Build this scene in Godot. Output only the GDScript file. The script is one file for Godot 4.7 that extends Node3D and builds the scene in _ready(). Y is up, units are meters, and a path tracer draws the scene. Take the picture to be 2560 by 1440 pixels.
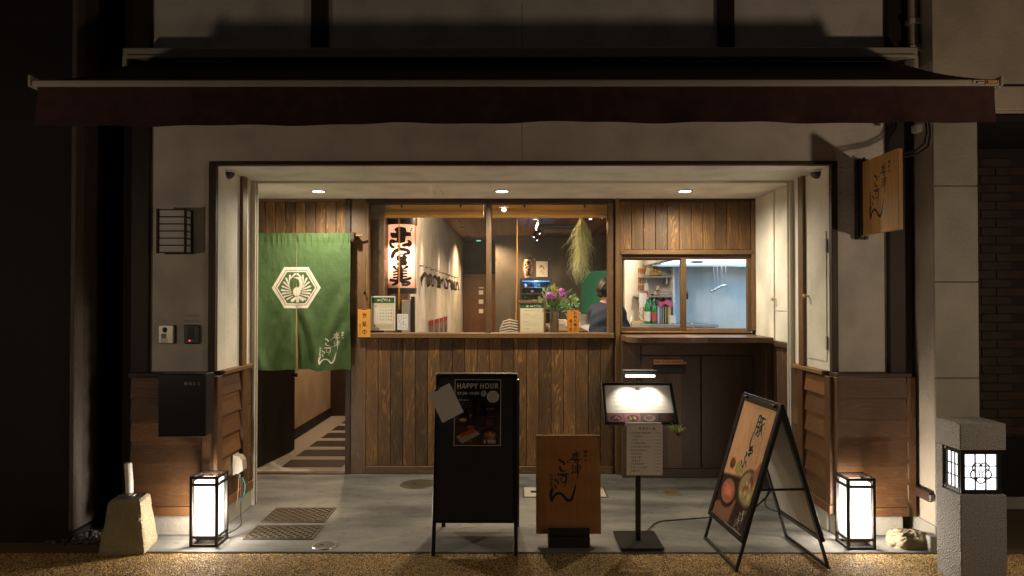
extends Node3D

# ---------------------------------------------------------------- mesh builder
class MB:
	var v := PackedVector3Array()
	var n := PackedVector3Array()
	var t := PackedVector2Array()
	var c := PackedColorArray()
	var ix := PackedInt32Array()
	var tint := Color(1, 1, 1)
	var grain := 1        # axis along which the wood grain runs
	var col := 0.0        # column of the wood picture
	var off := 0.0        # start along the wood picture

	func vert(p: Vector3, nn: Vector3, uv := Vector2.ZERO) -> int:
		v.append(p); n.append(nn); t.append(uv); c.append(tint)
		return v.size() - 1

	# corners run counter-clockwise seen from outside
	func quad(a: Vector3, b: Vector3, cc: Vector3, d: Vector3, uvs = null) -> void:
		var nn := (b - a).cross(cc - a)
		if nn.length() < 1e-12:
			nn = (cc - a).cross(d - a)
		nn = nn.normalized()
		var u = uvs if uvs != null else [Vector2(0, 1), Vector2(1, 1), Vector2(1, 0), Vector2(0, 0)]
		var i := vert(a, nn, u[0])
		vert(b, nn, u[1]); vert(cc, nn, u[2]); vert(d, nn, u[3])
		ix.append_array(PackedInt32Array([i, i + 2, i + 1, i, i + 3, i + 2]))

	func tri(a: Vector3, b: Vector3, cc: Vector3) -> void:
		var nn := (b - a).cross(cc - a).normalized()
		var i := vert(a, nn, Vector2(a.x, a.y))
		vert(b, nn, Vector2(b.x, b.y)); vert(cc, nn, Vector2(cc.x, cc.y))
		ix.append_array(PackedInt32Array([i, i + 2, i + 1]))

	func wood_uv(p: Vector3, lo: Vector3, nn: Vector3) -> Vector2:
		var q := p - lo
		var ax := 0
		if absf(nn.y) > absf(nn.x): ax = 1
		if absf(nn.z) > absf(nn[ax]): ax = 2
		var g := grain
		if g == ax: g = (ax + 1) % 3
		var o := 3 - g - ax
		return Vector2(col / 8.0 + q[o] / 0.88, off + q[g] / 1.6)

	func wquad(a: Vector3, b: Vector3, cc: Vector3, d: Vector3, lo: Vector3) -> void:
		var nn := (b - a).cross(cc - a).normalized()
		quad(a, b, cc, d, [wood_uv(a, lo, nn), wood_uv(b, lo, nn), wood_uv(cc, lo, nn), wood_uv(d, lo, nn)])

	# a box between two corners with chamfered edges
	func box(lo: Vector3, hi: Vector3, ch := 0.0) -> MB:
		var a := Vector3(minf(lo.x, hi.x), minf(lo.y, hi.y), minf(lo.z, hi.z))
		var b := Vector3(maxf(lo.x, hi.x), maxf(lo.y, hi.y), maxf(lo.z, hi.z))
		var k := minf(ch, 0.45 * minf(b.x - a.x, minf(b.y - a.y, b.z - a.z)))
		for ax in 3:
			var u := (ax + 1) % 3
			var w := (ax + 2) % 3
			for s in 2:
				var p := []
				for q in [[0, 0], [1, 0], [1, 1], [0, 1]]:
					var e := Vector3.ZERO
					e[ax] = b[ax] if s else a[ax]
					e[u] = (b[u] - k) if q[0] else (a[u] + k)
					e[w] = (b[w] - k) if q[1] else (a[w] + k)
					p.append(e)
				if s: wquad(p[0], p[1], p[2], p[3], a)
				else: wquad(p[3], p[2], p[1], p[0], a)
		if k > 0.0:
			for ax in 3:
				var u := (ax + 1) % 3
				var w := (ax + 2) % 3
				for su in 2:
					for sw in 2:
						var p := []
						for q in [[0, 0], [1, 0], [1, 1], [0, 1]]:
							var e := Vector3.ZERO
							e[ax] = (b[ax] - k) if q[0] else (a[ax] + k)
							var first: bool = q[1] == 0
							e[u] = (b[u] if first else b[u] - k) if su else (a[u] if first else a[u] + k)
							e[w] = (b[w] - k if first else b[w]) if sw else (a[w] + k if first else a[w])
							p.append(e)
						var want := Vector3.ZERO
						want[u] = 1.0 if su else -1.0
						want[w] = 1.0 if sw else -1.0
						if (p[1] - p[0]).cross(p[2] - p[0]).dot(want) > 0: wquad(p[0], p[1], p[2], p[3], a)
						else: wquad(p[3], p[2], p[1], p[0], a)
			for s in 8:
				var sg := Vector3(1 if s & 1 else -1, 1 if s & 2 else -1, 1 if s & 4 else -1)
				var base := Vector3(b.x if s & 1 else a.x, b.y if s & 2 else a.y, b.z if s & 4 else a.z)
				var p := []
				for ax in 3:
					var e := base
					for o in 3:
						if o != ax: e[o] -= sg[o] * k
					p.append(e)
				if (p[1] - p[0]).cross(p[2] - p[0]).dot(sg) > 0: tri(p[0], p[1], p[2])
				else: tri(p[0], p[2], p[1])
		return self

	func bar(a: Vector3, b: Vector3, w: float, h: float, up := Vector3.UP) -> MB:
		# a straight bar of rectangular section from a to b
		var d := (b - a).normalized()
		var s := d.cross(up).normalized()
		var u := s.cross(d).normalized()
		var k := minf(w, h) * 0.12
		var ring := func(o: Vector3) -> Array:
			var r := []
			for q in [[-1, -1, 0], [1, -1, 0], [1, 1, 0], [-1, 1, 0]]:
				r.append(o + s * q[0] * w / 2 + u * q[1] * h / 2)
			return r
		var r0: Array = ring.call(a)
		var r1: Array = ring.call(b)
		for i in 4:
			var j := (i + 1) % 4
			quad(r0[i], r0[j], r1[j], r1[i])
		quad(r0[3], r0[2], r0[1], r0[0])
		quad(r1[0], r1[1], r1[2], r1[3])
		return self

	func tube(pts: Array, rad, seg := 8, caps := true) -> MB:
		var rings := []
		var prev := Vector3.ZERO
		var side := Vector3.ZERO
		for i in pts.size():
			var d: Vector3 = (pts[mini(i + 1, pts.size() - 1)] - pts[maxi(i - 1, 0)]).normalized()
			if i == 0:
				side = d.cross(Vector3.UP if absf(d.y) < 0.9 else Vector3.RIGHT).normalized()
			else:
				side = (side - d * side.dot(d)).normalized()
			var up := d.cross(side)
			var r: float = rad[i] if rad is Array else rad
			var start := v.size()
			for k in seg + 1:
				var a := TAU * k / seg
				var o := side * cos(a) + up * sin(a)
				vert(pts[i] + o * r, o, Vector2(float(k) / seg, float(i) / (pts.size() - 1)))
			rings.append(start)
			prev = d
		for i in pts.size() - 1:
			for k in seg:
				var a: int = rings[i] + k
				var b: int = rings[i + 1] + k
				ix.append_array(PackedInt32Array([a, b + 1, a + 1, a, b, b + 1]))
		if caps:
			for e in 2:
				var at := 0 if e == 0 else pts.size() - 1
				var nn: Vector3 = (pts[0] - pts[1]).normalized() if e == 0 else (pts[-1] - pts[-2]).normalized()
				var mid := vert(pts[at], nn)
				var f := v.size()
				for k in seg + 1:
					vert(v[rings[at] + k], nn)
				for k in seg:
					if e == 0: ix.append_array(PackedInt32Array([mid, f + k, f + k + 1]))
					else: ix.append_array(PackedInt32Array([mid, f + k + 1, f + k]))
		return self

	# profile of (radius, height), bottom to top when seen from outside
	func lathe(profile: Array, seg := 20, at := Vector3.ZERO, smooth := true) -> MB:
		var m := profile.size()
		for i in m - 1:
			var p0: Vector2 = profile[i]
			var p1: Vector2 = profile[i + 1]
			if p0.is_equal_approx(p1): continue
			var dn := Vector2(p1.y - p0.y, p0.x - p1.x).normalized()
			var na := dn
			var nb := dn
			if smooth:
				if i > 0:
					var q: Vector2 = profile[i - 1]
					var e := Vector2(p0.y - q.y, q.x - p0.x).normalized()
					if e.dot(dn) > 0.6: na = (dn + e).normalized()
				if i < m - 2:
					var q: Vector2 = profile[i + 2]
					var e := Vector2(q.y - p1.y, p1.x - q.x).normalized()
					if e.dot(dn) > 0.6: nb = (dn + e).normalized()
			var s := v.size()
			for k in seg + 1:
				var a := TAU * k / seg
				var o := Vector3(cos(a), 0, -sin(a))
				vert(at + o * p0.x + Vector3.UP * p0.y, o * na.x + Vector3.UP * na.y, Vector2(float(k) / seg, 1.0 - float(i) / (m - 1)))
				vert(at + o * p1.x + Vector3.UP * p1.y, o * nb.x + Vector3.UP * nb.y, Vector2(float(k) / seg, 1.0 - float(i + 1) / (m - 1)))
			for k in seg:
				var a := s + k * 2
				if p0.x > 1e-6: ix.append_array(PackedInt32Array([a, a + 3, a + 2]))
				if p1.x > 1e-6: ix.append_array(PackedInt32Array([a, a + 1, a + 3]))
		return self

	# polygon in the xy plane, given thickness along z, placed by a transform
	func prism(poly: PackedVector2Array, depth: float, xf := Transform3D()) -> MB:
		var p := poly
		if Geometry2D.is_polygon_clockwise(p): p.reverse()
		var tr := Geometry2D.triangulate_polygon(p)
		var h := depth / 2
		for i in range(0, tr.size(), 3):
			var a := p[tr[i]]
			var b := p[tr[i + 1]]
			var d := p[tr[i + 2]]
			if (b - a).cross(d - a) < 0:
				var e := b
				b = d
				d = e
			tri(xf * Vector3(a.x, a.y, h), xf * Vector3(b.x, b.y, h), xf * Vector3(d.x, d.y, h))
			tri(xf * Vector3(a.x, a.y, -h), xf * Vector3(d.x, d.y, -h), xf * Vector3(b.x, b.y, -h))
		for i in p.size():
			var a := p[i]
			var b := p[(i + 1) % p.size()]
			quad(xf * Vector3(a.x, a.y, -h), xf * Vector3(b.x, b.y, -h), xf * Vector3(b.x, b.y, h), xf * Vector3(a.x, a.y, h))
		return self

	# grid of points f(i, j); smooth
	func grid(nu: int, nv: int, f: Callable, u0 := 0.0, u1 := 1.0, v0 := 0.0, v1 := 1.0) -> MB:
		var s := v.size()
		for j in nv + 1:
			for i in nu + 1:
				var a := lerpf(u0, u1, float(i) / nu)
				var b := lerpf(v0, v1, float(j) / nv)
				var e := 0.002
				var dx: Vector3 = f.call(a + e, b) - f.call(a - e, b)
				var dy: Vector3 = f.call(a, b + e) - f.call(a, b - e)
				vert(f.call(a, b), dy.cross(dx).normalized(), Vector2(a, b))
		for j in nv:
			for i in nu:
				var a := s + j * (nu + 1) + i
				var d := a + nu + 1
				ix.append_array(PackedInt32Array([a, a + 1, d + 1, a, d + 1, d]))
		return self

	func ball(at: Vector3, r: Vector3, seg := 12, rings := 8) -> MB:
		var s := v.size()
		for j in rings + 1:
			var b := PI * j / rings
			for i in seg + 1:
				var a := TAU * i / seg
				var d := Vector3(cos(a) * sin(b), cos(b), -sin(a) * sin(b))
				vert(at + d * r, (d / r).normalized(), Vector2(float(i) / seg, float(j) / rings))
		for j in rings:
			for i in seg:
				var a := s + j * (seg + 1) + i
				var d := a + seg + 1
				ix.append_array(PackedInt32Array([a, a + 1, d + 1, a, d + 1, d]))
		return self

	func mesh() -> ArrayMesh:
		var a := []
		a.resize(Mesh.ARRAY_MAX)
		a[Mesh.ARRAY_VERTEX] = v
		a[Mesh.ARRAY_NORMAL] = n
		a[Mesh.ARRAY_TEX_UV] = t
		a[Mesh.ARRAY_COLOR] = c
		a[Mesh.ARRAY_INDEX] = ix
		var m := ArrayMesh.new()
		m.add_surface_from_arrays(Mesh.PRIMITIVE_TRIANGLES, a)
		return m

# ---------------------------------------------------------------- printed pictures
class Canvas:
	var img: Image
	var w: int
	var h: int
	var glyphs: Dictionary
	func _init(ww: int, hh: int, bg: Color) -> void:
		w = ww; h = hh
		img = Image.create(ww, hh, false, Image.FORMAT_RGB8)
		img.fill(bg)
	func rect(x: float, y: float, ww: float, hh: float, c: Color) -> void:
		img.fill_rect(Rect2i(roundi(x), roundi(y), maxi(1, roundi(ww)), maxi(1, roundi(hh))), c)
	func poly(p: Array, c: Color) -> void:
		var y0 := 1e9
		var y1 := -1e9
		for q in p:
			y0 = minf(y0, q.y); y1 = maxf(y1, q.y)
		for y in range(maxi(0, int(y0)), mini(h - 1, int(y1)) + 1):
			var yy := y + 0.5
			var xs := []
			for i in p.size():
				var a: Vector2 = p[i]
				var b: Vector2 = p[(i + 1) % p.size()]
				if (a.y <= yy) != (b.y <= yy):
					xs.append(a.x + (yy - a.y) / (b.y - a.y) * (b.x - a.x))
			xs.sort()
			for i in range(0, xs.size() - 1, 2):
				var x0 := maxi(0, roundi(xs[i]))
				var x1 := mini(w, roundi(xs[i + 1]))
				if x1 > x0: img.fill_rect(Rect2i(x0, y, x1 - x0, 1), c)
	func disc(x: float, y: float, rx: float, c: Color, ry := -1.0) -> void:
		var p := []
		for k in 20:
			p.append(Vector2(x + cos(TAU * k / 20) * rx, y + sin(TAU * k / 20) * (rx if ry < 0 else ry)))
		poly(p, c)
	func stroke(pts: Array, r: float, c: Color, tip := 0.55) -> void:
		# a brush stroke: full at the start, thinner at the end
		var path := []
		if pts.size() == 2: path = pts
		else:
			for i in pts.size() - 1:
				var p0: Vector2 = pts[maxi(i - 1, 0)]
				var p3: Vector2 = pts[mini(i + 2, pts.size() - 1)]
				for k in 5:
					path.append(pts[i].cubic_interpolate(pts[i + 1], p0, p3, k / 5.0))
			path.append(pts[-1])
		var m := path.size()
		for i in m:
			var f := float(i) / (m - 1)
			var ra := r * lerpf(1.0, tip, f * f)
			disc(path[i].x, path[i].y, ra, c)
			if i < m - 1:
				var g := float(i + 1) / (m - 1)
				var rb := r * lerpf(1.0, tip, g * g)
				var d: Vector2 = (path[i + 1] - path[i]).normalized().orthogonal()
				poly([path[i] + d * ra, path[i + 1] + d * rb, path[i + 1] - d * rb, path[i] - d * ra], c)
	func glyph(ch: String, x: float, y: float, s: float, r: float, c: Color, sx := 1.0) -> void:
		if not glyphs.has(ch): return
		for st in glyphs[ch].split(";"):
			var p := []
			for q in st.split(" "):
				var e = q.split(",")
				p.append(Vector2(x + float(e[0]) * s * sx / 100.0, y + float(e[1]) * s / 100.0))
			stroke(p, r, c)
	func column(text: String, x: float, y: float, s: float, step: float, r: float, c: Color) -> void:
		for i in text.length():
			glyph(text[i], x, y + i * step, s, r, c)
	func row(text: String, x: float, y: float, s: float, step: float, r: float, c: Color) -> void:
		for i in text.length():
			glyph(text[i], x + i * step, y, s, r, c)
	func latin(s: String, x: float, y: float, hh: float, c: Color, bold := true, fit := 0.0) -> void:
		# x, y: left end of the base line; hh: height of capitals
		var tm := TextMesh.new()
		var f := SystemFont.new()
		f.font_names = PackedStringArray(["Droid Sans"])
		f.font_weight = 700 if bold else 400
		tm.font = f
		tm.font_size = 96
		tm.pixel_size = 1.0
		tm.depth = 0.0
		tm.curve_step = 4.0
		tm.text = s
		tm.horizontal_alignment = HORIZONTAL_ALIGNMENT_LEFT
		var arr := tm.get_mesh_arrays()
		if arr.is_empty() or arr[Mesh.ARRAY_VERTEX] == null: return
		var vs: PackedVector3Array = arr[Mesh.ARRAY_VERTEX]
		var iv: PackedInt32Array = arr[Mesh.ARRAY_INDEX]
		var lo := 1e9
		var le := 1e9
		for q in vs:
			lo = minf(lo, q.y)
			le = minf(le, q.x)
		var k := hh / 69.0
		var kx := k
		if fit > 0.0:
			var ri := -1e9
			for q in vs: ri = maxf(ri, q.x)
			kx = fit / (ri - le)
		for i in range(0, iv.size() - 2, 3):
			var p := []
			for j in 3:
				p.append(Vector2(x + (vs[iv[i + j]].x - le) * kx, y - (vs[iv[i + j]].y - lo) * k))
			poly(p, c)
	func scribble(x: float, y: float, ww: float, hh: float, c: Color, rng: RandomNumberGenerator) -> void:
		# a line of print too small to read
		var q := x
		while q < x + ww:
			var e := hh * rng.randf_range(0.35, 0.9)
			rect(q, y + hh * rng.randf_range(0.0, 0.15), e, hh * rng.randf_range(0.2, 0.35), c)
			rect(q + e * 0.3, y, maxf(1, hh * 0.18), hh, c)
			rect(q, y + hh * 0.7, e, maxf(1, hh * 0.2), c)
			q += hh * 1.15
	func soften(x: int, y: int, ww: int, hh: int, k: int) -> void:
		# takes the hard edges off a photographic print
		var part_: Image = img.get_region(Rect2i(x, y, ww, hh))
		part_.resize(ww / k, hh / k, Image.INTERPOLATE_LANCZOS)
		part_.resize(ww, hh, Image.INTERPOLATE_CUBIC)
		img.blit_rect(part_, Rect2i(0, 0, ww, hh), Vector2i(x, y))
	func tex() -> ImageTexture:
		return ImageTexture.create_from_image(img)

# ---------------------------------------------------------------- scene helpers
var M := {}
var used := {}
var rng := RandomNumberGenerator.new()
var G := {}

func lin(r: float, g: float, b: float, a := 1.0) -> Color:
	var k := Color(r, g, b).linear_to_srgb()
	k.a = a
	return k

func mat(called: String, r: float, g: float, b: float, rough := 0.7, metal := 0.0) -> StandardMaterial3D:
	var m := StandardMaterial3D.new()
	m.resource_name = called
	m.albedo_color = lin(r, g, b)
	m.roughness = rough
	m.metallic = metal
	M[called] = m
	return m

func glow(called: String, r: float, g: float, b: float, e: float) -> StandardMaterial3D:
	var m := mat(called, 0.8, 0.8, 0.8, 0.5)
	m.emission_enabled = true
	m.emission = lin(r, g, b)
	m.emission_energy_multiplier = e
	return m

func printed(called: String, c: Canvas, rough := 0.55) -> StandardMaterial3D:
	var m := mat(called, 1, 1, 1, rough)
	m.albedo_texture = c.tex()
	m.texture_repeat = false
	return m

func canvas(w: int, h: int, bg: Color) -> Canvas:
	var c := Canvas.new(w, h, bg)
	c.glyphs = G
	return c

func thing(called: String, label: String, category: String, at := Vector3.ZERO, turn := 0.0, group := "") -> Node3D:
	var o := Node3D.new()
	var k: int = used.get(called, 0)
	used[called] = k + 1
	o.name = called if k == 0 else "%s_%03d" % [called, k]
	add_child(o)
	o.position = at
	o.rotation.y = turn
	o.set_meta("label", label)
	o.set_meta("category", category)
	if group != "": o.set_meta("group", group)
	return o

func part(called: String, mb: MB, m, parent: Node3D, xf := Transform3D()) -> MeshInstance3D:
	var o := MeshInstance3D.new()
	o.name = called
	o.mesh = mb.mesh()
	o.material_override = M[m] if m is String else m
	parent.add_child(o, true)
	o.transform = xf
	return o

func joint(called: String, parent: Node3D, xf := Transform3D()) -> Node3D:
	var o := Node3D.new()
	o.name = called
	parent.add_child(o, true)
	o.transform = xf
	return o

func structure(called: String, mb: MB, m) -> MeshInstance3D:
	var o := part(called, mb, m, self)
	o.set_meta("kind", "structure")
	return o

func B(x0: float, y0: float, z0: float, x1: float, y1: float, z1: float, ch := 0.0, grain := 1, col := -1.0) -> MB:
	var m := MB.new()
	m.grain = grain
	m.col = float(rng.randi() % 8) if col < 0 else col
	m.off = rng.randf()
	return m.box(Vector3(x0, y0, z0), Vector3(x1, y1, z1), ch)

func face(w: float, h: float) -> MB:
	# a flat printed sheet standing on its lower edge's middle, facing +z
	var m := MB.new()
	m.quad(Vector3(-w / 2, 0, 0), Vector3(w / 2, 0, 0), Vector3(w / 2, h, 0), Vector3(-w / 2, h, 0))
	return m

func sheet(w: float, h: float, d := 0.0012) -> MB:
	# paper or card with thickness; the picture fills the front, the rest is its border
	var m := MB.new()
	var e := [Vector2(0.01, 0.01), Vector2(0.02, 0.01), Vector2(0.02, 0.02), Vector2(0.01, 0.02)]
	m.quad(Vector3(-w / 2, 0, 0), Vector3(w / 2, 0, 0), Vector3(w / 2, h, 0), Vector3(-w / 2, h, 0))
	m.quad(Vector3(w / 2, 0, -d), Vector3(-w / 2, 0, -d), Vector3(-w / 2, h, -d), Vector3(w / 2, h, -d), e)
	m.quad(Vector3(-w / 2, 0, -d), Vector3(-w / 2, 0, 0), Vector3(-w / 2, h, 0), Vector3(-w / 2, h, -d), e)
	m.quad(Vector3(w / 2, 0, 0), Vector3(w / 2, 0, -d), Vector3(w / 2, h, -d), Vector3(w / 2, h, 0), e)
	m.quad(Vector3(-w / 2, h, 0), Vector3(w / 2, h, 0), Vector3(w / 2, h, -d), Vector3(-w / 2, h, -d), e)
	m.quad(Vector3(-w / 2, 0, -d), Vector3(w / 2, 0, -d), Vector3(w / 2, 0, 0), Vector3(-w / 2, 0, 0), e)
	return m

func lamp_omni(called: String, at: Vector3, e: float, c: Color, size: float, parent: Node3D) -> OmniLight3D:
	var l := OmniLight3D.new()
	l.name = called
	parent.add_child(l, true)
	l.position = at
	l.light_energy = e
	l.light_color = c
	l.light_size = size
	l.omni_range = 14.0
	l.omni_attenuation = 2.0
	l.shadow_enabled = true
	return l

func lamp_spot(called: String, at: Vector3, to: Vector3, e: float, c: Color, size: float, angle: float, blend: float, parent: Node3D) -> SpotLight3D:
	var l := SpotLight3D.new()
	l.name = called
	parent.add_child(l, true)
	var d := (to - at).normalized()
	l.transform = Transform3D(Basis.looking_at(d, Vector3.UP if absf(d.y) < 0.95 else Vector3.FORWARD), at)
	l.light_energy = e
	l.light_color = c
	l.light_size = size
	l.spot_range = 14.0
	l.spot_attenuation = 2.0
	l.spot_angle = angle
	l.spot_angle_attenuation = blend
	l.shadow_enabled = true
	return l

func noise_tex(sz: int, freq: float, octaves: int, ramp: Array, sd: int, kind := FastNoiseLite.TYPE_SIMPLEX_SMOOTH, normal := 0.0, warp := 0.0) -> NoiseTexture2D:
	var f := FastNoiseLite.new()
	f.seed = sd
	f.noise_type = kind
	f.frequency = freq
	f.fractal_octaves = octaves
	if kind == FastNoiseLite.TYPE_CELLULAR:
		f.fractal_type = FastNoiseLite.FRACTAL_NONE
	if warp > 0:
		f.domain_warp_enabled = true
		f.domain_warp_amplitude = warp
		f.domain_warp_frequency = freq * 0.7
	var t := NoiseTexture2D.new()
	t.width = sz; t.height = sz
	t.seamless = true
	t.noise = f
	if normal > 0:
		t.as_normal_map = true
		t.bump_strength = normal
	elif ramp.size():
		var g := Gradient.new()
		g.offsets = PackedFloat32Array(ramp.map(func(e): return e[0]))
		g.colors = PackedColorArray(ramp.map(func(e): return e[1]))
		t.color_ramp = g
	return t

func tri_tex(m: StandardMaterial3D, t: Texture2D, scale: float) -> void:
	m.albedo_texture = t
	m.uv1_triplanar = true
	m.uv1_world_triplanar = true
	m.uv1_scale = Vector3(scale, scale, scale)

func grey(a: float) -> Color:
	return Color(a, a, a)

func wood_image(sd: int, dark: Color, lite: Color, contrast: float) -> ImageTexture:
	# eight boards side by side, each 0.11 m by 1.6 m, as flat-sawn or straight-grained timber
	var W := 512
	var H := 1024
	var f := FastNoiseLite.new()
	f.seed = sd
	f.frequency = 1.0
	f.fractal_octaves = 3
	var fib := FastNoiseLite.new()
	fib.seed = sd + 5
	fib.frequency = 1.0
	fib.fractal_octaves = 2
	var data := PackedByteArray()
	data.resize(W * H * 3)
	var r := RandomNumberGenerator.new()
	r.seed = sd
	var P := []
	for k in 8:
		var cath := k % 3 != 1
		P.append({"cx": r.randf_range(-0.25, 0.25), "a": r.randf_range(9, 16) if cath else 0.0, "b": r.randf_range(5, 10) * (1 if r.randf() < 0.5 else -1) if cath else 0.6, "c": 0.0 if cath else r.randf_range(6, 11), "tone": r.randf_range(0.78, 1.14), "s": r.randf_range(0, 50), "amt": r.randf_range(0.55, 1.0)})
	for y in H:
		var yy := float(y) / H
		var loop := minf(1.0, minf(yy, 1.0 - yy) * 20.0)
		for x in W:
			var k := x * 8 / W
			var p: Dictionary = P[k]
			var xx: float = float(x % (W / 8)) / (W / 8) - 0.5
			var q: float = xx - p.cx
			var g: float = p.a * q * q + p.b * yy + p.c * xx + 1.7 * f.get_noise_2d(xx * 1.3 + p.s, yy * 3.0 + p.s)
			var ring := g - floorf(g)
			var line := pow(1.0 - absf(ring * 2.0 - 1.0), 2.6)
			var patch: float = clampf(0.55 + 1.1 * f.get_noise_2d(xx * 1.1 + p.s * 2.0, yy * 4.0 + 9.0), 0.0, 1.0)
			var st := fib.get_noise_2d(float(x) * 0.55, yy * 14.0 + p.s)
			var amt: float = clampf(line * patch * p.amt * contrast + st * 0.18 + 0.06, 0.0, 1.0)
			var e := dark.lerp(lite, amt)
			var tone: float = p.tone * (1.0 + 0.16 * fib.get_noise_2d(float(x) * 1.4 + 200.0, yy * 40.0))
			var i := (y * W + x) * 3
			data[i] = int(clampf(e.r * tone, 0, 1) * 255)
			data[i + 1] = int(clampf(e.g * tone, 0, 1) * 255)
			data[i + 2] = int(clampf(e.b * tone, 0, 1) * 255)
	return ImageTexture.create_from_image(Image.create_from_data(W, H, false, Image.FORMAT_RGB8, data))

# smooth bodies: distance fields of tapered limbs, meshed as surface nets
static func limb(p: Vector3, a: Vector3, b: Vector3, ra: float, rb: float) -> float:
	var ab := b - a
	var k := clampf((p - a).dot(ab) / maxf(ab.length_squared(), 1e-9), 0.0, 1.0)
	return p.distance_to(a + ab * k) - lerpf(ra, rb, k)

static func smin(a: float, b: float, k: float) -> float:
	var h := clampf(0.5 + 0.5 * (b - a) / k, 0.0, 1.0)
	return lerpf(b, a, h) - k * h * (1.0 - h)

func field(bones: Array, k: float) -> Callable:
	return func(p: Vector3) -> float:
		var d := 1e3
		for b in bones:
			d = smin(d, limb(p, b[0], b[1], b[2], b[3]), k)
		return d

func nets(mb: MB, f: Callable, lo: Vector3, hi: Vector3, cell: float) -> MB:
	var nx := int((hi.x - lo.x) / cell) + 2
	var ny := int((hi.y - lo.y) / cell) + 2
	var nz := int((hi.z - lo.z) / cell) + 2
	var val := PackedFloat32Array()
	val.resize(nx * ny * nz)
	for k in nz:
		for j in ny:
			for i in nx:
				val[(k * ny + j) * nx + i] = f.call(lo + Vector3(i, j, k) * cell)
	var id := PackedInt32Array()
	id.resize(nx * ny * nz)
	id.fill(-1)
	var corner := [0, 1, nx, nx + 1, nx * ny, nx * ny + 1, nx * ny + nx, nx * ny + nx + 1]
	var e2 := [[0, 1], [2, 3], [4, 5], [6, 7], [0, 2], [1, 3], [4, 6], [5, 7], [0, 4], [1, 5], [2, 6], [3, 7]]
	for k in nz - 1:
		for j in ny - 1:
			for i in nx - 1:
				var o := (k * ny + j) * nx + i
				var mask := 0
				for q in 8:
					if val[o + corner[q]] < 0: mask |= 1 << q
				if mask == 0 or mask == 255: continue
				var s := Vector3.ZERO
				var cnt := 0
				for e in e2:
					var a := val[o + corner[e[0]]]
					var b := val[o + corner[e[1]]]
					if (a < 0) != (b < 0):
						var w := a / (a - b)
						var pa := Vector3(e[0] & 1, (e[0] >> 1) & 1, e[0] >> 2)
						var pb := Vector3(e[1] & 1, (e[1] >> 1) & 1, e[1] >> 2)
						s += pa.lerp(pb, w)
						cnt += 1
				var p := lo + (Vector3(i, j, k) + s / cnt) * cell
				var h := cell * 0.5
				var nn := Vector3(f.call(p + Vector3(h, 0, 0)) - f.call(p - Vector3(h, 0, 0)), f.call(p + Vector3(0, h, 0)) - f.call(p - Vector3(0, h, 0)), f.call(p + Vector3(0, 0, h)) - f.call(p - Vector3(0, 0, h))).normalized()
				id[o] = mb.vert(p, nn)
	var step := [1, nx, nx * ny]
	for k in range(1, nz - 1):
		for j in range(1, ny - 1):
			for i in range(1, nx - 1):
				var o := (k * ny + j) * nx + i
				for ax in 3:
					var a := val[o] < 0
					if a == (val[o + step[ax]] < 0): continue
					var u: int = step[(ax + 1) % 3]
					var w: int = step[(ax + 2) % 3]
					var q := [id[o], id[o - u], id[o - u - w], id[o - w]]
					if q.has(-1): continue
					if a: mb.ix.append_array(PackedInt32Array([q[0], q[2], q[1], q[0], q[3], q[2]]))
					else: mb.ix.append_array(PackedInt32Array([q[0], q[1], q[2], q[0], q[2], q[3]]))
	return mb

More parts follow.
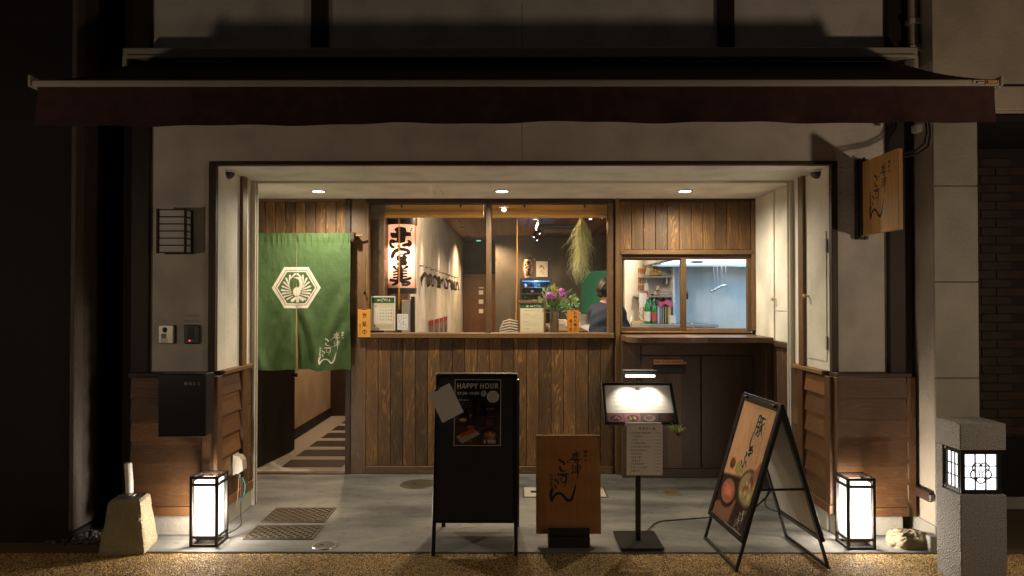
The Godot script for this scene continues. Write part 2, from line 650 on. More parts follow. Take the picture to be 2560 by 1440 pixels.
func make_glyphs() -> void:
	G = {
		"営": "22,8 30,22;48,5 50,20;78,6 68,22;15,28 88,28;15,28 12,42;88,28 82,42;34,38 34,54;34,38 66,38 66,54;34,54 66,54;50,54 46,62;26,62 26,92;26,62 74,62 74,92;26,92 74,92",
		"業": "40,5 40,28;60,5 60,28;22,10 30,24;78,10 70,24;10,30 90,30;35,33 40,43;65,33 60,43;20,46 80,46;24,58 76,58;8,70 92,70;50,46 50,98;45,72 12,95;55,72 90,95",
		"中": "18,25 18,64;18,25 82,25 80,64;18,62 82,62;50,3 50,98",
		"お": "12,28 60,26;36,8 36,78 22,86 14,72 40,52 74,52 84,70 60,90;72,20 88,36",
		"持": "8,30 40,26;26,6 26,88 16,82;6,64 42,50;48,22 90,22;70,6 70,38;44,40 96,40;46,58 96,58;80,42 80,92 68,86;54,66 62,78",
		"ち": "14,26 84,24;48,6 32,54 60,44 82,58 74,82 36,92",
		"帰": "14,14 14,50;28,8 28,60 14,92;42,14 84,14 84,40;44,27 84,27;42,40 84,40;40,54 92,52;48,64 84,64 84,84;48,64 48,86;66,50 66,98",
		"り": "30,10 28,50 36,44;68,8 72,50 62,78 40,94",
		"承": "24,10 76,10 52,26;50,24 50,92 38,86;34,38 66,38;32,52 68,52;28,66 72,66;10,36 32,36 10,80;88,28 70,44;66,44 94,84",
		"ま": "16,24 84,22;20,42 80,40;52,6 52,76 34,90 20,78 40,68 84,88",
		"豚": "16,10 16,60 8,92;16,10 38,10 38,88 30,84;16,34 38,34;16,56 38,56;48,12 94,12;70,12 46,36;60,26 72,60 62,94 52,88;66,44 44,62;70,58 44,82;90,32 74,46;74,46 96,86",
		"し": "32,6 28,70 44,92 80,74",
		"ゃ": "10,45 60,32 86,44 72,62 60,60;60,14 68,28;30,18 52,96",
		"ぶ": "44,8 56,18 42,32 56,54 50,84 36,76;14,58 22,82;72,52 90,76;74,10 80,22;86,6 94,18",
		"本": "8,28 92,28;50,6 50,96;48,30 12,76;52,30 90,76;32,72 68,72",
		"日": "24,8 24,92;24,8 76,8 76,92;24,48 76,48;24,90 76,90",
		"の": "52,20 42,66 24,80 12,58 28,26 60,16 88,38 84,70 56,90",
		"一": "8,52 92,48",
		"品": "32,6 32,40;32,6 70,6 70,40;32,38 70,38;8,54 8,92;8,54 42,54 42,92;8,90 42,90;56,54 56,92;56,54 92,54 92,92;56,90 92,90",
		"籠": "24,2 14,18;18,8 44,8;66,2 58,18;62,8 92,8;8,28 48,28;28,20 28,28;14,36 44,36;14,46 14,94;14,46 42,46 42,90;14,60 42,60;14,74 42,74;54,26 90,26;56,26 56,92 94,92;62,40 88,40 88,52 62,52;64,64 90,64;64,76 90,76",
		"崎": "8,40 8,74 36,74;36,40 36,74;22,22 22,74;44,22 96,22;70,6 50,42;70,24 92,42;42,52 98,52;86,52 86,94 76,90;52,64 74,64 74,82;52,64 52,82 74,82",
		"正": "12,14 88,14;50,14 50,88;50,50 82,50;24,44 24,88;6,90 94,90",
		"之": "48,2 54,16;18,30 78,28 40,66 12,86;20,76 50,88 94,92",
		"唐": "52,2 54,14;16,18 92,14;18,18 16,60 4,96;30,34 82,30 82,52;26,46 94,42;30,56 82,54;54,22 54,66;34,70 36,94;34,70 78,68 74,92;36,92 76,90",
		"津": "10,10 24,22;4,36 20,46;6,94 28,60;40,20 84,18 84,44;32,34 96,30;40,46 84,44;36,60 90,58;32,74 96,72;62,4 62,98",
		"ご": "20,18 60,16 66,26;14,62 22,84 72,84;70,6 76,16;84,2 90,12",
		"ず": "8,24 88,20;52,4 54,50 40,62 34,48 50,40 58,60 42,94;78,2 82,12;90,0 94,8",
		"こ": "22,20 70,18 60,30;16,66 26,84 80,82",
		"ん": "50,6 14,92;22,74 40,54 52,62 56,88 70,88 90,62",
		"村": "6,28 44,28;26,6 26,96;24,32 6,62;28,40 42,54;50,28 96,28;78,6 78,94 66,88;56,44 66,60",
		"田": "14,16 14,86;14,16 86,16 86,86;50,16 50,84;14,50 86,50;14,84 86,84",
		"金": "50,4 6,44;50,4 94,44;30,42 70,42;18,58 82,58;50,42 50,92;30,68 36,80;70,68 62,80;8,92 92,92",
		"箔": "24,2 12,18;18,8 44,8;66,2 56,18;62,8 92,8;12,30 22,40;6,52 18,60;8,94 26,70;66,24 60,38;44,40 44,92;44,40 88,40 88,92;44,64 88,64;44,90 88,90",
		"軒": "8,14 46,14;12,26 12,62;12,26 42,26 42,62;12,44 42,44;12,60 42,60;4,76 50,76;27,4 27,96;56,18 92,18;52,48 98,48;74,18 74,96",
		"川": "22,8 20,60 8,92;50,12 50,80;80,6 80,94",
		"品2": "8,52 92,48",
	}

# the shop's brushed name, drawn in the units of the board it was read from
func draw_logo(c: Canvas, ox: float, oy: float, s: float, k: Color, weight := 1.0) -> void:
	var S := func(txt: String, r: float, tip := 0.55) -> void:
		for st in txt.split(";"):
			var p := []
			for q in st.split(" "):
				var e = q.split(",")
				p.append(Vector2(ox + (float(e[0]) - 215.0) * s, oy + (float(e[1]) - 235.0) * s))
			c.stroke(p, maxf(r * s * weight, 0.6), k, tip)
	S.call("546,240 553,262;500,290 602,262;520,285 506,338 466,368;530,308 582,294 580,322;524,332 592,318;555,272 553,348;478,354 622,349;531,366 537,388;531,366 580,362 574,386;537,388 574,386", 5.5)
	S.call("504,428 519,441;497,463 512,472;498,522 519,492", 7.0)
	S.call("540,442 602,426 597,482;532,467 612,450;536,492 600,478;530,516 598,500", 5.0)
	S.call("568,400 572,520 568,602", 7.0, 0.15)
	S.call("340,362 382,384 402,408 386,420", 11.0, 0.4)
	S.call("348,448 352,478 374,496 414,494", 10.0, 0.5)
	S.call("430,384 441,398;446,379 457,393", 4.5)
	S.call("324,541 380,540 438,533", 9.0, 0.8)
	S.call("416,534 426,590 414,652 386,696", 8.0, 0.15)
	S.call("416,560 386,556 358,590 366,630 396,636 414,612", 4.5, 0.9)
	S.call("440,532 452,544;456,528 470,540", 4.0)
	S.call("284,601 312,620 328,638 312,652", 8.5, 0.4)
	S.call("282,672 288,696 310,704", 7.5, 0.5)
	S.call("246,724 228,782 240,858", 15.0, 0.7)
	S.call("240,858 280,788 340,767 386,796 432,846 466,856", 11.0, 1.3)
	S.call("466,856 498,820 528,724 548,642", 14.0, 0.1)
	# small columns at either side
	c.glyphs = G
	c.column("籠軒川", ox + 436 * s, oy + 4 * s, 40 * s, 52 * s, maxf(2.6 * s, 0.5), k)
	c.column("村田金箔", ox + 2 * s, oy + 298 * s, 40 * s, 43 * s, maxf(2.6 * s, 0.5), k)

func draw_crest(c: Canvas, cx: float, cy: float, s: float, white: Color, ground: Color) -> void:
	# hexagon with two rings round a crane
	var hex := [Vector2(-236, 0), Vector2(-118, -206), Vector2(116, -206), Vector2(236, 0), Vector2(114, 205), Vector2(-116, 205)]
	var n := 0
	for q in [1.0, 0.865, 0.835, 0.765]:
		c.poly(hex.map(func(e): return Vector2(cx, cy) + e * s * q), white if n % 2 == 0 else ground)
		n += 1
	if s < 0.12:
		c.disc(cx, cy, 130 * s, white)
		c.disc(cx - 20 * s, cy - 40 * s, 50 * s, ground)
		return
	for side in [-1.0, 1.0]:
		var tips := [Vector2(12, -138), Vector2(62, -122), Vector2(98, -92), Vector2(120, -54), Vector2(134, -14), Vector2(140, 24), Vector2(132, 58), Vector2(116, 88), Vector2(88, 116)]
		for i in tips.size():
			var f := float(i) / 8
			var root := Vector2(78, -44).lerp(Vector2(30, 84), f)
			if i == 0: root = Vector2(70, -80)
			var a: Vector2 = Vector2(cx, cy) + Vector2(root.x * side, root.y) * s
			var b: Vector2 = Vector2(cx, cy) + Vector2(tips[i].x * side, tips[i].y) * s
			c.stroke([b, a], 9.5 * s, white, 0.35)
	for e in [Vector2(-36, 130), Vector2(14, 134), Vector2(62, 122)]:
		c.stroke([Vector2(cx, cy) + e * s, Vector2(cx + 14 * s, cy + 84 * s)], 15 * s, white, 0.5)
	c.disc(cx + 6 * s, cy + 40 * s, 42 * s, ground, 50 * s)
	c.disc(cx + 6 * s, cy + 40 * s, 37 * s, white, 45 * s)
	c.stroke([Vector2(cx + 24 * s, cy + 30 * s), Vector2(cx + 46 * s, cy - 22 * s), Vector2(cx + 42 * s, cy - 70 * s), Vector2(cx + 26 * s, cy - 94 * s)], 17 * s, white, 0.7)
	c.stroke([Vector2(cx + 26 * s, cy - 96 * s), Vector2(cx - 24 * s, cy - 102 * s)], 11 * s, white, 0.2)

func make_materials() -> void:
	var cedar := wood_image(3, Color(0.30, 0.215, 0.13), Color(0.70, 0.495, 0.225), 1.05)
	var plain := wood_image(11, Color(0.70, 0.66, 0.62), Color(1, 1, 1), 0.8)
	var m := mat("cedar_boards", 1.0, 0.98, 0.92, 0.6)
	m.albedo_texture = cedar
	for e in [["trim_wood", 0.31, 0.185, 0.08, 0.5], ["dark_trim", 0.085, 0.042, 0.025, 0.55], ["post_wood", 0.05, 0.022, 0.016, 0.6], ["siding_wood", 0.25, 0.122, 0.044, 0.55], ["cabinet_wood", 0.17, 0.10, 0.065, 0.5],
			["counter_wood", 0.30, 0.19, 0.12, 0.4], ["sign_wood", 0.62, 0.36, 0.12, 0.45], ["hanger_wood", 0.09, 0.05, 0.04, 0.4], ["ceiling_wood", 0.42, 0.24, 0.12, 0.5], ["door_wood", 0.30, 0.13, 0.05, 0.4],
			["interior_frame_wood", 0.42, 0.21, 0.075, 0.45], ["black_wood", 0.02, 0.016, 0.014, 0.6], ["room_floor", 0.30, 0.22, 0.15, 0.4], ["alley_timber", 0.20, 0.175, 0.165, 0.75]]:
		m = mat(e[0], e[1], e[2], e[3], e[4])
		m.albedo_texture = plain
	# plaster and painted panels with faint unevenness
	var mottle := noise_tex(512, 0.006, 4, [[0.0, grey(0.86)], [0.5, grey(0.95)], [1.0, grey(1.0)]], 21)
	var rough_n := noise_tex(512, 0.09, 3, [], 22, FastNoiseLite.TYPE_SIMPLEX_SMOOTH, 3.0)
	for e in [["plaster", 0.72, 0.67, 0.61, 0.85], ["recess_paint", 0.81, 0.77, 0.68, 0.6], ["room_wall", 0.68, 0.64, 0.56, 0.8], ["concrete_base", 0.42, 0.39, 0.33, 0.9], ["neighbour_paint", 0.50, 0.42, 0.33, 0.75],
			["neighbour_panel", 0.36, 0.335, 0.28, 0.55], ["weight_concrete", 0.30, 0.26, 0.16, 0.9], ["kitchen_wall", 0.66, 0.64, 0.58, 0.35], ["dark_wallpaper", 0.105, 0.092, 0.078, 0.8], ["rock", 0.27, 0.22, 0.14, 0.9], ["passage_wall", 0.62, 0.50, 0.34, 0.8]]:
		m = mat(e[0], e[1], e[2], e[3], e[4])
		tri_tex(m, mottle, 0.7)
		m.normal_enabled = true
		m.normal_texture = rough_n
		m.normal_scale = 0.12 if e[0] in ["recess_paint", "kitchen_wall", "room_wall"] else 0.2
	M.rock.normal_scale = 1.5
	M.weight_concrete.normal_scale = 1.2
	# troweled concrete
	m = mat("forecourt_concrete", 0.24, 0.234, 0.225, 0.55)
	tri_tex(m, noise_tex(1024, 0.0035, 6, [[0.0, Color(0.56, 0.55, 0.54)], [0.35, Color(0.74, 0.74, 0.74)], [0.55, Color(0.83, 0.83, 0.82)], [0.75, Color(0.92, 0.91, 0.88)], [1.0, Color(1, 0.98, 0.94)]], 31, FastNoiseLite.TYPE_SIMPLEX_SMOOTH, 0.0, 120.0), 0.42)
	m.uv1_scale = Vector3(0.26, 0.5, 0.72)
	m.roughness_texture = noise_tex(512, 0.006, 4, [[0.0, grey(0.7)], [1.0, grey(1.0)]], 32)
	m.normal_enabled = true
	m.normal_texture = noise_tex(512, 0.03, 4, [], 33, FastNoiseLite.TYPE_SIMPLEX_SMOOTH, 2.0)
	m.normal_scale = 0.25
	# scuffs and small spots on the concrete
	m.detail_enabled = true
	m.detail_blend_mode = BaseMaterial3D.BLEND_MODE_MUL
	m.detail_uv_layer = BaseMaterial3D.DETAIL_UV_2
	m.uv2_triplanar = true
	m.uv2_world_triplanar = true
	m.uv2_scale = Vector3(0.55, 0.55, 0.55)
	m.detail_albedo = noise_tex(1024, 0.02, 5, [[0.0, grey(0.72)], [0.22, grey(0.90)], [0.3, grey(0.97)], [0.7, grey(1.0)], [1.0, grey(0.93)]], 34, FastNoiseLite.TYPE_SIMPLEX_SMOOTH, 0.0, 30.0)
	# granite with a tooled face
	m = mat("granite", 0.33, 0.325, 0.31, 0.8)
	tri_tex(m, noise_tex(512, 0.085, 4, [[0.0, grey(0.55)], [0.4, grey(0.82)], [0.6, grey(0.92)], [0.8, grey(1.0)], [1.0, grey(0.72)]], 41), 2.4)
	m = mat("tooled_granite", 0.40, 0.385, 0.36, 0.85)
	tri_tex(m, noise_tex(512, 0.12, 3, [[0.0, grey(0.6)], [0.5, grey(0.9)], [1.0, grey(1.0)]], 42), 3.0)
	m.normal_enabled = true
	m.normal_texture = noise_tex(512, 0.045, 3, [], 43, FastNoiseLite.TYPE_SIMPLEX_SMOOTH, 14.0)
	m.normal_scale = 1.3
	m = mat("street_bed", 0.20, 0.135, 0.06, 0.9)
	tri_tex(m, noise_tex(1024, 0.07, 3, [[0.0, grey(0.4)], [0.5, grey(0.8)], [1.0, grey(1.0)]], 44), 2.5)
	m = mat("pebble", 1, 1, 1, 0.5)
	m.vertex_color_use_as_albedo = true
	# metals, plastics, cloth, glass
	mat("aluminium", 0.62, 0.60, 0.56, 0.35, 0.7)
	mat("rail_paint", 0.60, 0.56, 0.48, 0.45)
	mat("steel", 0.55, 0.55, 0.55, 0.28, 0.9)
	mat("brass", 0.55, 0.40, 0.16, 0.35, 0.9)
	mat("black_metal", 0.012, 0.011, 0.011, 0.32)
	mat("black_matt", 0.012, 0.012, 0.013, 0.65)
	mat("mailbox_black", 0.014, 0.014, 0.016, 0.35)
	mat("black_plastic", 0.014, 0.013, 0.013, 0.4)
	mat("white_plastic", 0.62, 0.60, 0.55, 0.4)
	mat("grey_plastic", 0.30, 0.29, 0.27, 0.5)
	mat("paper", 0.72, 0.70, 0.66, 0.8)
	mat("pvc", 0.70, 0.66, 0.60, 0.35)
	mat("iron_cover", 0.115, 0.09, 0.06, 0.42, 0.25)
	mat("cover_groove", 0.045, 0.036, 0.026, 0.8)
	mat("steel_plate", 0.42, 0.38, 0.31, 0.6)
	mat("teal_wire", 0.01, 0.25, 0.25, 0.5)
	mat("orange_wire", 0.30, 0.13, 0.06, 0.5)
	mat("socket_cream", 0.40, 0.36, 0.29, 0.45)
	mat("black_gloss", 0.012, 0.011, 0.011, 0.12)
	mat("red_cord", 0.35, 0.02, 0.02, 0.7)
	mat("joint_backing", 0.16, 0.13, 0.10, 0.9)
	m = mat("awning_cloth", 0.075, 0.024, 0.021, 0.85)
	tri_tex(m, noise_tex(512, 0.02, 4, [[0.0, grey(0.7)], [1.0, grey(1.0)]], 51), 0.9)
	m = mat("camera_dome", 0.01, 0.01, 0.012, 0.06)
	m.clearcoat_enabled = true
	m = mat("window_glass", 0.3, 0.32, 0.31, 0.02)
	m.albedo_color.a = 0.012
	m.transparency = BaseMaterial3D.TRANSPARENCY_ALPHA
	mat("passage_floor", 0.42, 0.39, 0.36, 0.5)
	mat("dark_tile", 0.05, 0.04, 0.035, 0.45)
	glow("downlight_glow", 1.0, 0.93, 0.8, 9.0)
	glow("lantern_glow", 1.0, 0.95, 0.91, 0.46)
	M.lantern_glow.backlight_enabled = true
	M.lantern_glow.backlight = lin(0.16, 0.155, 0.15)
	glow("pillar_glow", 0.98, 0.98, 1.0, 1.5)
	glow("street_lamp_glow", 1.0, 0.9, 0.75, 1.5)
	glow("reading_glow", 1.0, 0.97, 0.9, 3.0)
	glow("room_lamp_glow", 1.0, 0.92, 0.78, 3.0)
	glow("hood_underside_glow", 0.55, 0.78, 1.0, 2.2)
	glow("cooler_lamp_glow", 0.05, 0.25, 1.0, 2.0)
	glow("red_lamp_glow", 1.0, 0.06, 0.02, 3.0)
	glow("exit_lamp_glow", 0.1, 0.8, 0.55, 0.8)
	mat("black_house", 0.014, 0.012, 0.012, 0.9)
	mat("brass_cover", 0.20, 0.15, 0.08, 0.5, 0.3)
	mat("sign_board_wood", 0.23, 0.09, 0.027, 0.6)
	mat("panel_inside", 0.6, 0.585, 0.56, 0.6)
	mat("bulb_brown", 0.16, 0.07, 0.03, 0.7)
	mat("bamboo", 0.78, 0.46, 0.11, 0.5)
	mat("orange_strap", 0.55, 0.24, 0.03, 0.6)
	mat("green_bottle", 0.02, 0.22, 0.03, 0.12)
	mat("dark_bottle", 0.015, 0.015, 0.012, 0.12)
	mat("blue_bottle", 0.02, 0.03, 0.12, 0.15)
	mat("label_white", 0.7, 0.68, 0.6, 0.7)
	mat("label_red", 0.55, 0.06, 0.05, 0.6)
	mat("label_gold", 0.5, 0.36, 0.08, 0.4)
	mat("orange_print", 0.60, 0.20, 0.02, 0.6)
	mat("pink_cloth", 0.5, 0.06, 0.14, 0.8)
	mat("grey_box", 0.26, 0.29, 0.29, 0.6)
	mat("cardboard", 0.42, 0.28, 0.15, 0.8)
	mat("striped_cushion", 0.30, 0.27, 0.24, 0.9)
	mat("red_paint", 0.5, 0.05, 0.03, 0.5)
	mat("ceramic", 0.55, 0.53, 0.50, 0.25)
	mat("vase_glass", 0.12, 0.085, 0.05, 0.15)
	mat("shelf_grey", 0.30, 0.27, 0.25, 0.5)
	mat("ac_white", 0.08, 0.08, 0.085, 0.5)
	mat("awning_metal", 0.42, 0.38, 0.30, 0.5)
	mat("phone_silver", 0.55, 0.53, 0.50, 0.4, 0.5)
	mat("white_appliance", 0.7, 0.72, 0.74, 0.4)
	m = mat("moss_strand", 1, 1, 1, 0.8)
	m.vertex_color_use_as_albedo = true
	m = mat("lamp_acrylic", 0.8, 0.8, 0.78, 0.3)
	mat("skin", 0.50, 0.28, 0.18, 0.5)
	mat("hair", 0.012, 0.009, 0.008, 0.5)
	m = mat("navy_cloth", 0.028, 0.045, 0.10, 0.85)
	tri_tex(m, noise_tex(256, 0.05, 3, [[0.0, grey(0.75)], [1.0, grey(1.0)]], 52), 3.0)
	m = mat("leaf", 1, 1, 1, 0.55)
	m.vertex_color_use_as_albedo = true
	m.backlight_enabled = true
	m.backlight = lin(0.35, 0.35, 0.3)
	# tall brown brick tiles of the building next door
	m = mat("brick_tile", 0.075, 0.05, 0.042, 0.35)
	tri_tex(m, mottle, 2.2)
	mat("brick_joint", 0.03, 0.024, 0.022, 0.9)

func _ready() -> void:
	rng.seed = 7
	# ------------------------------------------------------------ camera, sky, exposure
	var cam := Camera3D.new()
	cam.name = "camera"
	add_child(cam)
	cam.position = Vector3(0, 1.5, 0)
	cam.rotation_degrees = Vector3(0.783, 0.157, 0)
	cam.fov = 42.95
	cam.near = 0.05
	cam.far = 200.0
	cam.current = true
	var we := WorldEnvironment.new()
	we.name = "world"
	var env := Environment.new()
	env.background_mode = Environment.BG_SKY
	var sky := Sky.new()
	var sm := ProceduralSkyMaterial.new()
	sm.sky_top_color = lin(0.0062, 0.0058, 0.0062)
	sm.sky_horizon_color = lin(0.013, 0.0112, 0.0098)
	sm.ground_bottom_color = lin(0.006, 0.005, 0.004)
	sm.ground_horizon_color = lin(0.02, 0.016, 0.012)
	sm.sky_curve = 0.3
	sky.sky_material = sm
	env.sky = sky
	env.background_energy_multiplier = 1.0
	env.tonemap_mode = Environment.TONE_MAPPER_LINEAR
	env.tonemap_exposure = 1.5
	env.sdfgi_enabled = true
	env.ssao_enabled = true
	env.ssil_enabled = true
	we.environment = env
	add_child(we)
	# ------------------------------------------------------------ the place, then the things
	make_glyphs()
	make_materials()
	ground()
	shop()
	rooms()
	neighbours()
	street_things()
	front_things()
	window_things()
	room_things()
	kitchen_things()

# ---------------------------------------------------------------- ground
func ground() -> void:
	structure("street", B(-40, -0.3, -60, 40, -0.012, 40), "street_bed")
	structure("forecourt", B(-2.46, -0.25, -5.9, 2.62, 0.0, -4.344, 0.004), "forecourt_concrete")
	structure("entrance_pavement", B(-2.46, -0.25, -6.275, 2.62, -0.0005, -5.9), "forecourt_concrete")
	# washed gravel of the street, pebble by pebble
	var pm := SphereMesh.new()
	pm.radius = 0.5; pm.height = 1.0
	pm.radial_segments = 5; pm.rings = 2
	var mm := MultiMesh.new()
	mm.transform_format = MultiMesh.TRANSFORM_3D
	mm.use_colors = true
	mm.mesh = pm
	var n := 200000
	mm.instance_count = n
	for i in n:
		var s := rng.randf_range(0.0035, 0.008)
		var x := rng.randf_range(-3.6, 3.7)
		var z := rng.randf_range(-4.344 + 0.004, -3.35)
		var bs := Basis.from_euler(Vector3(rng.randf() * 6, rng.randf() * 6, rng.randf() * 6)).scaled(Vector3(s, s * 0.75, s * 1.15))
		mm.set_instance_transform(i, Transform3D(bs, Vector3(x, -0.0125 + rng.randf_range(0.0, 0.0045), z)))
		var k := rng.randf()
		var c := Color(0.64, 0.39, 0.11) if k < 0.5 else (Color(0.74, 0.53, 0.22) if k < 0.75 else (Color(0.13, 0.08, 0.04) if k < 0.93 else Color(0.5, 0.45, 0.36)))
		mm.set_instance_color(i, c * rng.randf_range(0.6, 1.15))
	var g := MultiMeshInstance3D.new()
	g.name = "street_gravel"
	g.multimesh = mm
	g.material_override = M.pebble
	add_child(g)
	g.set_meta("kind", "stuff")
	g.set_meta("label", "ochre washed gravel covering the street along the kerbless edge")
	g.set_meta("category", "gravel")

# ---------------------------------------------------------------- the shop's building
func lap_board(w: float, h: float, parent: Node3D, xf: Transform3D) -> void:
	# a lapped board: thin at its top, proud at its foot; local x along, y up, z outwards
	var m := MB.new()
	m.grain = 0
	var t0 := 0.006
	var t1 := 0.024
	var k := float(rng.randi() % 8) / 8.0
	var o := rng.randf()
	var P := func(x: float, y: float, z: float) -> Vector3: return Vector3(x, y, z)
	var uv := func(x: float, y: float) -> Vector2: return Vector2(k + y / 0.88, o + x / 1.6)
	m.quad(Vector3(0, 0, t1), Vector3(w, 0, t1), Vector3(w, h, t0), Vector3(0, h, t0), [uv.call(0.0, 0.0), uv.call(w, 0.0), uv.call(w, h), uv.call(0.0, h)])
	m.quad(Vector3(0, 0, 0), Vector3(w, 0, 0), Vector3(w, 0, t1), Vector3(0, 0, t1), [uv.call(0.0, 0.0), uv.call(w, 0.0), uv.call(w, 0.02), uv.call(0.0, 0.02)])
	m.quad(Vector3(0, h, t0), Vector3(w, h, t0), Vector3(w, h, 0), Vector3(0, h, 0), [uv.call(0.0, 0.0), uv.call(w, 0.0), uv.call(w, 0.02), uv.call(0.0, 0.02)])
	m.quad(Vector3(w, 0, t1), Vector3(w, 0, 0), Vector3(w, h, 0), Vector3(w, h, t0), [uv.call(0.0, 0.0), uv.call(0.02, 0.0), uv.call(0.02, h), uv.call(0.0, h)])
	m.quad(Vector3(0, 0, 0), Vector3(0, 0, t1), Vector3(0, h, t0), Vector3(0, h, 0), [uv.call(0.0, 0.0), uv.call(0.02, 0.0), uv.call(0.02, h), uv.call(0.0, h)])
	part("board", m, "siding_wood", parent, xf)

func boards(parent: Node3D, x0: float, x1: float, y0: float, y1: float, z: float, n: int, m: String, gap := 0.004, thick := 0.014) -> void:
	# upright boards with open joints, faces at z
	var w := (x1 - x0) / n
	for i in n:
		var d := rng.randf_range(-0.0012, 0.0012)
		var b := B(x0 + i * w + gap / 2, y0, z - thick, x0 + (i + 1) * w - gap / 2, y1, z + d, 0.0022, 1, float((i * 3 + rng.randi() % 3) % 8))
		part("board", b, m, parent)

var shop_node: Node3D

func shop() -> void:
	shop_node = thing("shop_building", "white plaster shop front with dark timber frame and a lit wooden recess", "building")
	var s := shop_node
	var F := -4.69
	# upper walls, in two panels with an open joint between them
	var jx := 0.051
	part("plaster_wall", B(-2.33, 2.376, F, jx - 0.0015, 3.4, F - 0.14, 0.001), "plaster", s)
	part("plaster_wall", B(jx + 0.0015, 2.376, F, 2.383, 3.4, F - 0.14, 0.001), "plaster", s)
	part("plaster_wall", B(-2.33, 3.4, F, 2.383, 5.4, F - 0.14), "plaster", s)
	part("wall_joint", B(jx - 0.02, 2.376, F - 0.012, jx + 0.02, 3.39, F - 0.05), "joint_backing", s)
	part("plaster_wall", B(-2.33, 1.03, F, -2.0005, 2.376, F - 0.12, 0.0), "plaster", s)
	part("plaster_wall", B(-2.0005, 1.03, F, -1.9555, 2.376, F - 0.022, 0.0), "plaster", s)
	part("plaster_wall", B(2.1005, 1.03, F, 2.383, 2.376, F - 0.12, 0.0), "plaster", s)
	part("plaster_wall", B(2.0685, 1.03, F, 2.1005, 2.376, F - 0.022, 0.0), "plaster", s)
	part("corner_post", B(-2.445, 0, F + 0.03, -2.331, 5.4, F - 0.16, 0.004), "post_wood", s)
	part("corner_post", B(2.384, 0.13, F + 0.04, 2.525, 5.4, F - 0.16, 0.004), "post_wood", s)
	part("timber_post", B(-1.301, 3.085, F, -1.192, 5.4, F + 0.03, 0.004), "post_wood", s)
	part("timber_post", B(1.306, 3.085, F, 1.411, 5.4, F + 0.03, 0.004), "post_wood", s)
	var fr := joint("opening_frame", s)
	part("jamb", B(-1.955, 1.03, F + 0.018, -1.9095, 2.376, F - 0.022, 0.003), "dark_trim", fr)
	part("jamb", B(2.0275, 1.03, F + 0.018, 2.068, 2.376, F - 0.022, 0.003), "dark_trim", fr)
	part("head", B(-1.9094, 2.3505, F + 0.018, 2.0274, 2.376, F - 0.022, 0.003, 0), "dark_trim", fr)
	# lapped timber below the plaster
	for side in 2:
		var wn := joint("wainscot", s)
		var x0 := -2.418 if side == 0 else 2.04
		var x1 := -1.962 if side == 0 else 2.475
		part("backing", B(x0, 0.13, F - 0.05, x1, 1.0, F + 0.05), "siding_wood", wn)
		for i in 6:
			lap_board(x1 - x0, 0.1345, wn, Transform3D(Basis(), Vector3(x0, 0.19 + i * 0.136, F + 0.05)))
		part("skirting", B(x0 - 0.004, 0.13, F + 0.05, x1 + 0.004, 0.188, F + 0.08, 0.003, 0), "siding_wood", wn)
		part("cap", B(x0 - 0.01, 1.002, F - 0.05, x1 + 0.02, 1.029, F + 0.085, 0.004, 0), "dark_trim", wn)
		part("base", B(x0 + 0.06 if side == 0 else x0 - 0.01, 0, F - 0.05, x1 + 0.05 if side == 0 else x1 - 0.02, 0.129, F + 0.045, 0.004), "concrete_base", wn)
		if side == 0: part("corner_batten", B(x1, 0.13, F - 0.05, -1.912, 1.0, F + 0.084, 0.003), "siding_wood", wn)
		else:
			part("corner_batten", B(2.0255, 0.13, F - 0.05, 2.0395, 1.0, F + 0.084, 0.003), "siding_wood", wn)
			part("corner_batten", B(2.4755, 0.13, F - 0.05, 2.527, 1.0, F + 0.07, 0.003), "siding_wood", wn)
	# side walls of the recess
	for side in 2:
		var w := joint("recess_side_wall", s)
		var x := -1.909 if side == 0 else 2.027
		var sg := 1.0 if side == 0 else -1.0    # towards the recess
		var back := -2.33 if side == 0 else 2.32
		part("panel", B(-2.0 if side == 0 else 2.1, 1.03, F - 0.0225, x, 2.349, F - 0.1305, 0.001), "recess_paint", w)
		part("panel", B(back, 1.03, F - 0.131, x, 2.349, -5.362, 0.001), "recess_paint", w)
		part("post", B(x, 1.03, -5.085, x + sg * 0.022, 2.349, -5.172, 0.003), "trim_wood", w)
		part("backing", B(back, 0.1302, F - 0.051, x - sg * 0.004, 1.0, -5.362), "siding_wood", w)
		for i in 6:
			var bx := Basis(Vector3.UP, PI / 2 if side == 0 else -PI / 2)
			var z0 := F - 0.055 if side == 0 else -5.08
			lap_board(0.335, 0.1345, w, Transform3D(bx, Vector3(x - sg * 0.004, 0.19 + i * 0.136, z0)))
			part("board", B(x - sg * 0.004, 0.191 + i * 0.136, -5.182, x + sg * 0.012, 0.323 + i * 0.136, -5.29, 0.002, 2), "siding_wood", w)
		part("batten", B(x - sg * 0.003, 0.19, -5.088, x + sg * 0.03, 1.0, -5.178, 0.003), "siding_wood", w)
		part("batten", B(x - sg * 0.003, 0.19, F + 0.03, x + sg * 0.024, 1.0, F - 0.052, 0.003), "siding_wood", w)
		part("skirting", B(x - sg * 0.003, 0.13, F + 0.03, x + sg * 0.028, 0.188, -5.29, 0.003, 2), "siding_wood", w)
		part("cap", B(x - sg * 0.003, 1.002, F - 0.06, x + sg * 0.036, 1.029, -5.29, 0.003, 2), "trim_wood", w)
		part("base", B(back, 0, F - 0.052, x + sg * 0.012, 0.129, -5.362, 0.003), "concrete_base", w)
	# panel door in the right side wall, with hinges and knob
	var pd := joint("panel_door", s)
	part("leaf", B(2.0265, 1.09, -4.745, 2.0215, 1.935, -5.055, 0.0015), "recess_paint", pd)
	for y in [1.21, 1.84]:
		part("hinge", B(2.0215, y - 0.045, -4.728, 2.0165, y + 0.045, -4.75, 0.002), "grey_plastic", pd)
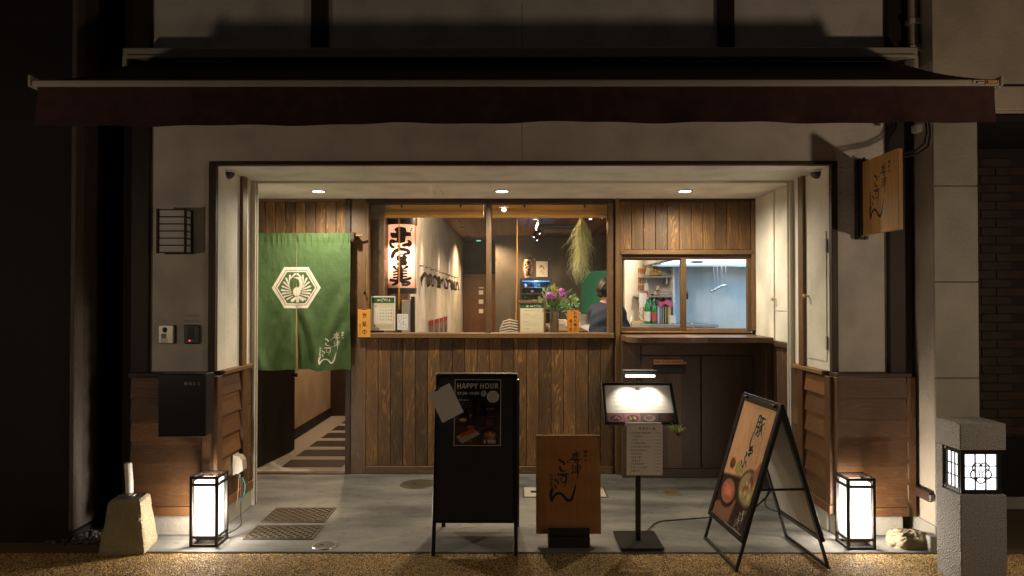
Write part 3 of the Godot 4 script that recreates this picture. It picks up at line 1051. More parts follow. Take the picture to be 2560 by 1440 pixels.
	part("knob", MB.new().lathe([Vector2(0.006, 0), Vector2(0.006, 0.02), Vector2(0.014, 0.026), Vector2(0.014, 0.036), Vector2(0, 0.042)], 12, Vector3.ZERO), "brass", pd, Transform3D(Basis(Vector3.BACK, PI / 2), Vector3(2.0215, 1.514, -5.03)))
	# right wall behind the shutter rail
	var rw := joint("recess_back_side_wall", s)
	part("panel", B(2.066, 1.16, -5.3625, 2.32, 2.349, -6.27), "recess_paint", rw)
	part("batten", B(2.066, 1.16, -5.79, 2.05, 2.349, -5.87, 0.002), "recess_paint", rw)
	part("leaf", B(2.066, 1.40, -5.40, 2.058, 2.235, -5.775, 0.002), "recess_paint", rw)
	part("leaf", B(2.066, 1.165, -5.40, 2.058, 1.392, -5.775, 0.002), "recess_paint", rw)
	part("knob", MB.new().lathe([Vector2(0.006, 0), Vector2(0.006, 0.02), Vector2(0.014, 0.026), Vector2(0.014, 0.036), Vector2(0, 0.042)], 12), "brass", rw, Transform3D(Basis(Vector3.BACK, PI / 2), Vector3(2.058, 1.49, -5.75)))
	part("backing", B(2.075, 0, -5.3625, 2.32, 1.159, -6.27), "cabinet_wood", rw)
	for i in 6:
		part("board", B(2.075, 0.09, -5.37 - i * 0.1255, 2.062, 1.12, -5.37 - (i + 1) * 0.1255 + 0.004, 0.002, 1, float(i)), "cabinet_wood", rw)
	part("skirting", B(2.075, 0.001, -5.37, 2.055, 0.088, -6.12, 0.003, 2), "cabinet_wood", rw)
	part("cap", B(2.075, 1.121, -5.3625, 2.04, 1.159, -5.76, 0.003, 2), "cabinet_wood", rw)
	# left wall behind the rail and the ceiling
	part("recess_back_side_wall", B(-2.33, 0, -5.3625, -2.5, 2.349, -6.27), "recess_paint", s)
	part("recess_ceiling", B(-1.9095, 2.3503, F - 0.0225, 2.0275, 2.3755, F - 0.1395), "recess_paint", s)
	part("recess_ceiling", B(-2.5, 2.35, F - 0.14, 2.45, 2.5, -5.31), "recess_paint", s)
	var k1 := -0.580
	var k2 := 1.193
	part("recess_ceiling", B(-2.5, 2.352, -5.3105, k1 - 0.001, 2.5, -6.31), "recess_paint", s)
	part("recess_ceiling", B(k1 + 0.001, 2.352, -5.3105, k2 - 0.001, 2.5, -6.31), "recess_paint", s)
	part("recess_ceiling", B(k2 + 0.001, 2.352, -5.3105, 2.45, 2.5, -6.31), "recess_paint", s)
	# shutter guide rails
	for e in [[-1.908, -1.876], [2.026, 1.996]]:
		var rl := joint("shutter_rail", s)
		part("web", B(e[0], 0.002, -5.298, lerpf(e[0], e[1], 0.3), 2.3495, -5.36, 0.002), "rail_paint", rl)
		part("flange", B(lerpf(e[0], e[1], 0.3), 0.002, -5.298, e[1], 2.3495, -5.313, 0.002), "rail_paint", rl)
		part("flange", B(lerpf(e[0], e[1], 0.3), 0.002, -5.345, e[1], 2.3495, -5.36, 0.002), "rail_paint", rl)
	var hd := joint("shutter_slot", s)
	part("flange", B(-1.876, 2.333, -5.298, 1.996, 2.351, -5.312, 0.002), "rail_paint", hd)
	part("flange", B(-1.876, 2.338, -5.344, 1.996, 2.351, -5.36, 0.002), "rail_paint", hd)
	part("slot", B(-1.876, 2.3475, -5.3122, 1.996, 2.3515, -5.3438), "joint_backing", hd)
	# ---------- the timber back wall
	var D := -6.27
	part("wall_backing", B(-2.5, 2.03, D - 0.016, -1.395, 2.75, D - 0.09), "dark_trim", s)
	part("wall_backing", B(-1.395, 0, D - 0.016, 0.905, 1.155, D - 0.09), "dark_trim", s)
	part("wall_backing", B(-1.395, 2.362, D - 0.016, 0.905, 2.75, D - 0.09), "dark_trim", s)
	part("wall_backing", B(0.905, 1.905, D - 0.016, 2.5, 2.75, D - 0.09), "dark_trim", s)
	part("wall_backing", B(0.905, 0, D - 0.016, 2.5, 1.2, D - 0.09), "dark_trim", s)
	var eh := joint("entrance_header", s)
	boards(eh, -2.31, -1.44, 2.035, 2.325, D, 10, "cedar_boards")
	part("rail", B(-2.33, 2.326, D - 0.012, -1.44, 2.3515, D + 0.012, 0.002, 0), "trim_wood", eh)
	part("lintel", B(-2.33, 2.0, D - 0.09, -1.44, 2.033, D + 0.006, 0.002, 0), "dark_trim", eh)
	part("door_post", B(-1.439, 0, D - 0.09, -1.397, 2.3515, D + 0.025, 0.003), "dark_trim", s)
	part("pillar_board", B(-1.396, 0.001, D - 0.015, -1.268, 2.3515, D + 0.008, 0.003), "trim_wood", s)
	# big window
	var wd := joint("window", s)
	var wx0 := -1.267
	var wx1 := 0.848
	var wy0 := 1.158
	var wy1 := 2.3515
	part("frame", B(wx0, wy0 + 0.045, D - 0.1, wx0 + 0.022, wy1 - 0.04, D + 0.016, 0.002), "trim_wood", wd)
	part("frame", B(wx1 - 0.042, wy0 + 0.045, D - 0.1, wx1, wy1 - 0.04, D + 0.016, 0.002), "trim_wood", wd)
	part("frame", B(wx0, wy1 - 0.04, D - 0.1, wx1, wy1, D + 0.016, 0.002, 0), "dark_trim", wd)
	part("sill", B(wx0 - 0.004, wy0, D - 0.1, wx1 + 0.004, wy0 + 0.044, D + 0.04, 0.004, 0), "trim_wood", wd)
	part("mullion", B(-0.240, wy0 + 0.045, D - 0.07, -0.195, wy1 - 0.04, D + 0.012, 0.003), "trim_wood", wd)
	part("pane", B(wx0 + 0.022, wy0 + 0.0445, D - 0.03, -0.240, wy1 - 0.0405, D - 0.036), "window_glass", wd)
	part("pane", B(-0.195, wy0 + 0.0445, D - 0.03, wx1 - 0.042, wy1 - 0.0405, D - 0.036), "window_glass", wd)
	var bw := joint("board_wall", s)
	boards(bw, -1.268, 0.846, 0.068, 1.156, D, 20, "cedar_boards")
	part("skirting", B(-1.268, 0.001, D - 0.015, 0.846, 0.066, D + 0.012, 0.003, 0), "trim_wood", bw)
	part("post", B(0.866, 0, D - 0.1, 0.903, 2.3515, D + 0.025, 0.003), "trim_wood", s)
	part("post_gap", B(0.8485, 0, D - 0.1, 0.8655, 2.3515, D - 0.012), "joint_backing", s)
	# serving window
	var uh := joint("serving_header", s)
	boards(uh, 0.905, 2.03, 1.915, 2.325, D, 11, "cedar_boards")
	part("rail", B(0.905, 2.326, D - 0.012, 2.066, 2.3515, D + 0.01, 0.002, 0), "dark_trim", uh)
	part("rail", B(0.905, 1.872, D - 0.09, 2.045, 1.9125, D + 0.022, 0.003, 0), "trim_wood", uh)
	part("post", B(2.031, 1.22, D - 0.09, 2.0655, 2.325, D + 0.016, 0.003), "trim_wood", uh)
	var sw := joint("serving_window", s)
	part("frame", B(0.9045, 1.205, D - 0.1, 0.922, 1.871, D + 0.014, 0.002), "trim_wood", sw)
	part("frame", B(0.9225, 1.84, D - 0.1, 2.03, 1.871, D - 0.006, 0.002, 0), "dark_trim", sw)
	part("frame", B(0.9225, 1.2, D - 0.1, 2.03, 1.214, D + 0.002, 0.002, 0), "trim_wood", sw)
	var gl := [0.933, 1.435, 1.249, 1.827]
	var gr := [1.477, 1.997, 1.240, 1.833]
	var n := 0
	for g in [gl, gr]:
		var z := D - 0.062 if n == 0 else D - 0.022
		part("stile", B(g[0] - (0.028 if n == 0 else 0.046), 1.2145, z - 0.015, g[0], 1.8395, z + 0.015, 0.002), "trim_wood", sw)
		part("stile", B(g[1], 1.2145, z - 0.015, g[1] + (0.03 if n == 0 else 0.04), 1.8395, z + 0.015, 0.002), "trim_wood", sw)
		part("rail", B(g[0], 1.2145, z - 0.015, g[1], g[2], z + 0.015, 0.002, 0), "trim_wood", sw)
		part("rail", B(g[0], g[3], z - 0.015, g[1], 1.8395, z + 0.015, 0.002, 0), "trim_wood", sw)
		part("pane", B(g[0], g[2], z - 0.003, g[1], g[3], z + 0.003), "window_glass", sw)
		n += 1
	part("latch", B(1.479 + 0.004, 1.49, D - 0.045, 1.479 + 0.022, 1.54, D - 0.038, 0.002).tube([Vector3(1.479 + 0.013, 1.54, D - 0.041), Vector3(1.479 + 0.013, 1.56, D - 0.041)], 0.004, 6), "black_metal", sw)
	# shelf and cupboard under it
	var cp := PackedVector2Array()
	for k in 9:
		var a := PI + PI / 2 * k / 8.0
		cp.append(Vector2(0.906 + 0.10 + cos(a) * 0.10, -0.40 + sin(a) * 0.10))
	cp.append(Vector2(2.04, -0.5)); cp.append(Vector2(2.04, 0.0)); cp.append(Vector2(0.906, 0.0))
	part("serving_shelf", MB.new().prism(cp, 0.042, Transform3D(Basis(Vector3.RIGHT, -PI / 2), Vector3(0, 1.168, D + 0.004))), "counter_wood", s)
	var cb := joint("cupboard", s)
	var C := -6.13
	part("carcass", B(0.905, 0, D - 0.015, 2.06, 1.145, C - 0.021), "cabinet_wood", cb)
	part("stile", B(0.905, 0.001, C - 0.02, 1.062, 1.145, C - 0.004, 0.003), "cabinet_wood", cb)
	part("header", B(1.062 + 0.002, 1.022, C - 0.02, 2.045, 1.145, C + 0.012, 0.004, 0), "cabinet_wood", cb)
	part("plinth", B(1.062 + 0.002, 0.001, C - 0.02, 2.045, 0.075, C + 0.006, 0.003, 0), "cabinet_wood", cb)
	part("door", B(1.068, 0.079, C - 0.02, 1.557, 1.018 - 0.002, C, 0.003, 1, 1.0), "cabinet_wood", cb)
	part("door", B(1.568, 0.079, C - 0.02, 2.0, 1.018 - 0.002, C, 0.003, 1, 4.0), "cabinet_wood", cb)
	part("support", B(2.003, 0.076, C - 0.02, 2.055, 1.145, C + 0.3, 0.003), "cabinet_wood", cb)
	part("letter_slot", B(1.160, 0.869, C, 1.428, 0.936, C + 0.012, 0.003), "black_metal", cb)
	part("slot_flap", B(1.180, 0.882, C + 0.012, 1.408, 0.922, C + 0.016, 0.002), "black_plastic", cb)
	part("lock", MB.new().lathe([Vector2(0.014, 0), Vector2(0.014, 0.006), Vector2(0.009, 0.01), Vector2(0, 0.01)], 12), "brass", cb, Transform3D(Basis(Vector3.RIGHT, PI / 2), Vector3(1.431, 0.962, C)))
	# ceiling lamps of the recess
	for x in [-1.553, -0.095, 1.356]:
		var dl := joint("downlight", s, Transform3D(Basis(), Vector3(x, 2.352, -5.80)))
		part("ring", MB.new().lathe([Vector2(0.048, -0.001), Vector2(0.062, -0.001), Vector2(0.064, -0.006), Vector2(0.050, -0.009), Vector2(0.048, -0.004)], 28), "white_plastic", dl)
		part("lamp_disc", MB.new().lathe([Vector2(0, -0.005), Vector2(0.049, -0.005)], 24), "downlight_glow", dl)
		lamp_spot("recess_downlight", Vector3(0, -0.03, 0), Vector3(0, -1, 0), DOWN_E, WARM, 0.022, 86.0, 0.9, dl)

const DOWN_E := 1.42
var WARM := Color(1.0, 0.945, 0.83)

# ---------------------------------------------------------------- rooms behind the windows
func rooms() -> void:
	var r := shop_node
	# dining room
	part("floor", B(-1.25, -0.05, -6.36, 3.3, 0.008, -14.6), "room_floor", r)
	part("ceiling", B(-1.25, 2.62, -6.36, 3.3, 2.75, -14.6, 0.0, 2), "ceiling_wood", r)
	for i in 12:
		part("ceiling_board", B(-0.99 + i * 0.2, 2.606, -6.4, -0.99 + (i + 1) * 0.2 - 0.004, 2.6195, -14.4, 0.002, 2), "ceiling_wood", r)
	part("side_wall", B(-1.0, 0, -7.05, -1.12, 2.62, -14.6), "room_wall", r)
	part("end_wall", B(-1.0, 0, -14.4, -0.33, 2.62, -14.6), "dark_wallpaper", r)
	part("dark_wall", B(-0.33, 0, -13.0, 3.3, 2.62, -14.39), "dark_wallpaper", r)
	part("kitchen_back_wall", B(1.36, 0, -9.0, 3.3, 2.62, -9.12), "kitchen_wall", r)
	part("kitchen_side_wall", B(3.2, 0, -6.36, 3.3, 2.62, -9.0), "kitchen_wall", r)
	part("front_wall", B(-1.25, 0, -6.361, 0.905, 1.155, -6.4), "room_wall", r)
	part("front_wall", B(0.905, 0, -6.361, 3.3, 1.19, -6.4), "room_wall", r)
	part("front_wall", B(2.07, 1.19, -6.361, 3.3, 2.62, -6.4), "room_wall", r)
	part("wood_column", B(-1.32, 0, -6.85, -1.19, 2.62, -7.0, 0.003), "trim_wood", r)
	part("wood_panel", B(-1.19, 0, -6.93, -1.0, 2.62, -7.04, 0.002), "trim_wood", r)
	part("partition", B(-1.056, 0, -6.88, -0.973, 1.481, -6.92, 0.003), "room_wall", r)
	part("partition_edge", B(-0.969, 0, -6.87, -0.935, 1.515, -6.93, 0.003), "dark_trim", r)
	var dr := joint("back_door", r)
	part("leaf", B(-0.985, 0.01, -14.36, -0.345, 1.971, -14.4, 0.004), "door_wood", dr)
	part("casing", B(-1.0, 1.979, -14.35, -0.33, 2.010, -14.4, 0.004, 0), "dark_trim", dr)
	for py in [1.610, 1.429, 1.241]:
		part("pane", B(-0.690, py - 0.042, -14.35, -0.604, py + 0.042, -14.361, 0.002), "paper", dr)
	part("handle", B(-0.690, 1.688, -14.3, -0.596, 1.712, -14.36, 0.003), "steel", dr)
	# inner shelf along the window
	part("window_shelf", B(-1.0, 1.15, -6.371, 0.86, 1.19, -6.66, 0.004, 0), "counter_wood", r)
	# entrance passage
	var p := joint("entrance_passage", shop_node)
	part("floor", B(-2.6, -0.05, -6.276, -1.25, 0.004, -9.4), "passage_floor", p)
	part("threshold", B(-2.33, 0.0, -6.24, -1.44, 0.014, -6.3, 0.004, 0), "counter_wood", p)
	for i in 6:
		part("dark_tile", B(-2.06, 0.0045, -6.49 - i * 0.448, -1.52, 0.0075, -6.78 - i * 0.448, 0.0015), "dark_tile", p)
	part("left_wall", B(-2.33, 0, -6.361, -2.6, 2.5, -9.4), "passage_wall", p)
	part("baseboard", B(-2.33, 0.004, -6.4, -2.312, 0.11, -9.3, 0.003, 2), "black_wood", p)
	part("end_wall", B(-2.33, 0, -9.3, -1.25, 2.5, -9.4), "dark_trim", p)
	part("right_wall", B(-1.25, 0, -6.361, -1.13, 2.62, -9.3), "trim_wood", p)
	part("ceiling", B(-2.6, 2.4, -6.361, -1.25, 2.5, -9.4), "room_wall", p)
	var dl := joint("downlight", shop_node, Transform3D(Basis(), Vector3(-1.8, 2.4, -8.2)))
	part("lamp_disc", MB.new().lathe([Vector2(0, -0.005), Vector2(0.049, -0.005)], 24), "downlight_glow", dl)
	lamp_spot("passage_downlight", Vector3(0, -0.03, 0), Vector3(0, -1, 0), 1.7, Color(1.0, 0.84, 0.66), 0.045, 75.0, 0.5, dl)
	var lf := joint("entrance_door", shop_node)
	var a := Vector3(-2.27, 0, -6.42)
	var b := Vector3(-2.17, 0, -7.2)
	var d := (b - a).normalized()
	lf.position = a
	lf.rotation.y = atan2(-d.z, d.x)
	part("leaf", B(0, 0.015, -0.018, a.distance_to(b), 1.98, 0.018, 0.003), "black_wood", lf)
	part("handle", MB.new().lathe([Vector2(0.008, 0), Vector2(0.008, 0.03), Vector2(0.02, 0.034), Vector2(0.02, 0.046), Vector2(0, 0.05)], 12), "black_metal", lf, Transform3D(Basis(Vector3.RIGHT, PI / 2), Vector3(a.distance_to(b) - 0.06, 0.75, 0.018)))

# ---------------------------------------------------------------- buildings at either side
func neighbours() -> void:
	var l := thing("dark_timber_house", "black timber house at the left edge beyond the narrow dark alley", "building")
	part("front_wall", B(-8, 0.04, -4.55, -2.761, 6, -4.84), "black_house", l)
	part("corner_board", B(-2.76, 0.06, -4.545, -2.73, 6, -4.85, 0.003), "alley_timber", l)
	part("side_wall", B(-2.90, 0.02, -4.851, -3.2, 6, -12), "black_house", l)
	part("footing", B(-8, -0.1, -4.54, -2.74, 0.0395, -4.85, 0.004), "black_house", l)
	part("alley_end", B(-3.2, 0, -9.6, -2.5, 6, -9.7), "black_house", l)
	var own := B(-2.51, 0, -4.86, -2.6, 6, -9.6)
	part("alley_wall", own, "black_house", shop_node)
	part("roof", B(-2.6, 5.4, -4.7, 2.55, 5.55, -14.8), "black_house", shop_node)
	# stones on the floor of the alley
	var pm := SphereMesh.new()
	pm.radius = 0.5; pm.height = 1.0; pm.radial_segments = 6; pm.rings = 3
	var mm := MultiMesh.new()
	mm.transform_format = MultiMesh.TRANSFORM_3D
	mm.use_colors = true
	mm.mesh = pm
	mm.instance_count = 1500
	for i in 1500:
		var s := rng.randf_range(0.012, 0.03)
		var at := Vector3(rng.randf_range(-2.88, -2.47), -0.006 + rng.randf_range(0, 0.012), rng.randf_range(-5.6, -4.5))
		mm.set_instance_transform(i, Transform3D(Basis.from_euler(Vector3(rng.randf() * 6, rng.randf() * 6, 0)).scaled(Vector3(s, s * 0.6, s * 0.9)), at))
		mm.set_instance_color(i, Color(0.12, 0.11, 0.10) * rng.randf_range(0.4, 1.3))
	var g := MultiMeshInstance3D.new()
	g.name = "alley_gravel"
	g.multimesh = mm
	g.material_override = M.pebble
	add_child(g)
	g.set_meta("kind", "stuff")
	g.set_meta("label", "grey loose stones on the floor of the dark alley at left")
	g.set_meta("category", "gravel")
	# right
	var r := thing("neighbour_building", "beige building with panelled column and brown brick tiles at the right edge", "building")
	part("side_wall", B(2.553, 0.12, -4.4605, 2.5595, 5.6, -4.9), "neighbour_paint", r)
	part("side_base", B(2.545, -0.05, -4.452, 2.62, 0.119, -4.9, 0.004), "concrete_base", r)
	var ys := [-0.05, 1.014, 1.597, 2.182, 2.63]
	part("column_core", B(2.56, -0.05, -4.4605, 2.81, 2.63, -4.9), "joint_backing", r)
	for i in 4:
		part("panel", B(2.5532, ys[i] + 0.003, -4.45, 2.82, ys[i + 1] - 0.003, -4.46, 0.003), "neighbour_panel", r)
		part("panel", B(2.8105, ys[i] + 0.003, -4.462, 2.8205, ys[i + 1] - 0.003, -5.29, 0.002), "neighbour_panel", r)
	part("foot_block", B(2.461, -0.02, -4.36, 2.506 + 0.02, 0.085, -4.445, 0.005), "granite", r)
	part("upper_wall", B(2.5535, 2.78, -4.452, 8, 6, -4.9), "neighbour_paint", r)
	part("ledge", B(2.822, 2.632, -4.40, 8, 2.778, -4.95, 0.006, 0), "neighbour_paint", r)
	part("ledge_drip", B(2.822, 2.618, -4.41, 8, 2.6315, -4.44, 0.002, 0), "neighbour_paint", r)
	part("brick_bed", B(2.82, 0.0, -5.31, 8, 2.62, -5.5), "brick_joint", r)
	part("soffit", B(2.8225, 2.58, -4.46, 8, 2.6175, -5.3), "black_house", r)
	for j in 38:
		for i in 4:
			var x0 := 2.824 + (i - 0.5 * (j % 2)) * 0.222
			var x1 := minf(x0 + 0.216, 3.72)
			x0 = maxf(x0, 2.8225)
			if x1 - x0 < 0.02: continue
			part("brick", B(x0, 0.14 + j * 0.0625, -5.312, x1, 0.14 + j * 0.0625 + 0.0565, -5.298 + rng.randf_range(-0.0015, 0.0015), 0.003, 0), "brick_tile", r)
	part("wall_panel", B(3.02, 0.077, -5.295, 3.9, 0.502, -5.27, 0.004), "black_plastic", r)
	part("plinth", B(2.83, -0.05, -5.28, 8, 0.075, -5.31, 0.004), "concrete_base", r)
	part("cable_duct", B(2.545, 0.259, -4.47, 2.518, 0.318, -4.64, 0.004, 2), "dark_trim", r)
	part("duct_end", B(2.5445, 0.267, -4.46, 2.522, 0.304, -4.4695, 0.002, 2), "grey_plastic", r)
	part("downpipe", MB.new().tube([Vector3(2.515, 2.95, -4.60), Vector3(2.515, 5.8, -4.60)], 0.028, 12), "neighbour_paint", r)
	for y in [3.05, 3.22, 4.4]:
		part("pipe_clip", B(2.48, y, -4.565, 2.5525, y + 0.035, -4.635, 0.003), "neighbour_paint", r)
	part("cable", MB.new().tube([Vector3(2.50, 2.62, -4.44), Vector3(2.495, 2.50, -4.42), Vector3(2.47, 2.43, -4.40), Vector3(2.40, 2.38, -4.38), Vector3(2.228, 2.34, -4.36)], 0.006, 6).tube([Vector3(2.52, 2.62, -4.445), Vector3(2.515, 2.49, -4.42), Vector3(2.485, 2.41, -4.39), Vector3(2.41, 2.36, -4.37), Vector3(2.228, 2.32, -4.36)], 0.006, 6), "black_plastic", r)
	part("junction_box", B(2.416, 2.501, -4.39, 2.455, 2.544, -4.45, 0.004), "grey_plastic", r)

func lumpy(seed_: int, size: Vector3) -> MB:
	var f := FastNoiseLite.new()
	f.seed = seed_
	f.frequency = 1.4
	var b := MB.new()
	return b.grid(28, 16, func(u: float, v: float) -> Vector3:
		var a := u * TAU
		var p := clampf(v, 0.0001, 0.9999) * PI
		var d := Vector3(cos(a) * sin(p), cos(p), sin(a) * sin(p))
		var k := 1.0 + 0.28 * f.get_noise_3dv(d * 0.6) + 0.10 * f.get_noise_3dv(d * 1.6)
		# squared off a little
		var q := Vector3(signf(d.x) * pow(absf(d.x), 0.75), signf(d.y) * pow(absf(d.y), 0.7), signf(d.z) * pow(absf(d.z), 0.75))
		return q * size * k)

# ---------------------------------------------------------------- things standing in the street and the recess
func floor_lantern(label: String, x: float, z: float, turn: float) -> void:
	var t := thing("floor_lantern", label, "lantern", Vector3(x, 0.0, z), turn, "lit floor lanterns on either side of the forecourt")
	var w := 0.077
	var b := 0.0085
	for sx in [-1, 1]:
		for sz in [-1, 1]:
			part("post", B(sx * w - b, 0, sz * w - b, sx * w + b, 0.424, sz * w + b, 0.002), "black_wood", t)
	for y in [0.008, 0.058, 0.372, 0.4145]:
		for q in [-1, 1]:
			part("rail", B(-w + b, y - 0.0075, q * w - 0.0065, w - b, y + 0.0075, q * w + 0.0065, 0.0015, 0), "black_wood", t)
			part("rail", B(q * w - 0.0065, y - 0.0075, -w + b, q * w + 0.0065, y + 0.0075, w - b, 0.0015, 2), "black_wood", t)
	part("lamp_shade", B(-0.066, 0.052, -0.066, 0.066, 0.392, 0.066, 0.004), "lantern_glow", t)
	part("foot_plate", B(-0.06, 0.036, -0.06, 0.06, 0.045, 0.06, 0.002), "black_wood", t)
	part("cross_bar", B(-w + b, 0.030, -0.012, w - b, 0.0355, 0.012, 0.001), "black_wood", t)
	lamp_omni("floor_lantern_bulb", Vector3(0, 0.18, 0), 0.31, Color(1, 0.95, 0.88), 0.05, t)

func street_things() -> void:
	floor_lantern("square black framed lit floor lantern beside the concrete weight and mailbox wall", -1.870, -4.505, 0.0)
	floor_lantern("square black framed lit floor lantern beside the angle frame sign and rock", 2.072, -4.47, 0.0)
	# stone pillar with a lamp let into its corner
	var t := thing("stone_lamp_pillar", "grey granite pillar with a lit plum crest lamp at the right edge", "pillar", Vector3(2.464, -0.012, -3.973))
	var w := 0.1215
	part("base_block", B(-w, 0, -0.112, w, 0.478, 0.112, 0.004), "tooled_granite", t)
	part("front_facing", B(-w + 0.004, 0, 0.112, w - 0.004, 0.476, 0.1135), "granite", t)
	part("cap_block", B(-w, 0.712, -0.112, w, 0.853, 0.112, 0.005), "tooled_granite", t)
	part("cap_facing", B(-w + 0.005, 0.715, 0.112, w - 0.005, 0.848, 0.1135), "granite", t)
	part("back_slab", B(-w, 0.4785, -0.112, w, 0.7115, -0.05), "tooled_granite", t)
	var lb := joint("lamp_box", t)
	part("core", B(-0.096, 0.486, -0.048, 0.088, 0.704, 0.088), "pillar_glow", lb)
	var fz := 0.0925
	# front frame
	for e in [[-0.111, 0.480, -0.088, 0.7105], [0.079, 0.480, 0.103, 0.7105]]:
		part("frame", B(e[0], e[1], 0.086, e[2], e[3], 0.100, 0.002), "black_metal", lb)
	part("frame", B(-0.088, 0.480, 0.086, 0.079, 0.502, 0.100, 0.002), "black_metal", lb)
	part("frame", B(-0.088, 0.688, 0.086, 0.079, 0.7105, 0.100, 0.002), "black_metal", lb)
	for i in 2:
		var x := -0.088 + 0.0557 * (i + 1)
		part("bar", B(x - 0.003, 0.502, 0.090, x + 0.003, 0.688, 0.096), "black_metal", lb)
		var y := 0.502 + 0.062 * (i + 1)
		part("bar", B(-0.088, y - 0.0028, 0.0905, 0.079, y + 0.0028, 0.0955), "black_metal", lb)
	# side frame
	for e in [[-0.0495, -0.030], [0.068, 0.0855]]:
		part("frame", B(-0.112, 0.480, e[0], -0.098, 0.7105, e[1], 0.002), "black_metal", lb)
	part("frame", B(-0.112, 0.480, -0.030, -0.098, 0.502, 0.068, 0.002), "black_metal", lb)
	part("frame", B(-0.112, 0.688, -0.030, -0.098, 0.7105, 0.068, 0.002), "black_metal", lb)
	for i in 2:
		var z := -0.030 + 0.0327 * (i + 1)
		part("bar", B(-0.107, 0.502, z - 0.0028, -0.101, 0.688, z + 0.0028), "black_metal", lb)
		var y := 0.502 + 0.062 * (i + 1)
		part("bar", B(-0.1065, y - 0.0028, -0.030, -0.1015, y + 0.0028, 0.068), "black_metal", lb)
	for y in [0.492, 0.698]:
		part("bolt", MB.new().ball(Vector3(-0.112, y, -0.04), Vector3(0.004, 0.007, 0.007), 10, 6), "steel", lb)
	var cr := MB.new()
	for k in 5:
		var a := PI / 2 + TAU * k / 5 + TAU / 10
		var c := Vector3(-0.0045 + cos(a) * 0.031, 0.592 + sin(a) * 0.031, 0.097)
		for rad in [0.0275, 0.0235]:
			var ring := []
			for q in 25:
				var b := TAU * q / 24
				if rad > 0.025 and Vector2(c.x + cos(b) * rad + 0.0045, c.y + sin(b) * rad - 0.592).length() < 0.033: 
					if ring.size() > 1: cr.tube(ring, 0.0019, 5)
					ring = []
					continue
				ring.append(c + Vector3(cos(b), sin(b), 0) * rad)
			if ring.size() > 1: cr.tube(ring, 0.0019, 5)
	cr.ball(Vector3(-0.0045, 0.592, 0.097), Vector3(0.004, 0.004, 0.002), 8, 4)
	part("crest", cr, "black_metal", lb)
	# lamps further along the street, out of the picture: they throw the shadows of the hanging sign and the wall lamp
	for sx in [1, -1]:
		var sl := thing("street_lamp", "black post lamp with a white globe standing along the street at %s" % ("right" if sx > 0 else "left"), "street lamp", Vector3(3.35 if sx > 0 else -3.45, -0.012, -2.25), 0.0, "post lamps along the street")
		part("post", MB.new().lathe([Vector2(0.08, 0), Vector2(0.08, 0.05), Vector2(0.035, 0.09), Vector2(0.03, 1.42), Vector2(0.05, 1.44), Vector2(0.05, 1.47)], 16), "black_metal", sl)
		part("lamp_globe", MB.new().ball(Vector3(0, 1.58, 0), Vector3(0.12, 0.12, 0.12), 20, 12), "street_lamp_glow", sl)
		lamp_omni("street_lamp_bulb", Vector3(0, 1.58, 0), 0.85 if sx > 0 else 0.40, Color(1, 0.88, 0.74), 0.06, sl)
	# concrete weight with a stub of pipe
	t = thing("concrete_weight", "tapered concrete block holding a short white pipe stub at left", "weight", Vector3(-2.316, -0.004, -4.42), deg_to_rad(9))
	var blk := MB.new()
	var lo := 0.128
	var hi := 0.092
	var pts := []
	for e in [[lo, 0.0], [lo, 0.02], [hi, 0.295], [hi - 0.012, 0.308]]:
		pts.append([Vector3(-e[0], e[1], e[0]), Vector3(e[0], e[1], e[0]), Vector3(e[0], e[1], -e[0]), Vector3(-e[0], e[1], -e[0])])
	var wear := FastNoiseLite.new()
	wear.seed = 8
	wear.frequency = 9.0
	wear.fractal_octaves = 4
	var worn := func(p: Vector3) -> Vector3:
		# cast surface: slightly uneven, corners rubbed away
		var axis := Vector3(0, clampf(p.y, 0.06, 0.25), 0)
		var corner := clampf((minf(absf(p.x), absf(p.z)) / maxf(maxf(absf(p.x), absf(p.z)), 0.02) - 0.80) / 0.2, 0.0, 1.0)
		var n := wear.get_noise_3dv(p)
		return p + (axis - p).normalized() * (0.0035 * n + 0.010 * corner * corner * (0.6 + 1.4 * maxf(n, 0.0)))
	for i in 3:
		for k in 4:
			var q0: Vector3 = pts[i][k]
			var q1: Vector3 = pts[i][(k + 1) % 4]
			var q2: Vector3 = pts[i + 1][(k + 1) % 4]
			var q3: Vector3 = pts[i + 1][k]
			var nv := 20 if i == 1 else 2
			blk.grid(18, nv, func(u: float, v: float) -> Vector3: return worn.call(q3.lerp(q2, u).lerp(q0.lerp(q1, u), v)))
	blk.grid(14, 14, func(u: float, v: float) -> Vector3: return worn.call(pts[3][3].lerp(pts[3][2], u).lerp(pts[3][0].lerp(pts[3][1], u), v)))
	part("block", blk, "weight_concrete", t)
	part("socket", MB.new().lathe([Vector2(0.04, 0.308), Vector2(0.04, 0.322), Vector2(0.026, 0.332), Vector2(0.022, 0.332)], 20), "steel", t)
	part("pipe", MB.new().tube([Vector3(0, 0.30, 0), Vector3(-0.002, 0.40, 0), Vector3(-0.010, 0.51, 0)], 0.022, 16, false).tube([Vector3(-0.010, 0.51, 0), Vector3(0, 0.30, 0)], 0.018, 16, false), "pvc", t)
	# rock at the foot of the neighbour
	t = thing("edge_rock", "rough ochre rock lying at the foot of the right timber wall", "rock", Vector3(2.402, 0.02, -4.47))
	part("stone", lumpy(5, Vector3(0.125, 0.075, 0.09)), "rock", t)
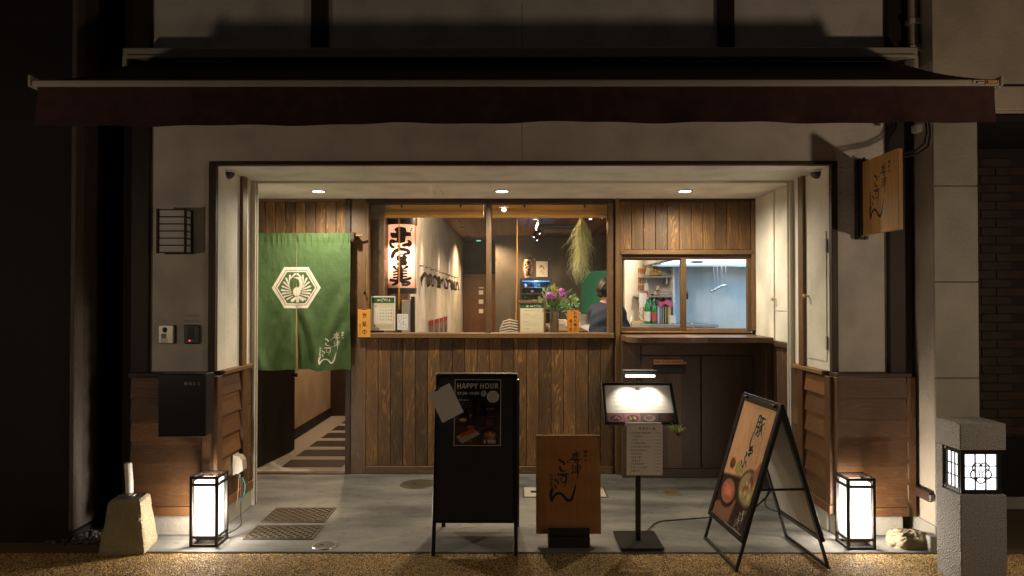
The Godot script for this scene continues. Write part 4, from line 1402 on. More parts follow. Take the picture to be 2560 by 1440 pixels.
	# covers let into the concrete
	for e in [["checkered iron drain cover nearer the street, below its twin", -1.686, -1.250, 4.559, 4.829], ["checkered iron drain cover nearer the entrance, above its twin", -1.694, -1.266, 4.906, 5.230]]:
		var cx: float = (e[1] + e[2]) / 2
		var cz: float = -(e[3] + e[4]) / 2
		var cv := thing("drain_cover", e[0], "cover", Vector3(cx, 0.0, cz), 0.0, "checkered drain covers in the forecourt")
		var hw: float = (e[2] - e[1]) / 2
		var hd: float = (e[4] - e[3]) / 2
		part("plate", B(-hw, -0.02, -hd, hw, 0.004, hd, 0.002), "cover_groove", cv)
		part("rim", B(-hw, 0.0042, hd - 0.012, hw, 0.009, hd, 0.002).box(Vector3(-hw, 0.0042, -hd), Vector3(hw, 0.009, -hd + 0.012), 0.002).box(Vector3(-hw, 0.0042, -hd + 0.0122), Vector3(-hw + 0.012, 0.009, hd - 0.0122), 0.002).box(Vector3(hw - 0.012, 0.0042, -hd + 0.0122), Vector3(hw, 0.009, hd - 0.0122), 0.002), "iron_cover", cv)
		var tread := MB.new()
		var step := 0.056
		for sg in [-1.0, 1.0]:
			for k in range(-20, 21):
				# a ridge z = sg * x + k * step, cut to the plate
				var q0 := Vector2.INF
				var q1 := Vector2.INF
				for i in 81:
					var px := lerpf(-hw + 0.016, hw - 0.016, i / 80.0)
					var pz: float = sg * px + k * step
					if absf(pz) < hd - 0.016:
						if q0 == Vector2.INF: q0 = Vector2(px, pz)
						q1 = Vector2(px, pz)
				if q0 != Vector2.INF and q0.distance_to(q1) > 0.01:
					var lift := 0.0068 if sg > 0 else 0.0066
					tread.bar(Vector3(q0.x, lift, q0.y), Vector3(q1.x, lift, q1.y), 0.010, 0.005)
		var tp := part("tread", tread, "iron_cover", cv)
		tp.set_meta("kind", "stuff")
	round_cover("small bright round valve cover at the street edge", -1.146, 4.456, 0.078, "steel")
	round_cover("large round manhole cover half behind the black board sign", -0.763, 5.912, 0.148, "iron_cover")
	round_cover("small brown round cover beside the menu stand", 1.198, 5.658, 0.082, "brass_cover")
	t = thing("access_plate", "pale square access plate in the floor behind the wooden sign", "cover", Vector3(0.389, 0, -5.670))
	part("plate", B(-0.31, -0.01, -0.135, 0.31, 0.005, 0.135, 0.002), "steel_plate", t)
	part("rim", B(-0.322, -0.01, 0.137, 0.322, 0.006, 0.146, 0.002).box(Vector3(-0.322, -0.01, -0.146), Vector3(0.322, 0.006, -0.137), 0.002).box(Vector3(-0.322, -0.01, -0.1365), Vector3(-0.312, 0.006, 0.1365), 0.002).box(Vector3(0.312, -0.01, -0.1365), Vector3(0.322, 0.006, 0.1365), 0.002), "iron_cover", t)
	part("key_hole", MB.new().lathe([Vector2(0.028, 0.0052), Vector2(0.028, 0.0075), Vector2(0, 0.0075)], 16, Vector3(-0.235, 0, 0)), "black_metal", t)
	board_signs()
	menu_stand()
	angle_sign()
	# mains socket on the left side wall, its plugs and leads
	t = thing("wall_socket", "cream weatherproof socket box on the left recess wall", "socket", Vector3(-1.882, 0.374, -4.98))
	var pr := PackedVector2Array([Vector2(0, -0.06), Vector2(0.02, -0.06), Vector2(0.055, -0.035), Vector2(0.05, 0.03), Vector2(0.025, 0.06), Vector2(0, 0.062)])
	part("housing", MB.new().prism(pr, 0.075), "socket_cream", t)
	part("back_plate", B(-0.012, -0.068, -0.044, 0.0, 0.07, 0.044, 0.003), "socket_cream", t)
	for k in 2:
		part("plug", B(0.018, -0.092, -0.028 + k * 0.035, 0.04, -0.058, -0.008 + k * 0.035, 0.004), "black_plastic", t)
	var L := func(called: String, label: String, pts2: Array, r: float, m: String) -> void:
		var o := thing(called, label, "cable", Vector3.ZERO)
		var c := Curve3D.new()
		for i in pts2.size():
			var tan: Vector3 = (pts2[mini(i + 1, pts2.size() - 1)] - pts2[maxi(i - 1, 0)]) / 6.0
			c.add_point(pts2[i], -tan, tan)
		var fine := []
		for p in c.tessellate_even_length(4, 0.03): fine.append(p)
		part("lead", MB.new().tube(fine, r, 6), m, o)
	var py := 0.374 - 0.09
	L.call("lantern_lead", "thin grey lead running from the socket down to the left lantern", [Vector3(-1.853, py, -4.975), Vector3(-1.85, 0.20, -4.97), Vector3(-1.835, 0.06, -4.93), Vector3(-1.80, 0.005, -4.83), Vector3(-1.82, 0.004, -4.66), Vector3(-1.87, 0.006, -4.55)], 0.0035, "black_plastic")
	L.call("teal_lead", "short teal earth wire looping below the socket", [Vector3(-1.853, py, -5.0), Vector3(-1.835, py - 0.06, -5.01), Vector3(-1.842, py - 0.13, -5.0), Vector3(-1.868, py - 0.18, -4.99)], 0.0035, "teal_wire")
	L.call("orange_lead", "straight orange wire hanging from the socket", [Vector3(-1.857, py, -4.955), Vector3(-1.862, py - 0.1, -4.955), Vector3(-1.872, py - 0.19, -4.96)], 0.0032, "orange_wire")
	L.call("menu_lead", "black lead trailing from the menu stand across the floor to the angle frame sign", [Vector3(0.79, 0.02, -4.55), Vector3(0.950, 0.005, -4.897), Vector3(1.126, 0.005, -4.967), Vector3(1.361, 0.005, -5.031), Vector3(1.662, 0.005, -5.201), Vector3(1.849, 0.005, -5.457), Vector3(2.007, 0.005, -5.740), Vector3(2.118, 0.01, -6.028), Vector3(2.04, 0.12, -5.75)], 0.004, "black_plastic")
	L.call("right_lantern_lead", "black lead looping behind the angle frame sign to the right lantern", [Vector3(2.141, 0.01, -6.028), Vector3(1.936, 0.005, -5.624), Vector3(1.807, 0.005, -5.250), Vector3(1.942, 0.005, -5.077), Vector3(2.060, 0.005, -4.994), Vector3(2.063, 0.005, -4.779), Vector3(2.05, 0.006, -4.50)], 0.004, "black_plastic")

func round_cover(label: String, x: float, d: float, r: float, m: String) -> void:
	var t := thing("round_cover", label, "cover", Vector3(x, 0.0, -d))
	part("ring", MB.new().lathe([Vector2(r * 0.86, 0.001), Vector2(r * 0.86, 0.006), Vector2(r, 0.006), Vector2(r * 1.03, 0.0)], 40), m, t)
	part("lid", MB.new().lathe([Vector2(r * 0.84, -0.002), Vector2(r * 0.84, 0.0045), Vector2(0, 0.0045)], 40, Vector3.ZERO, false), m, t)
	var rb := MB.new()
	var n := 9
	for i in range(-n, n + 1):
		for j in range(-n, n + 1):
			var p := Vector2(i, j) * r * 0.82 / n
			if p.length() < r * 0.76 and (i + j) % 2 == 0:
				rb.bar(Vector3(p.x - r * 0.03, 0.0055, p.y), Vector3(p.x + r * 0.03, 0.0055, p.y), r * 0.06, 0.003)
	var tp := part("tread", rb, m, t)
	tp.set_meta("kind", "stuff")
	part("key_hole", B(-r * 0.35, 0.0046, -r * 0.08, -r * 0.12, 0.0078, r * 0.12, 0.001), "black_metal", t)

func board_signs() -> void:
	# black board with the happy hour poster
	var c := canvas(610, 860, Color(0.055, 0.045, 0.04))
	var ink := Color(0.78, 0.76, 0.72)
	c.rect(0, 0, 610, 860, Color(0.72, 0.68, 0.6))
	c.rect(10, 10, 590, 840, Color(0.06, 0.05, 0.045))
	c.rect(10, 480, 590, 370, Color(0.20, 0.125, 0.095))
	c.rect(10, 620, 590, 230, Color(0.27, 0.17, 0.13))
	c.latin("HAPPY HOUR", 34, 122, 70, ink, true, 542)
	c.latin("17:30~19:00", 34, 204, 38, ink, true, 288)
	c.poly([Vector2(340, 188), Vector2(362, 150), Vector2(402, 150), Vector2(424, 188), Vector2(402, 224), Vector2(362, 224)], Color(0.62, 0.70, 0.56))
	draw_crest(c, 382, 187, 0.15, Color(0.7, 0.74, 0.66), Color(0.2, 0.34, 0.2))
	c.disc(504, 228, 80, ink)
	for i in 4: c.scribble(448 + (12 if i % 2 else 0), 176 + i * 30, 108 - (24 if i % 2 else 0), 17, Color(0.15, 0.13, 0.12), rng)
	c.scribble(34, 262, 160, 20, ink, rng)
	for i in 4: c.scribble(40, 300 + i * 30, [190, 120, 130, 110][i], 13, Color(0.5, 0.47, 0.44), rng)
	c.scribble(420, 380, 110, 20, ink, rng)
	for i in 3: c.scribble(430, 418 + i * 30, 130, 13, Color(0.5, 0.47, 0.44), rng)
	c.poly([Vector2(175, 330), Vector2(250, 330), Vector2(236, 470), Vector2(205, 510), Vector2(186, 470)], Color(0.16, 0.13, 0.11))
	c.poly([Vector2(188, 455), Vector2(240, 455), Vector2(212, 505)], Color(0.60, 0.45, 0.2))
	c.rect(290, 300, 62, 170, Color(0.13, 0.11, 0.10))
	c.disc(118, 532, 46, Color(0.62, 0.50, 0.30), 26)
	c.disc(118, 524, 46, Color(0.74, 0.66, 0.5), 14)
	c.rect(420, 525, 80, 90, Color(0.36, 0.2, 0.1))
	c.disc(215, 620, 44, Color(0.5, 0.36, 0.22), 22)
	c.poly([Vector2(30, 740), Vector2(250, 640), Vector2(345, 710), Vector2(110, 830)], Color(0.62, 0.57, 0.47))
	for i in 5:
		var px := 78 + i * 38
		c.poly([Vector2(px, 712 - i * 14), Vector2(px + 36, 690 - i * 14), Vector2(px + 50, 738 - i * 14), Vector2(px + 14, 766 - i * 14)], Color(0.66, 0.28 + 0.04 * (i % 2), 0.13))
	c.disc(470, 720, 112, Color(0.12, 0.07, 0.05), 86)
	c.disc(470, 728, 90, Color(0.42, 0.28, 0.14), 62)
	for i in 26:
		var a := rng.randf() * TAU
		var q := rng.randf()
		c.disc(470 + cos(a) * 72 * q, 728 + sin(a) * 46 * q, rng.randf_range(8, 18), [Color(0.75, 0.55, 0.22), Color(0.7, 0.33, 0.1), Color(0.66, 0.6, 0.4), Color(0.3, 0.32, 0.12)][rng.randi() % 4])
	c.soften(14, 300, 582, 546, 10)
	c.latin("¥ 990", 385, 828, 46, Color(0.85, 0.82, 0.78))
	c.scribble(60, 790, 180, 16, Color(0.7, 0.66, 0.6), rng)
	var m := printed("happy_hour_print", c, 0.4)
	var t := thing("board_sign", "tall black folding board sign with a HAPPY HOUR poster and white sheet", "sign", Vector3(-0.232, 0, -4.575))
	var W := 0.242
	var H := 1.022
	var lean := atan2(0.262, H)
	var front := Transform3D(Basis(Vector3.RIGHT, -lean), Vector3(0, 0, 0.262))
	var L := H / cos(lean)
	part("panel", B(-W + 0.012, 0.178, -0.008, W - 0.012, L - 0.006, 0.008, 0.002), "black_matt", t, front)
	for s in [-1, 1]:
		part("leg", B(s * W - 0.012, -0.012, -0.013, s * W + 0.012, L, 0.013, 0.003), "black_metal", t, front)
	part("rail", B(-W + 0.0125, L - 0.022, -0.0125, W - 0.0125, L, 0.0125, 0.003, 0), "black_metal", t, front)
	part("highlight_strip", B(-W - 0.01, L + 0.0005, -0.014, W + 0.01, L + 0.010, 0.012, 0.003, 0), "aluminium", t, front)  # pale metal strip put in for the glossy highlight along the top rail
	part("rail", B(-W + 0.0125, 0.172, -0.0125, W - 0.0125, 0.19, 0.0125, 0.003, 0), "black_metal", t, front)
	part("stay", B(-W + 0.045, 0.15, -0.006, -W + 0.067, 0.1715, 0.006, 0.002), "black_plastic", t, front)
	var back := Transform3D(Basis(Vector3.RIGHT, lean), Vector3(0, 0, -0.262))
	for s in [-1, 1]:
		part("leg", B(s * W - 0.012 + 0.012, -0.012, -0.013, s * W + 0.012 + 0.012, L - 0.03, 0.013, 0.003), "black_metal", t, back)
	part("back_panel", B(-W + 0.026, 0.178, -0.006, W - 0.002, L - 0.04, 0.006, 0.002), "black_matt", t, back)
	part("poster", sheet(0.288, 0.405), m, t, front * Transform3D(Basis(), Vector3(0.008, 0.627 - 0.008, 0.0097)))
	part("chain", MB.new().tube([Vector3(-0.1, 0.13, 0.2), Vector3(0, 0.105, 0.1), Vector3(0.1, 0.13, -0.05)], 0.002, 5), "brass", t)
	var ws := thing("loose_sheet", "blank white sheet hanging askew from the black board sign's corner", "paper")
	part("page", sheet(0.142, 0.195), "paper", ws)
	part("clip", B(-0.03, 0.188, -0.004, 0.0, 0.199, 0.004, 0.001), "black_plastic", ws)
	ws.transform = Transform3D(Basis(Vector3.RIGHT, -lean * 0.9) * Basis(Vector3.BACK, deg_to_rad(27)), Vector3(-0.411 + 0.045, 0.746 + 0.037, -4.404))
	# plain wooden sign in a black foot
	c = canvas(810, 1206, Color(0.62, 0.43, 0.24))
	for y in range(0, 1206, 2):
		var g := 1.0 + 0.05 * sin(y * 0.02) + rng.randf_range(-0.02, 0.02)
		c.rect(0, y, 810, 2, Color(0.62 * g, 0.43 * g, 0.24 * g))
	for i in 90:
		var x := rng.randf() * 810
		c.rect(x, 0, rng.randf_range(1, 7), 1206, Color(0.62, 0.43, 0.24) * rng.randf_range(0.9, 1.08))
	draw_logo(c, 168, 176, 1.0075, Color(0.03, 0.025, 0.03), 1.35)
	m = printed("wood_sign_print", c, 0.6)
	t = thing("wooden_sign", "brown wooden sign with black brushed shop name standing in a black foot", "sign", Vector3(0.332, 0, -4.47))
	var tilt := Transform3D(Basis(Vector3.RIGHT, deg_to_rad(-4)), Vector3(0, 0.066, 0))
	part("board", B(-0.1975, 0, -0.022, 0.1975, 0.592, 0.0, 0.002), "sign_board_wood", t, tilt)
	part("lettering", face(0.391, 0.588), m, t, tilt * Transform3D(Basis(), Vector3(0, 0.002, 0.0008)))
	part("foot", B(-0.125, 0, -0.06, 0.125, 0.062, 0.05, 0.003), "black_matt", t)
	part("front_lip", B(-0.125, 0.0622, 0.012, 0.125, 0.108, 0.032, 0.003), "black_matt", t)
	part("back_lip", B(-0.125, 0.0622, -0.055, 0.125, 0.108, -0.036, 0.003), "black_matt", t)

func menu_stand() -> void:
	var t := thing("menu_stand", "black lectern stand holding a lamp lit menu above a square base", "stand", Vector3(0.760, 0, -4.51))
	part("base", B(-0.131, 0.012, -0.165, 0.131, 0.022, 0.165, 0.004), "black_metal", t)
	part("foot", B(-0.12, 0.0, -0.15, 0.12, 0.0118, 0.15, 0.003), "black_plastic", t)
	part("pole", B(-0.016, 0.022, -0.012, 0.016, 0.83, 0.012, 0.003), "black_metal", t)
	# sloping menu frame
	var lo := Vector3(0.766 - 0.760, 0.742, 0.11)
	var hi := Vector3(0.769 - 0.760, 0.968, -0.09)
	var up := (hi - lo).normalized()
	var rt := Vector3.RIGHT
	var fw := rt.cross(up).normalized()
	var fr := Transform3D(Basis(rt, up, fw), lo)
	var L := lo.distance_to(hi)
	var W := 0.214
	part("back_panel", B(-W + 0.006, 0.006, -0.014, W - 0.006, L - 0.006, -0.004, 0.002), "black_matt", t, fr)
	for s in [-1, 1]:
		part("frame", B(s * W - 0.009, 0, -0.016, s * W + 0.009, L, 0.006, 0.003), "black_metal", t, fr)
	for y in [0.0, L - 0.018]:
		part("frame", B(-W + 0.0092, y, -0.016, W - 0.0092, y + 0.018, 0.006, 0.003, 0), "black_metal", t, fr)
	var c := canvas(1000, 660, Color(0.92, 0.90, 0.86))
	var ink := Color(0.13, 0.12, 0.12)
	for k in 60:
		var a := PI + PI * k / 59.0
		c.disc(500 + cos(a) * 455, 330 + sin(a) * 320, 2.5, Color(0.4, 0.34, 0.3))
	c.disc(500, 60, 28, Color(0.25, 0.3, 0.25))
	draw_crest(c, 500, 60, 0.11, Color(0.82, 0.8, 0.74), Color(0.2, 0.24, 0.2))
	c.stroke([Vector2(545, 110), Vector2(530, 135), Vector2(548, 150)], 5, ink)
	c.stroke([Vector2(500, 130), Vector2(492, 165), Vector2(515, 172)], 5, ink)
	for i in 4:
		c.scribble(110 + i * 4, 150 + i * 72, 150, 18, ink, rng)
		c.scribble(110 + i * 4, 182 + i * 72, 270, 9, Color(0.4, 0.38, 0.36), rng)
		c.scribble(620 + i * 6, 120 + i * 80, 120, 16, ink, rng)
		c.scribble(620 + i * 6, 150 + i * 80, 260, 9, Color(0.4, 0.38, 0.36), rng)
	c.scribble(120, 455, 330, 10, Color(0.35, 0.33, 0.32), rng)
	c.scribble(600, 455, 300, 10, Color(0.35, 0.33, 0.32), rng)
	c.rect(0, 500, 1000, 160, Color(0.30, 0.20, 0.20))
	for i in 4:
		c.rect(i * 250 + 4, 506, 242, 150, [Color(0.55, 0.30, 0.32), Color(0.60, 0.35, 0.38), Color(0.32, 0.26, 0.26), Color(0.20, 0.15, 0.13)][i])
		c.disc(i * 250 + 130, 590, 84, [Color(0.16, 0.10, 0.09), Color(0.13, 0.09, 0.08), Color(0.62, 0.50, 0.46), Color(0.36, 0.2, 0.15)][i], 54)
		for k in 14:
			c.disc(i * 250 + 130 + rng.randf_range(-52, 52), 585 + rng.randf_range(-26, 26), rng.randf_range(8, 18), [Color(0.66, 0.34, 0.25), Color(0.68, 0.55, 0.30), Color(0.40, 0.22, 0.2), Color(0.30, 0.2, 0.16)][i] * rng.randf_range(0.8, 1.2))
	c.soften(0, 500, 1000, 160, 10)
	part("menu_page", sheet(0.406, L - 0.036), printed("menu_print", c, 0.5), t, fr * Transform3D(Basis(), Vector3(0, 0.018, -0.0025)))
	# handwritten list hanging below
	c = canvas(450, 640, Color(0.90, 0.89, 0.87))
	c.row("本日の一品", 150, 30, 34, 44, 2.6, ink)
	for i in 12:
		c.scribble([60, 80, 74, 60, 60, 56, 62, 60, 62, 60, 56, 60][i], 92 + i * 44, [240, 120, 60, 170, 250, 200, 120, 120, 110, 140, 190, 110][i], 20, Color(0.25, 0.24, 0.26), rng)
		c.latin("¥", 348, 112 + i * 44, 16, ink, false)
		c.scribble(378, 94 + i * 44, 56, 17, Color(0.3, 0.29, 0.3), rng)
	part("menu_list", sheet(0.214, 0.302), printed("list_print", c, 0.7), t, Transform3D(Basis(Vector3.RIGHT, deg_to_rad(2)), Vector3(0.779 - 0.760, 0.442, 0.122)))
	part("list_clip", B(-0.108, 0, 0.0, 0.108, 0.02, 0.01, 0.002), "white_plastic", t, Transform3D(Basis(), Vector3(0.772 - 0.760, 0.740 - 0.004, 0.119)))
	# reading lamp over the menu
	var lx := 0.775 - 0.760
	var ly := 1.041
	var lm := joint("lamp_head", t)
	part("hood", B(lx - 0.1, ly, -0.09, lx + 0.1, ly + 0.012, 0.02, 0.003), "black_metal", lm)
	part("hood_back", B(lx - 0.1, ly - 0.03, -0.095, lx + 0.1, ly + 0.012, -0.0905, 0.002), "black_metal", lm)
	part("hood_edge", B(lx - 0.1, ly + 0.0125, 0.008, lx + 0.1, ly + 0.017, 0.022, 0.002), "steel", lm)
	part("lamp_tube", MB.new().tube([Vector3(lx - 0.09, ly - 0.02, 0.004), Vector3(lx + 0.09, ly - 0.02, 0.004)], 0.007, 10), "reading_glow", lm)
	part("arm", MB.new().tube([Vector3(lx, ly - 0.03, -0.085), Vector3(lx, hi.y + 0.01, hi.z - 0.012), Vector3(lx, hi.y - 0.08, hi.z + 0.02)], 0.006, 8), "black_metal", t)
	for s in [-1, 1]:
		var sp := Vector3(lx + s * 0.066, ly - 0.034, 0.012)
		lamp_spot("reading_lamp", sp, lo.lerp(hi, 0.6) + Vector3(s * 0.066, 0, 0), 0.05, Color(1, 0.95, 0.87), 0.010, 48.0, 1.0, t)
	# air plant hanging from the frame's corner
	var ap := thing("air_plant", "small spiky green air plant hanging from the menu stand's corner", "plant", Vector3(0.981, 0.690, -4.37))
	part("bulb", MB.new().ball(Vector3(0, 0, 0), Vector3(0.017, 0.015, 0.015), 10, 8), "bulb_brown", ap)
	var lf := MB.new()
	for i in 34:
		var a := rng.randf() * TAU
		var e := rng.randf_range(0.1, 1.2)
		var d := Vector3(cos(a) * cos(e) - 0.45, sin(e), sin(a) * cos(e)).normalized()
		var ln := rng.randf_range(0.045, 0.09)
		var p0 := Vector3(-0.004, 0.008, 0)
		var pts := [p0, p0 + d * ln * 0.4, p0 + d * ln * 0.75 + Vector3(0, 0.004, 0), p0 + d * ln + Vector3(0, -0.008, 0)]
		lf.tint = Color(0.32, 0.50, 0.09).lerp(Color(0.60, 0.64, 0.32), rng.randf())
		lf.tube(pts, [0.0032, 0.0026, 0.0016, 0.0003], 5, false)
	part("leaves", lf, "leaf", ap)
	part("hook", MB.new().tube([Vector3(0, 0.01, 0), Vector3(-0.004, 0.04, -0.005), Vector3(-0.012, 0.05, -0.01)], 0.0015, 5), "steel", ap)

func angle_sign() -> void:
	var c := canvas(560, 760, Color(0.80, 0.62, 0.47))
	for i in 500:
		c.rect(rng.randf() * 560, rng.randf() * 760, rng.randf_range(2, 8), rng.randf_range(20, 120), Color(0.80, 0.61, 0.46) * rng.randf_range(0.86, 1.12))
	c.poly([Vector2(0, 500), Vector2(560, 430), Vector2(560, 760), Vector2(0, 760)], Color(0.20, 0.13, 0.11))
	c.poly([Vector2(0, 690), Vector2(330, 600), Vector2(300, 760), Vector2(0, 760)], Color(0.50, 0.36, 0.28))
	c.disc(108, 410, 42, Color(0.25, 0.14, 0.09), 34)
	c.disc(108, 406, 30, Color(0.45, 0.3, 0.2), 22)
	c.disc(235, 420, 66, Color(0.66, 0.58, 0.32), 50)
	c.disc(160, 590, 140, Color(0.16, 0.10, 0.08), 98)
	c.disc(160, 584, 116, Color(0.62, 0.48, 0.38), 78)
	c.disc(160, 584, 104, Color(0.64, 0.35, 0.28), 68)
	for i in 22: c.stroke([Vector2(rng.randf_range(80, 160), rng.randf_range(540, 620)), Vector2(rng.randf_range(170, 245), rng.randf_range(540, 625))], 4, Color(0.85, 0.50, 0.42))
	c.disc(455, 500, 160, Color(0.40, 0.34, 0.24), 118)
	c.disc(455, 500, 140, Color(0.64, 0.58, 0.44), 100)
	c.stroke([Vector2(545, 350), Vector2(480, 440), Vector2(400, 520)], 34, Color(0.64, 0.40, 0.30), 0.8)
	for i in 14: c.disc(rng.randf_range(360, 540), rng.randf_range(470, 580), rng.randf_range(10, 26), [Color(0.78, 0.72, 0.5), Color(0.70, 0.62, 0.36), Color(0.8, 0.76, 0.66)][rng.randi() % 3])
	c.soften(0, 300, 560, 460, 14)
	var glyphs := ["豚", "し", "ゃ", "ぶ"]
	var at := [Vector2(290, 50), Vector2(262, 170), Vector2(296, 250), Vector2(220, 296)]
	var sz := [142.0, 108.0, 80.0, 126.0]
	for pass_ in 2:
		for i in 4:
			c.glyph(glyphs[i], at[i].x, at[i].y, sz[i], 15.0 if pass_ == 0 else 9.0, Color(0.82, 0.76, 0.68) if pass_ == 0 else Color(0.06, 0.05, 0.06))
	for i in 9: c.scribble(444, 84 + i * 30, 16, 17, Color(0.42, 0.30, 0.24), rng)
	draw_logo(c, 400, 620, 0.26, Color(0.85, 0.83, 0.8))
	var m := printed("pork_print", c, 0.35)
	var t := thing("angle_frame_sign", "black folding frame sign seen from the side with a hotpot poster", "sign", Vector3(1.468, 0, -4.34), deg_to_rad(4))
	var H := 0.895
	var half := 0.272
	var L := sqrt(H * H + half * half)
	for s in [-1, 1]:
		# local frame of a leaf: x along the ridge, y up the slope, z outwards
		var up := Vector3(-s * half, H, 0).normalized()
		var al := Vector3(0, 0, s * -1.0)
		var ou := al.cross(up).normalized()
		var fr := Transform3D(Basis(al, up, ou), Vector3(s * half, 0.0, 0))
		var nm := "front_leaf" if s < 0 else "rear_leaf"
		var lf := joint(nm, t, fr)
		var y0 := 0.165
		for q in [-1, 1]:
			part("leg", B(q * 0.262 - 0.009, 0.008, -0.018, q * 0.262 + 0.009, y0, -0.002, 0.002), "black_metal", lf)
			part("rail", B(q * 0.262 - 0.020, y0 - 0.012, -0.014, q * 0.262 + 0.020, L + 0.004, 0.013, 0.005), "black_metal", lf)
		part("rail", B(-0.242, y0 - 0.012, -0.012, 0.242, y0 + 0.024, 0.013, 0.005, 0), "black_metal", lf)
		part("rail", B(-0.242, L - 0.034, -0.012, 0.242, L + 0.004, 0.013, 0.005, 0), "black_metal", lf)
		part("added_highlight_cap", MB.new().tube([Vector3(-0.27, L + 0.004, 0.001), Vector3(0.27, L + 0.004, 0.001)], 0.0115, 14), "black_gloss", lf)  # rounded glossy tube added to catch a highlight along the top rail
		part("foot_bar", B(-0.2528, 0.0, -0.018, 0.2528, 0.018, -0.002, 0.002, 0), "black_metal", lf)
		part("foot_bar", B(-0.271, -0.001, -0.0185, -0.253, 0.0078, -0.0015, 0.001, 0).box(Vector3(0.253, -0.001, -0.0185), Vector3(0.271, 0.0078, -0.0015), 0.001), "black_metal", lf)
		part("panel", B(-0.2415, y0 + 0.0242, -0.006, 0.2415, L - 0.0342, 0.001, 0.001), "panel_inside", lf)
		if s < 0:
			part("poster", sheet(0.482, L - 0.0345 - y0 - 0.0245), m, lf, Transform3D(Basis(), Vector3(0, y0 + 0.0245, 0.0028)))
	part("stay", B(-0.14, 0.43, 0.255, 0.14, 0.443, 0.262, 0.002, 0), "black_metal", t)
	part("stay", B(-0.14, 0.43, -0.262, 0.14, 0.443, -0.255, 0.002, 0), "black_metal", t)
	for q in [-0.2, 0.2]:
		part("hinge", B(-0.028, H - 0.012, q - 0.02, 0.028, H + 0.004, q + 0.02, 0.003), "black_metal", t)

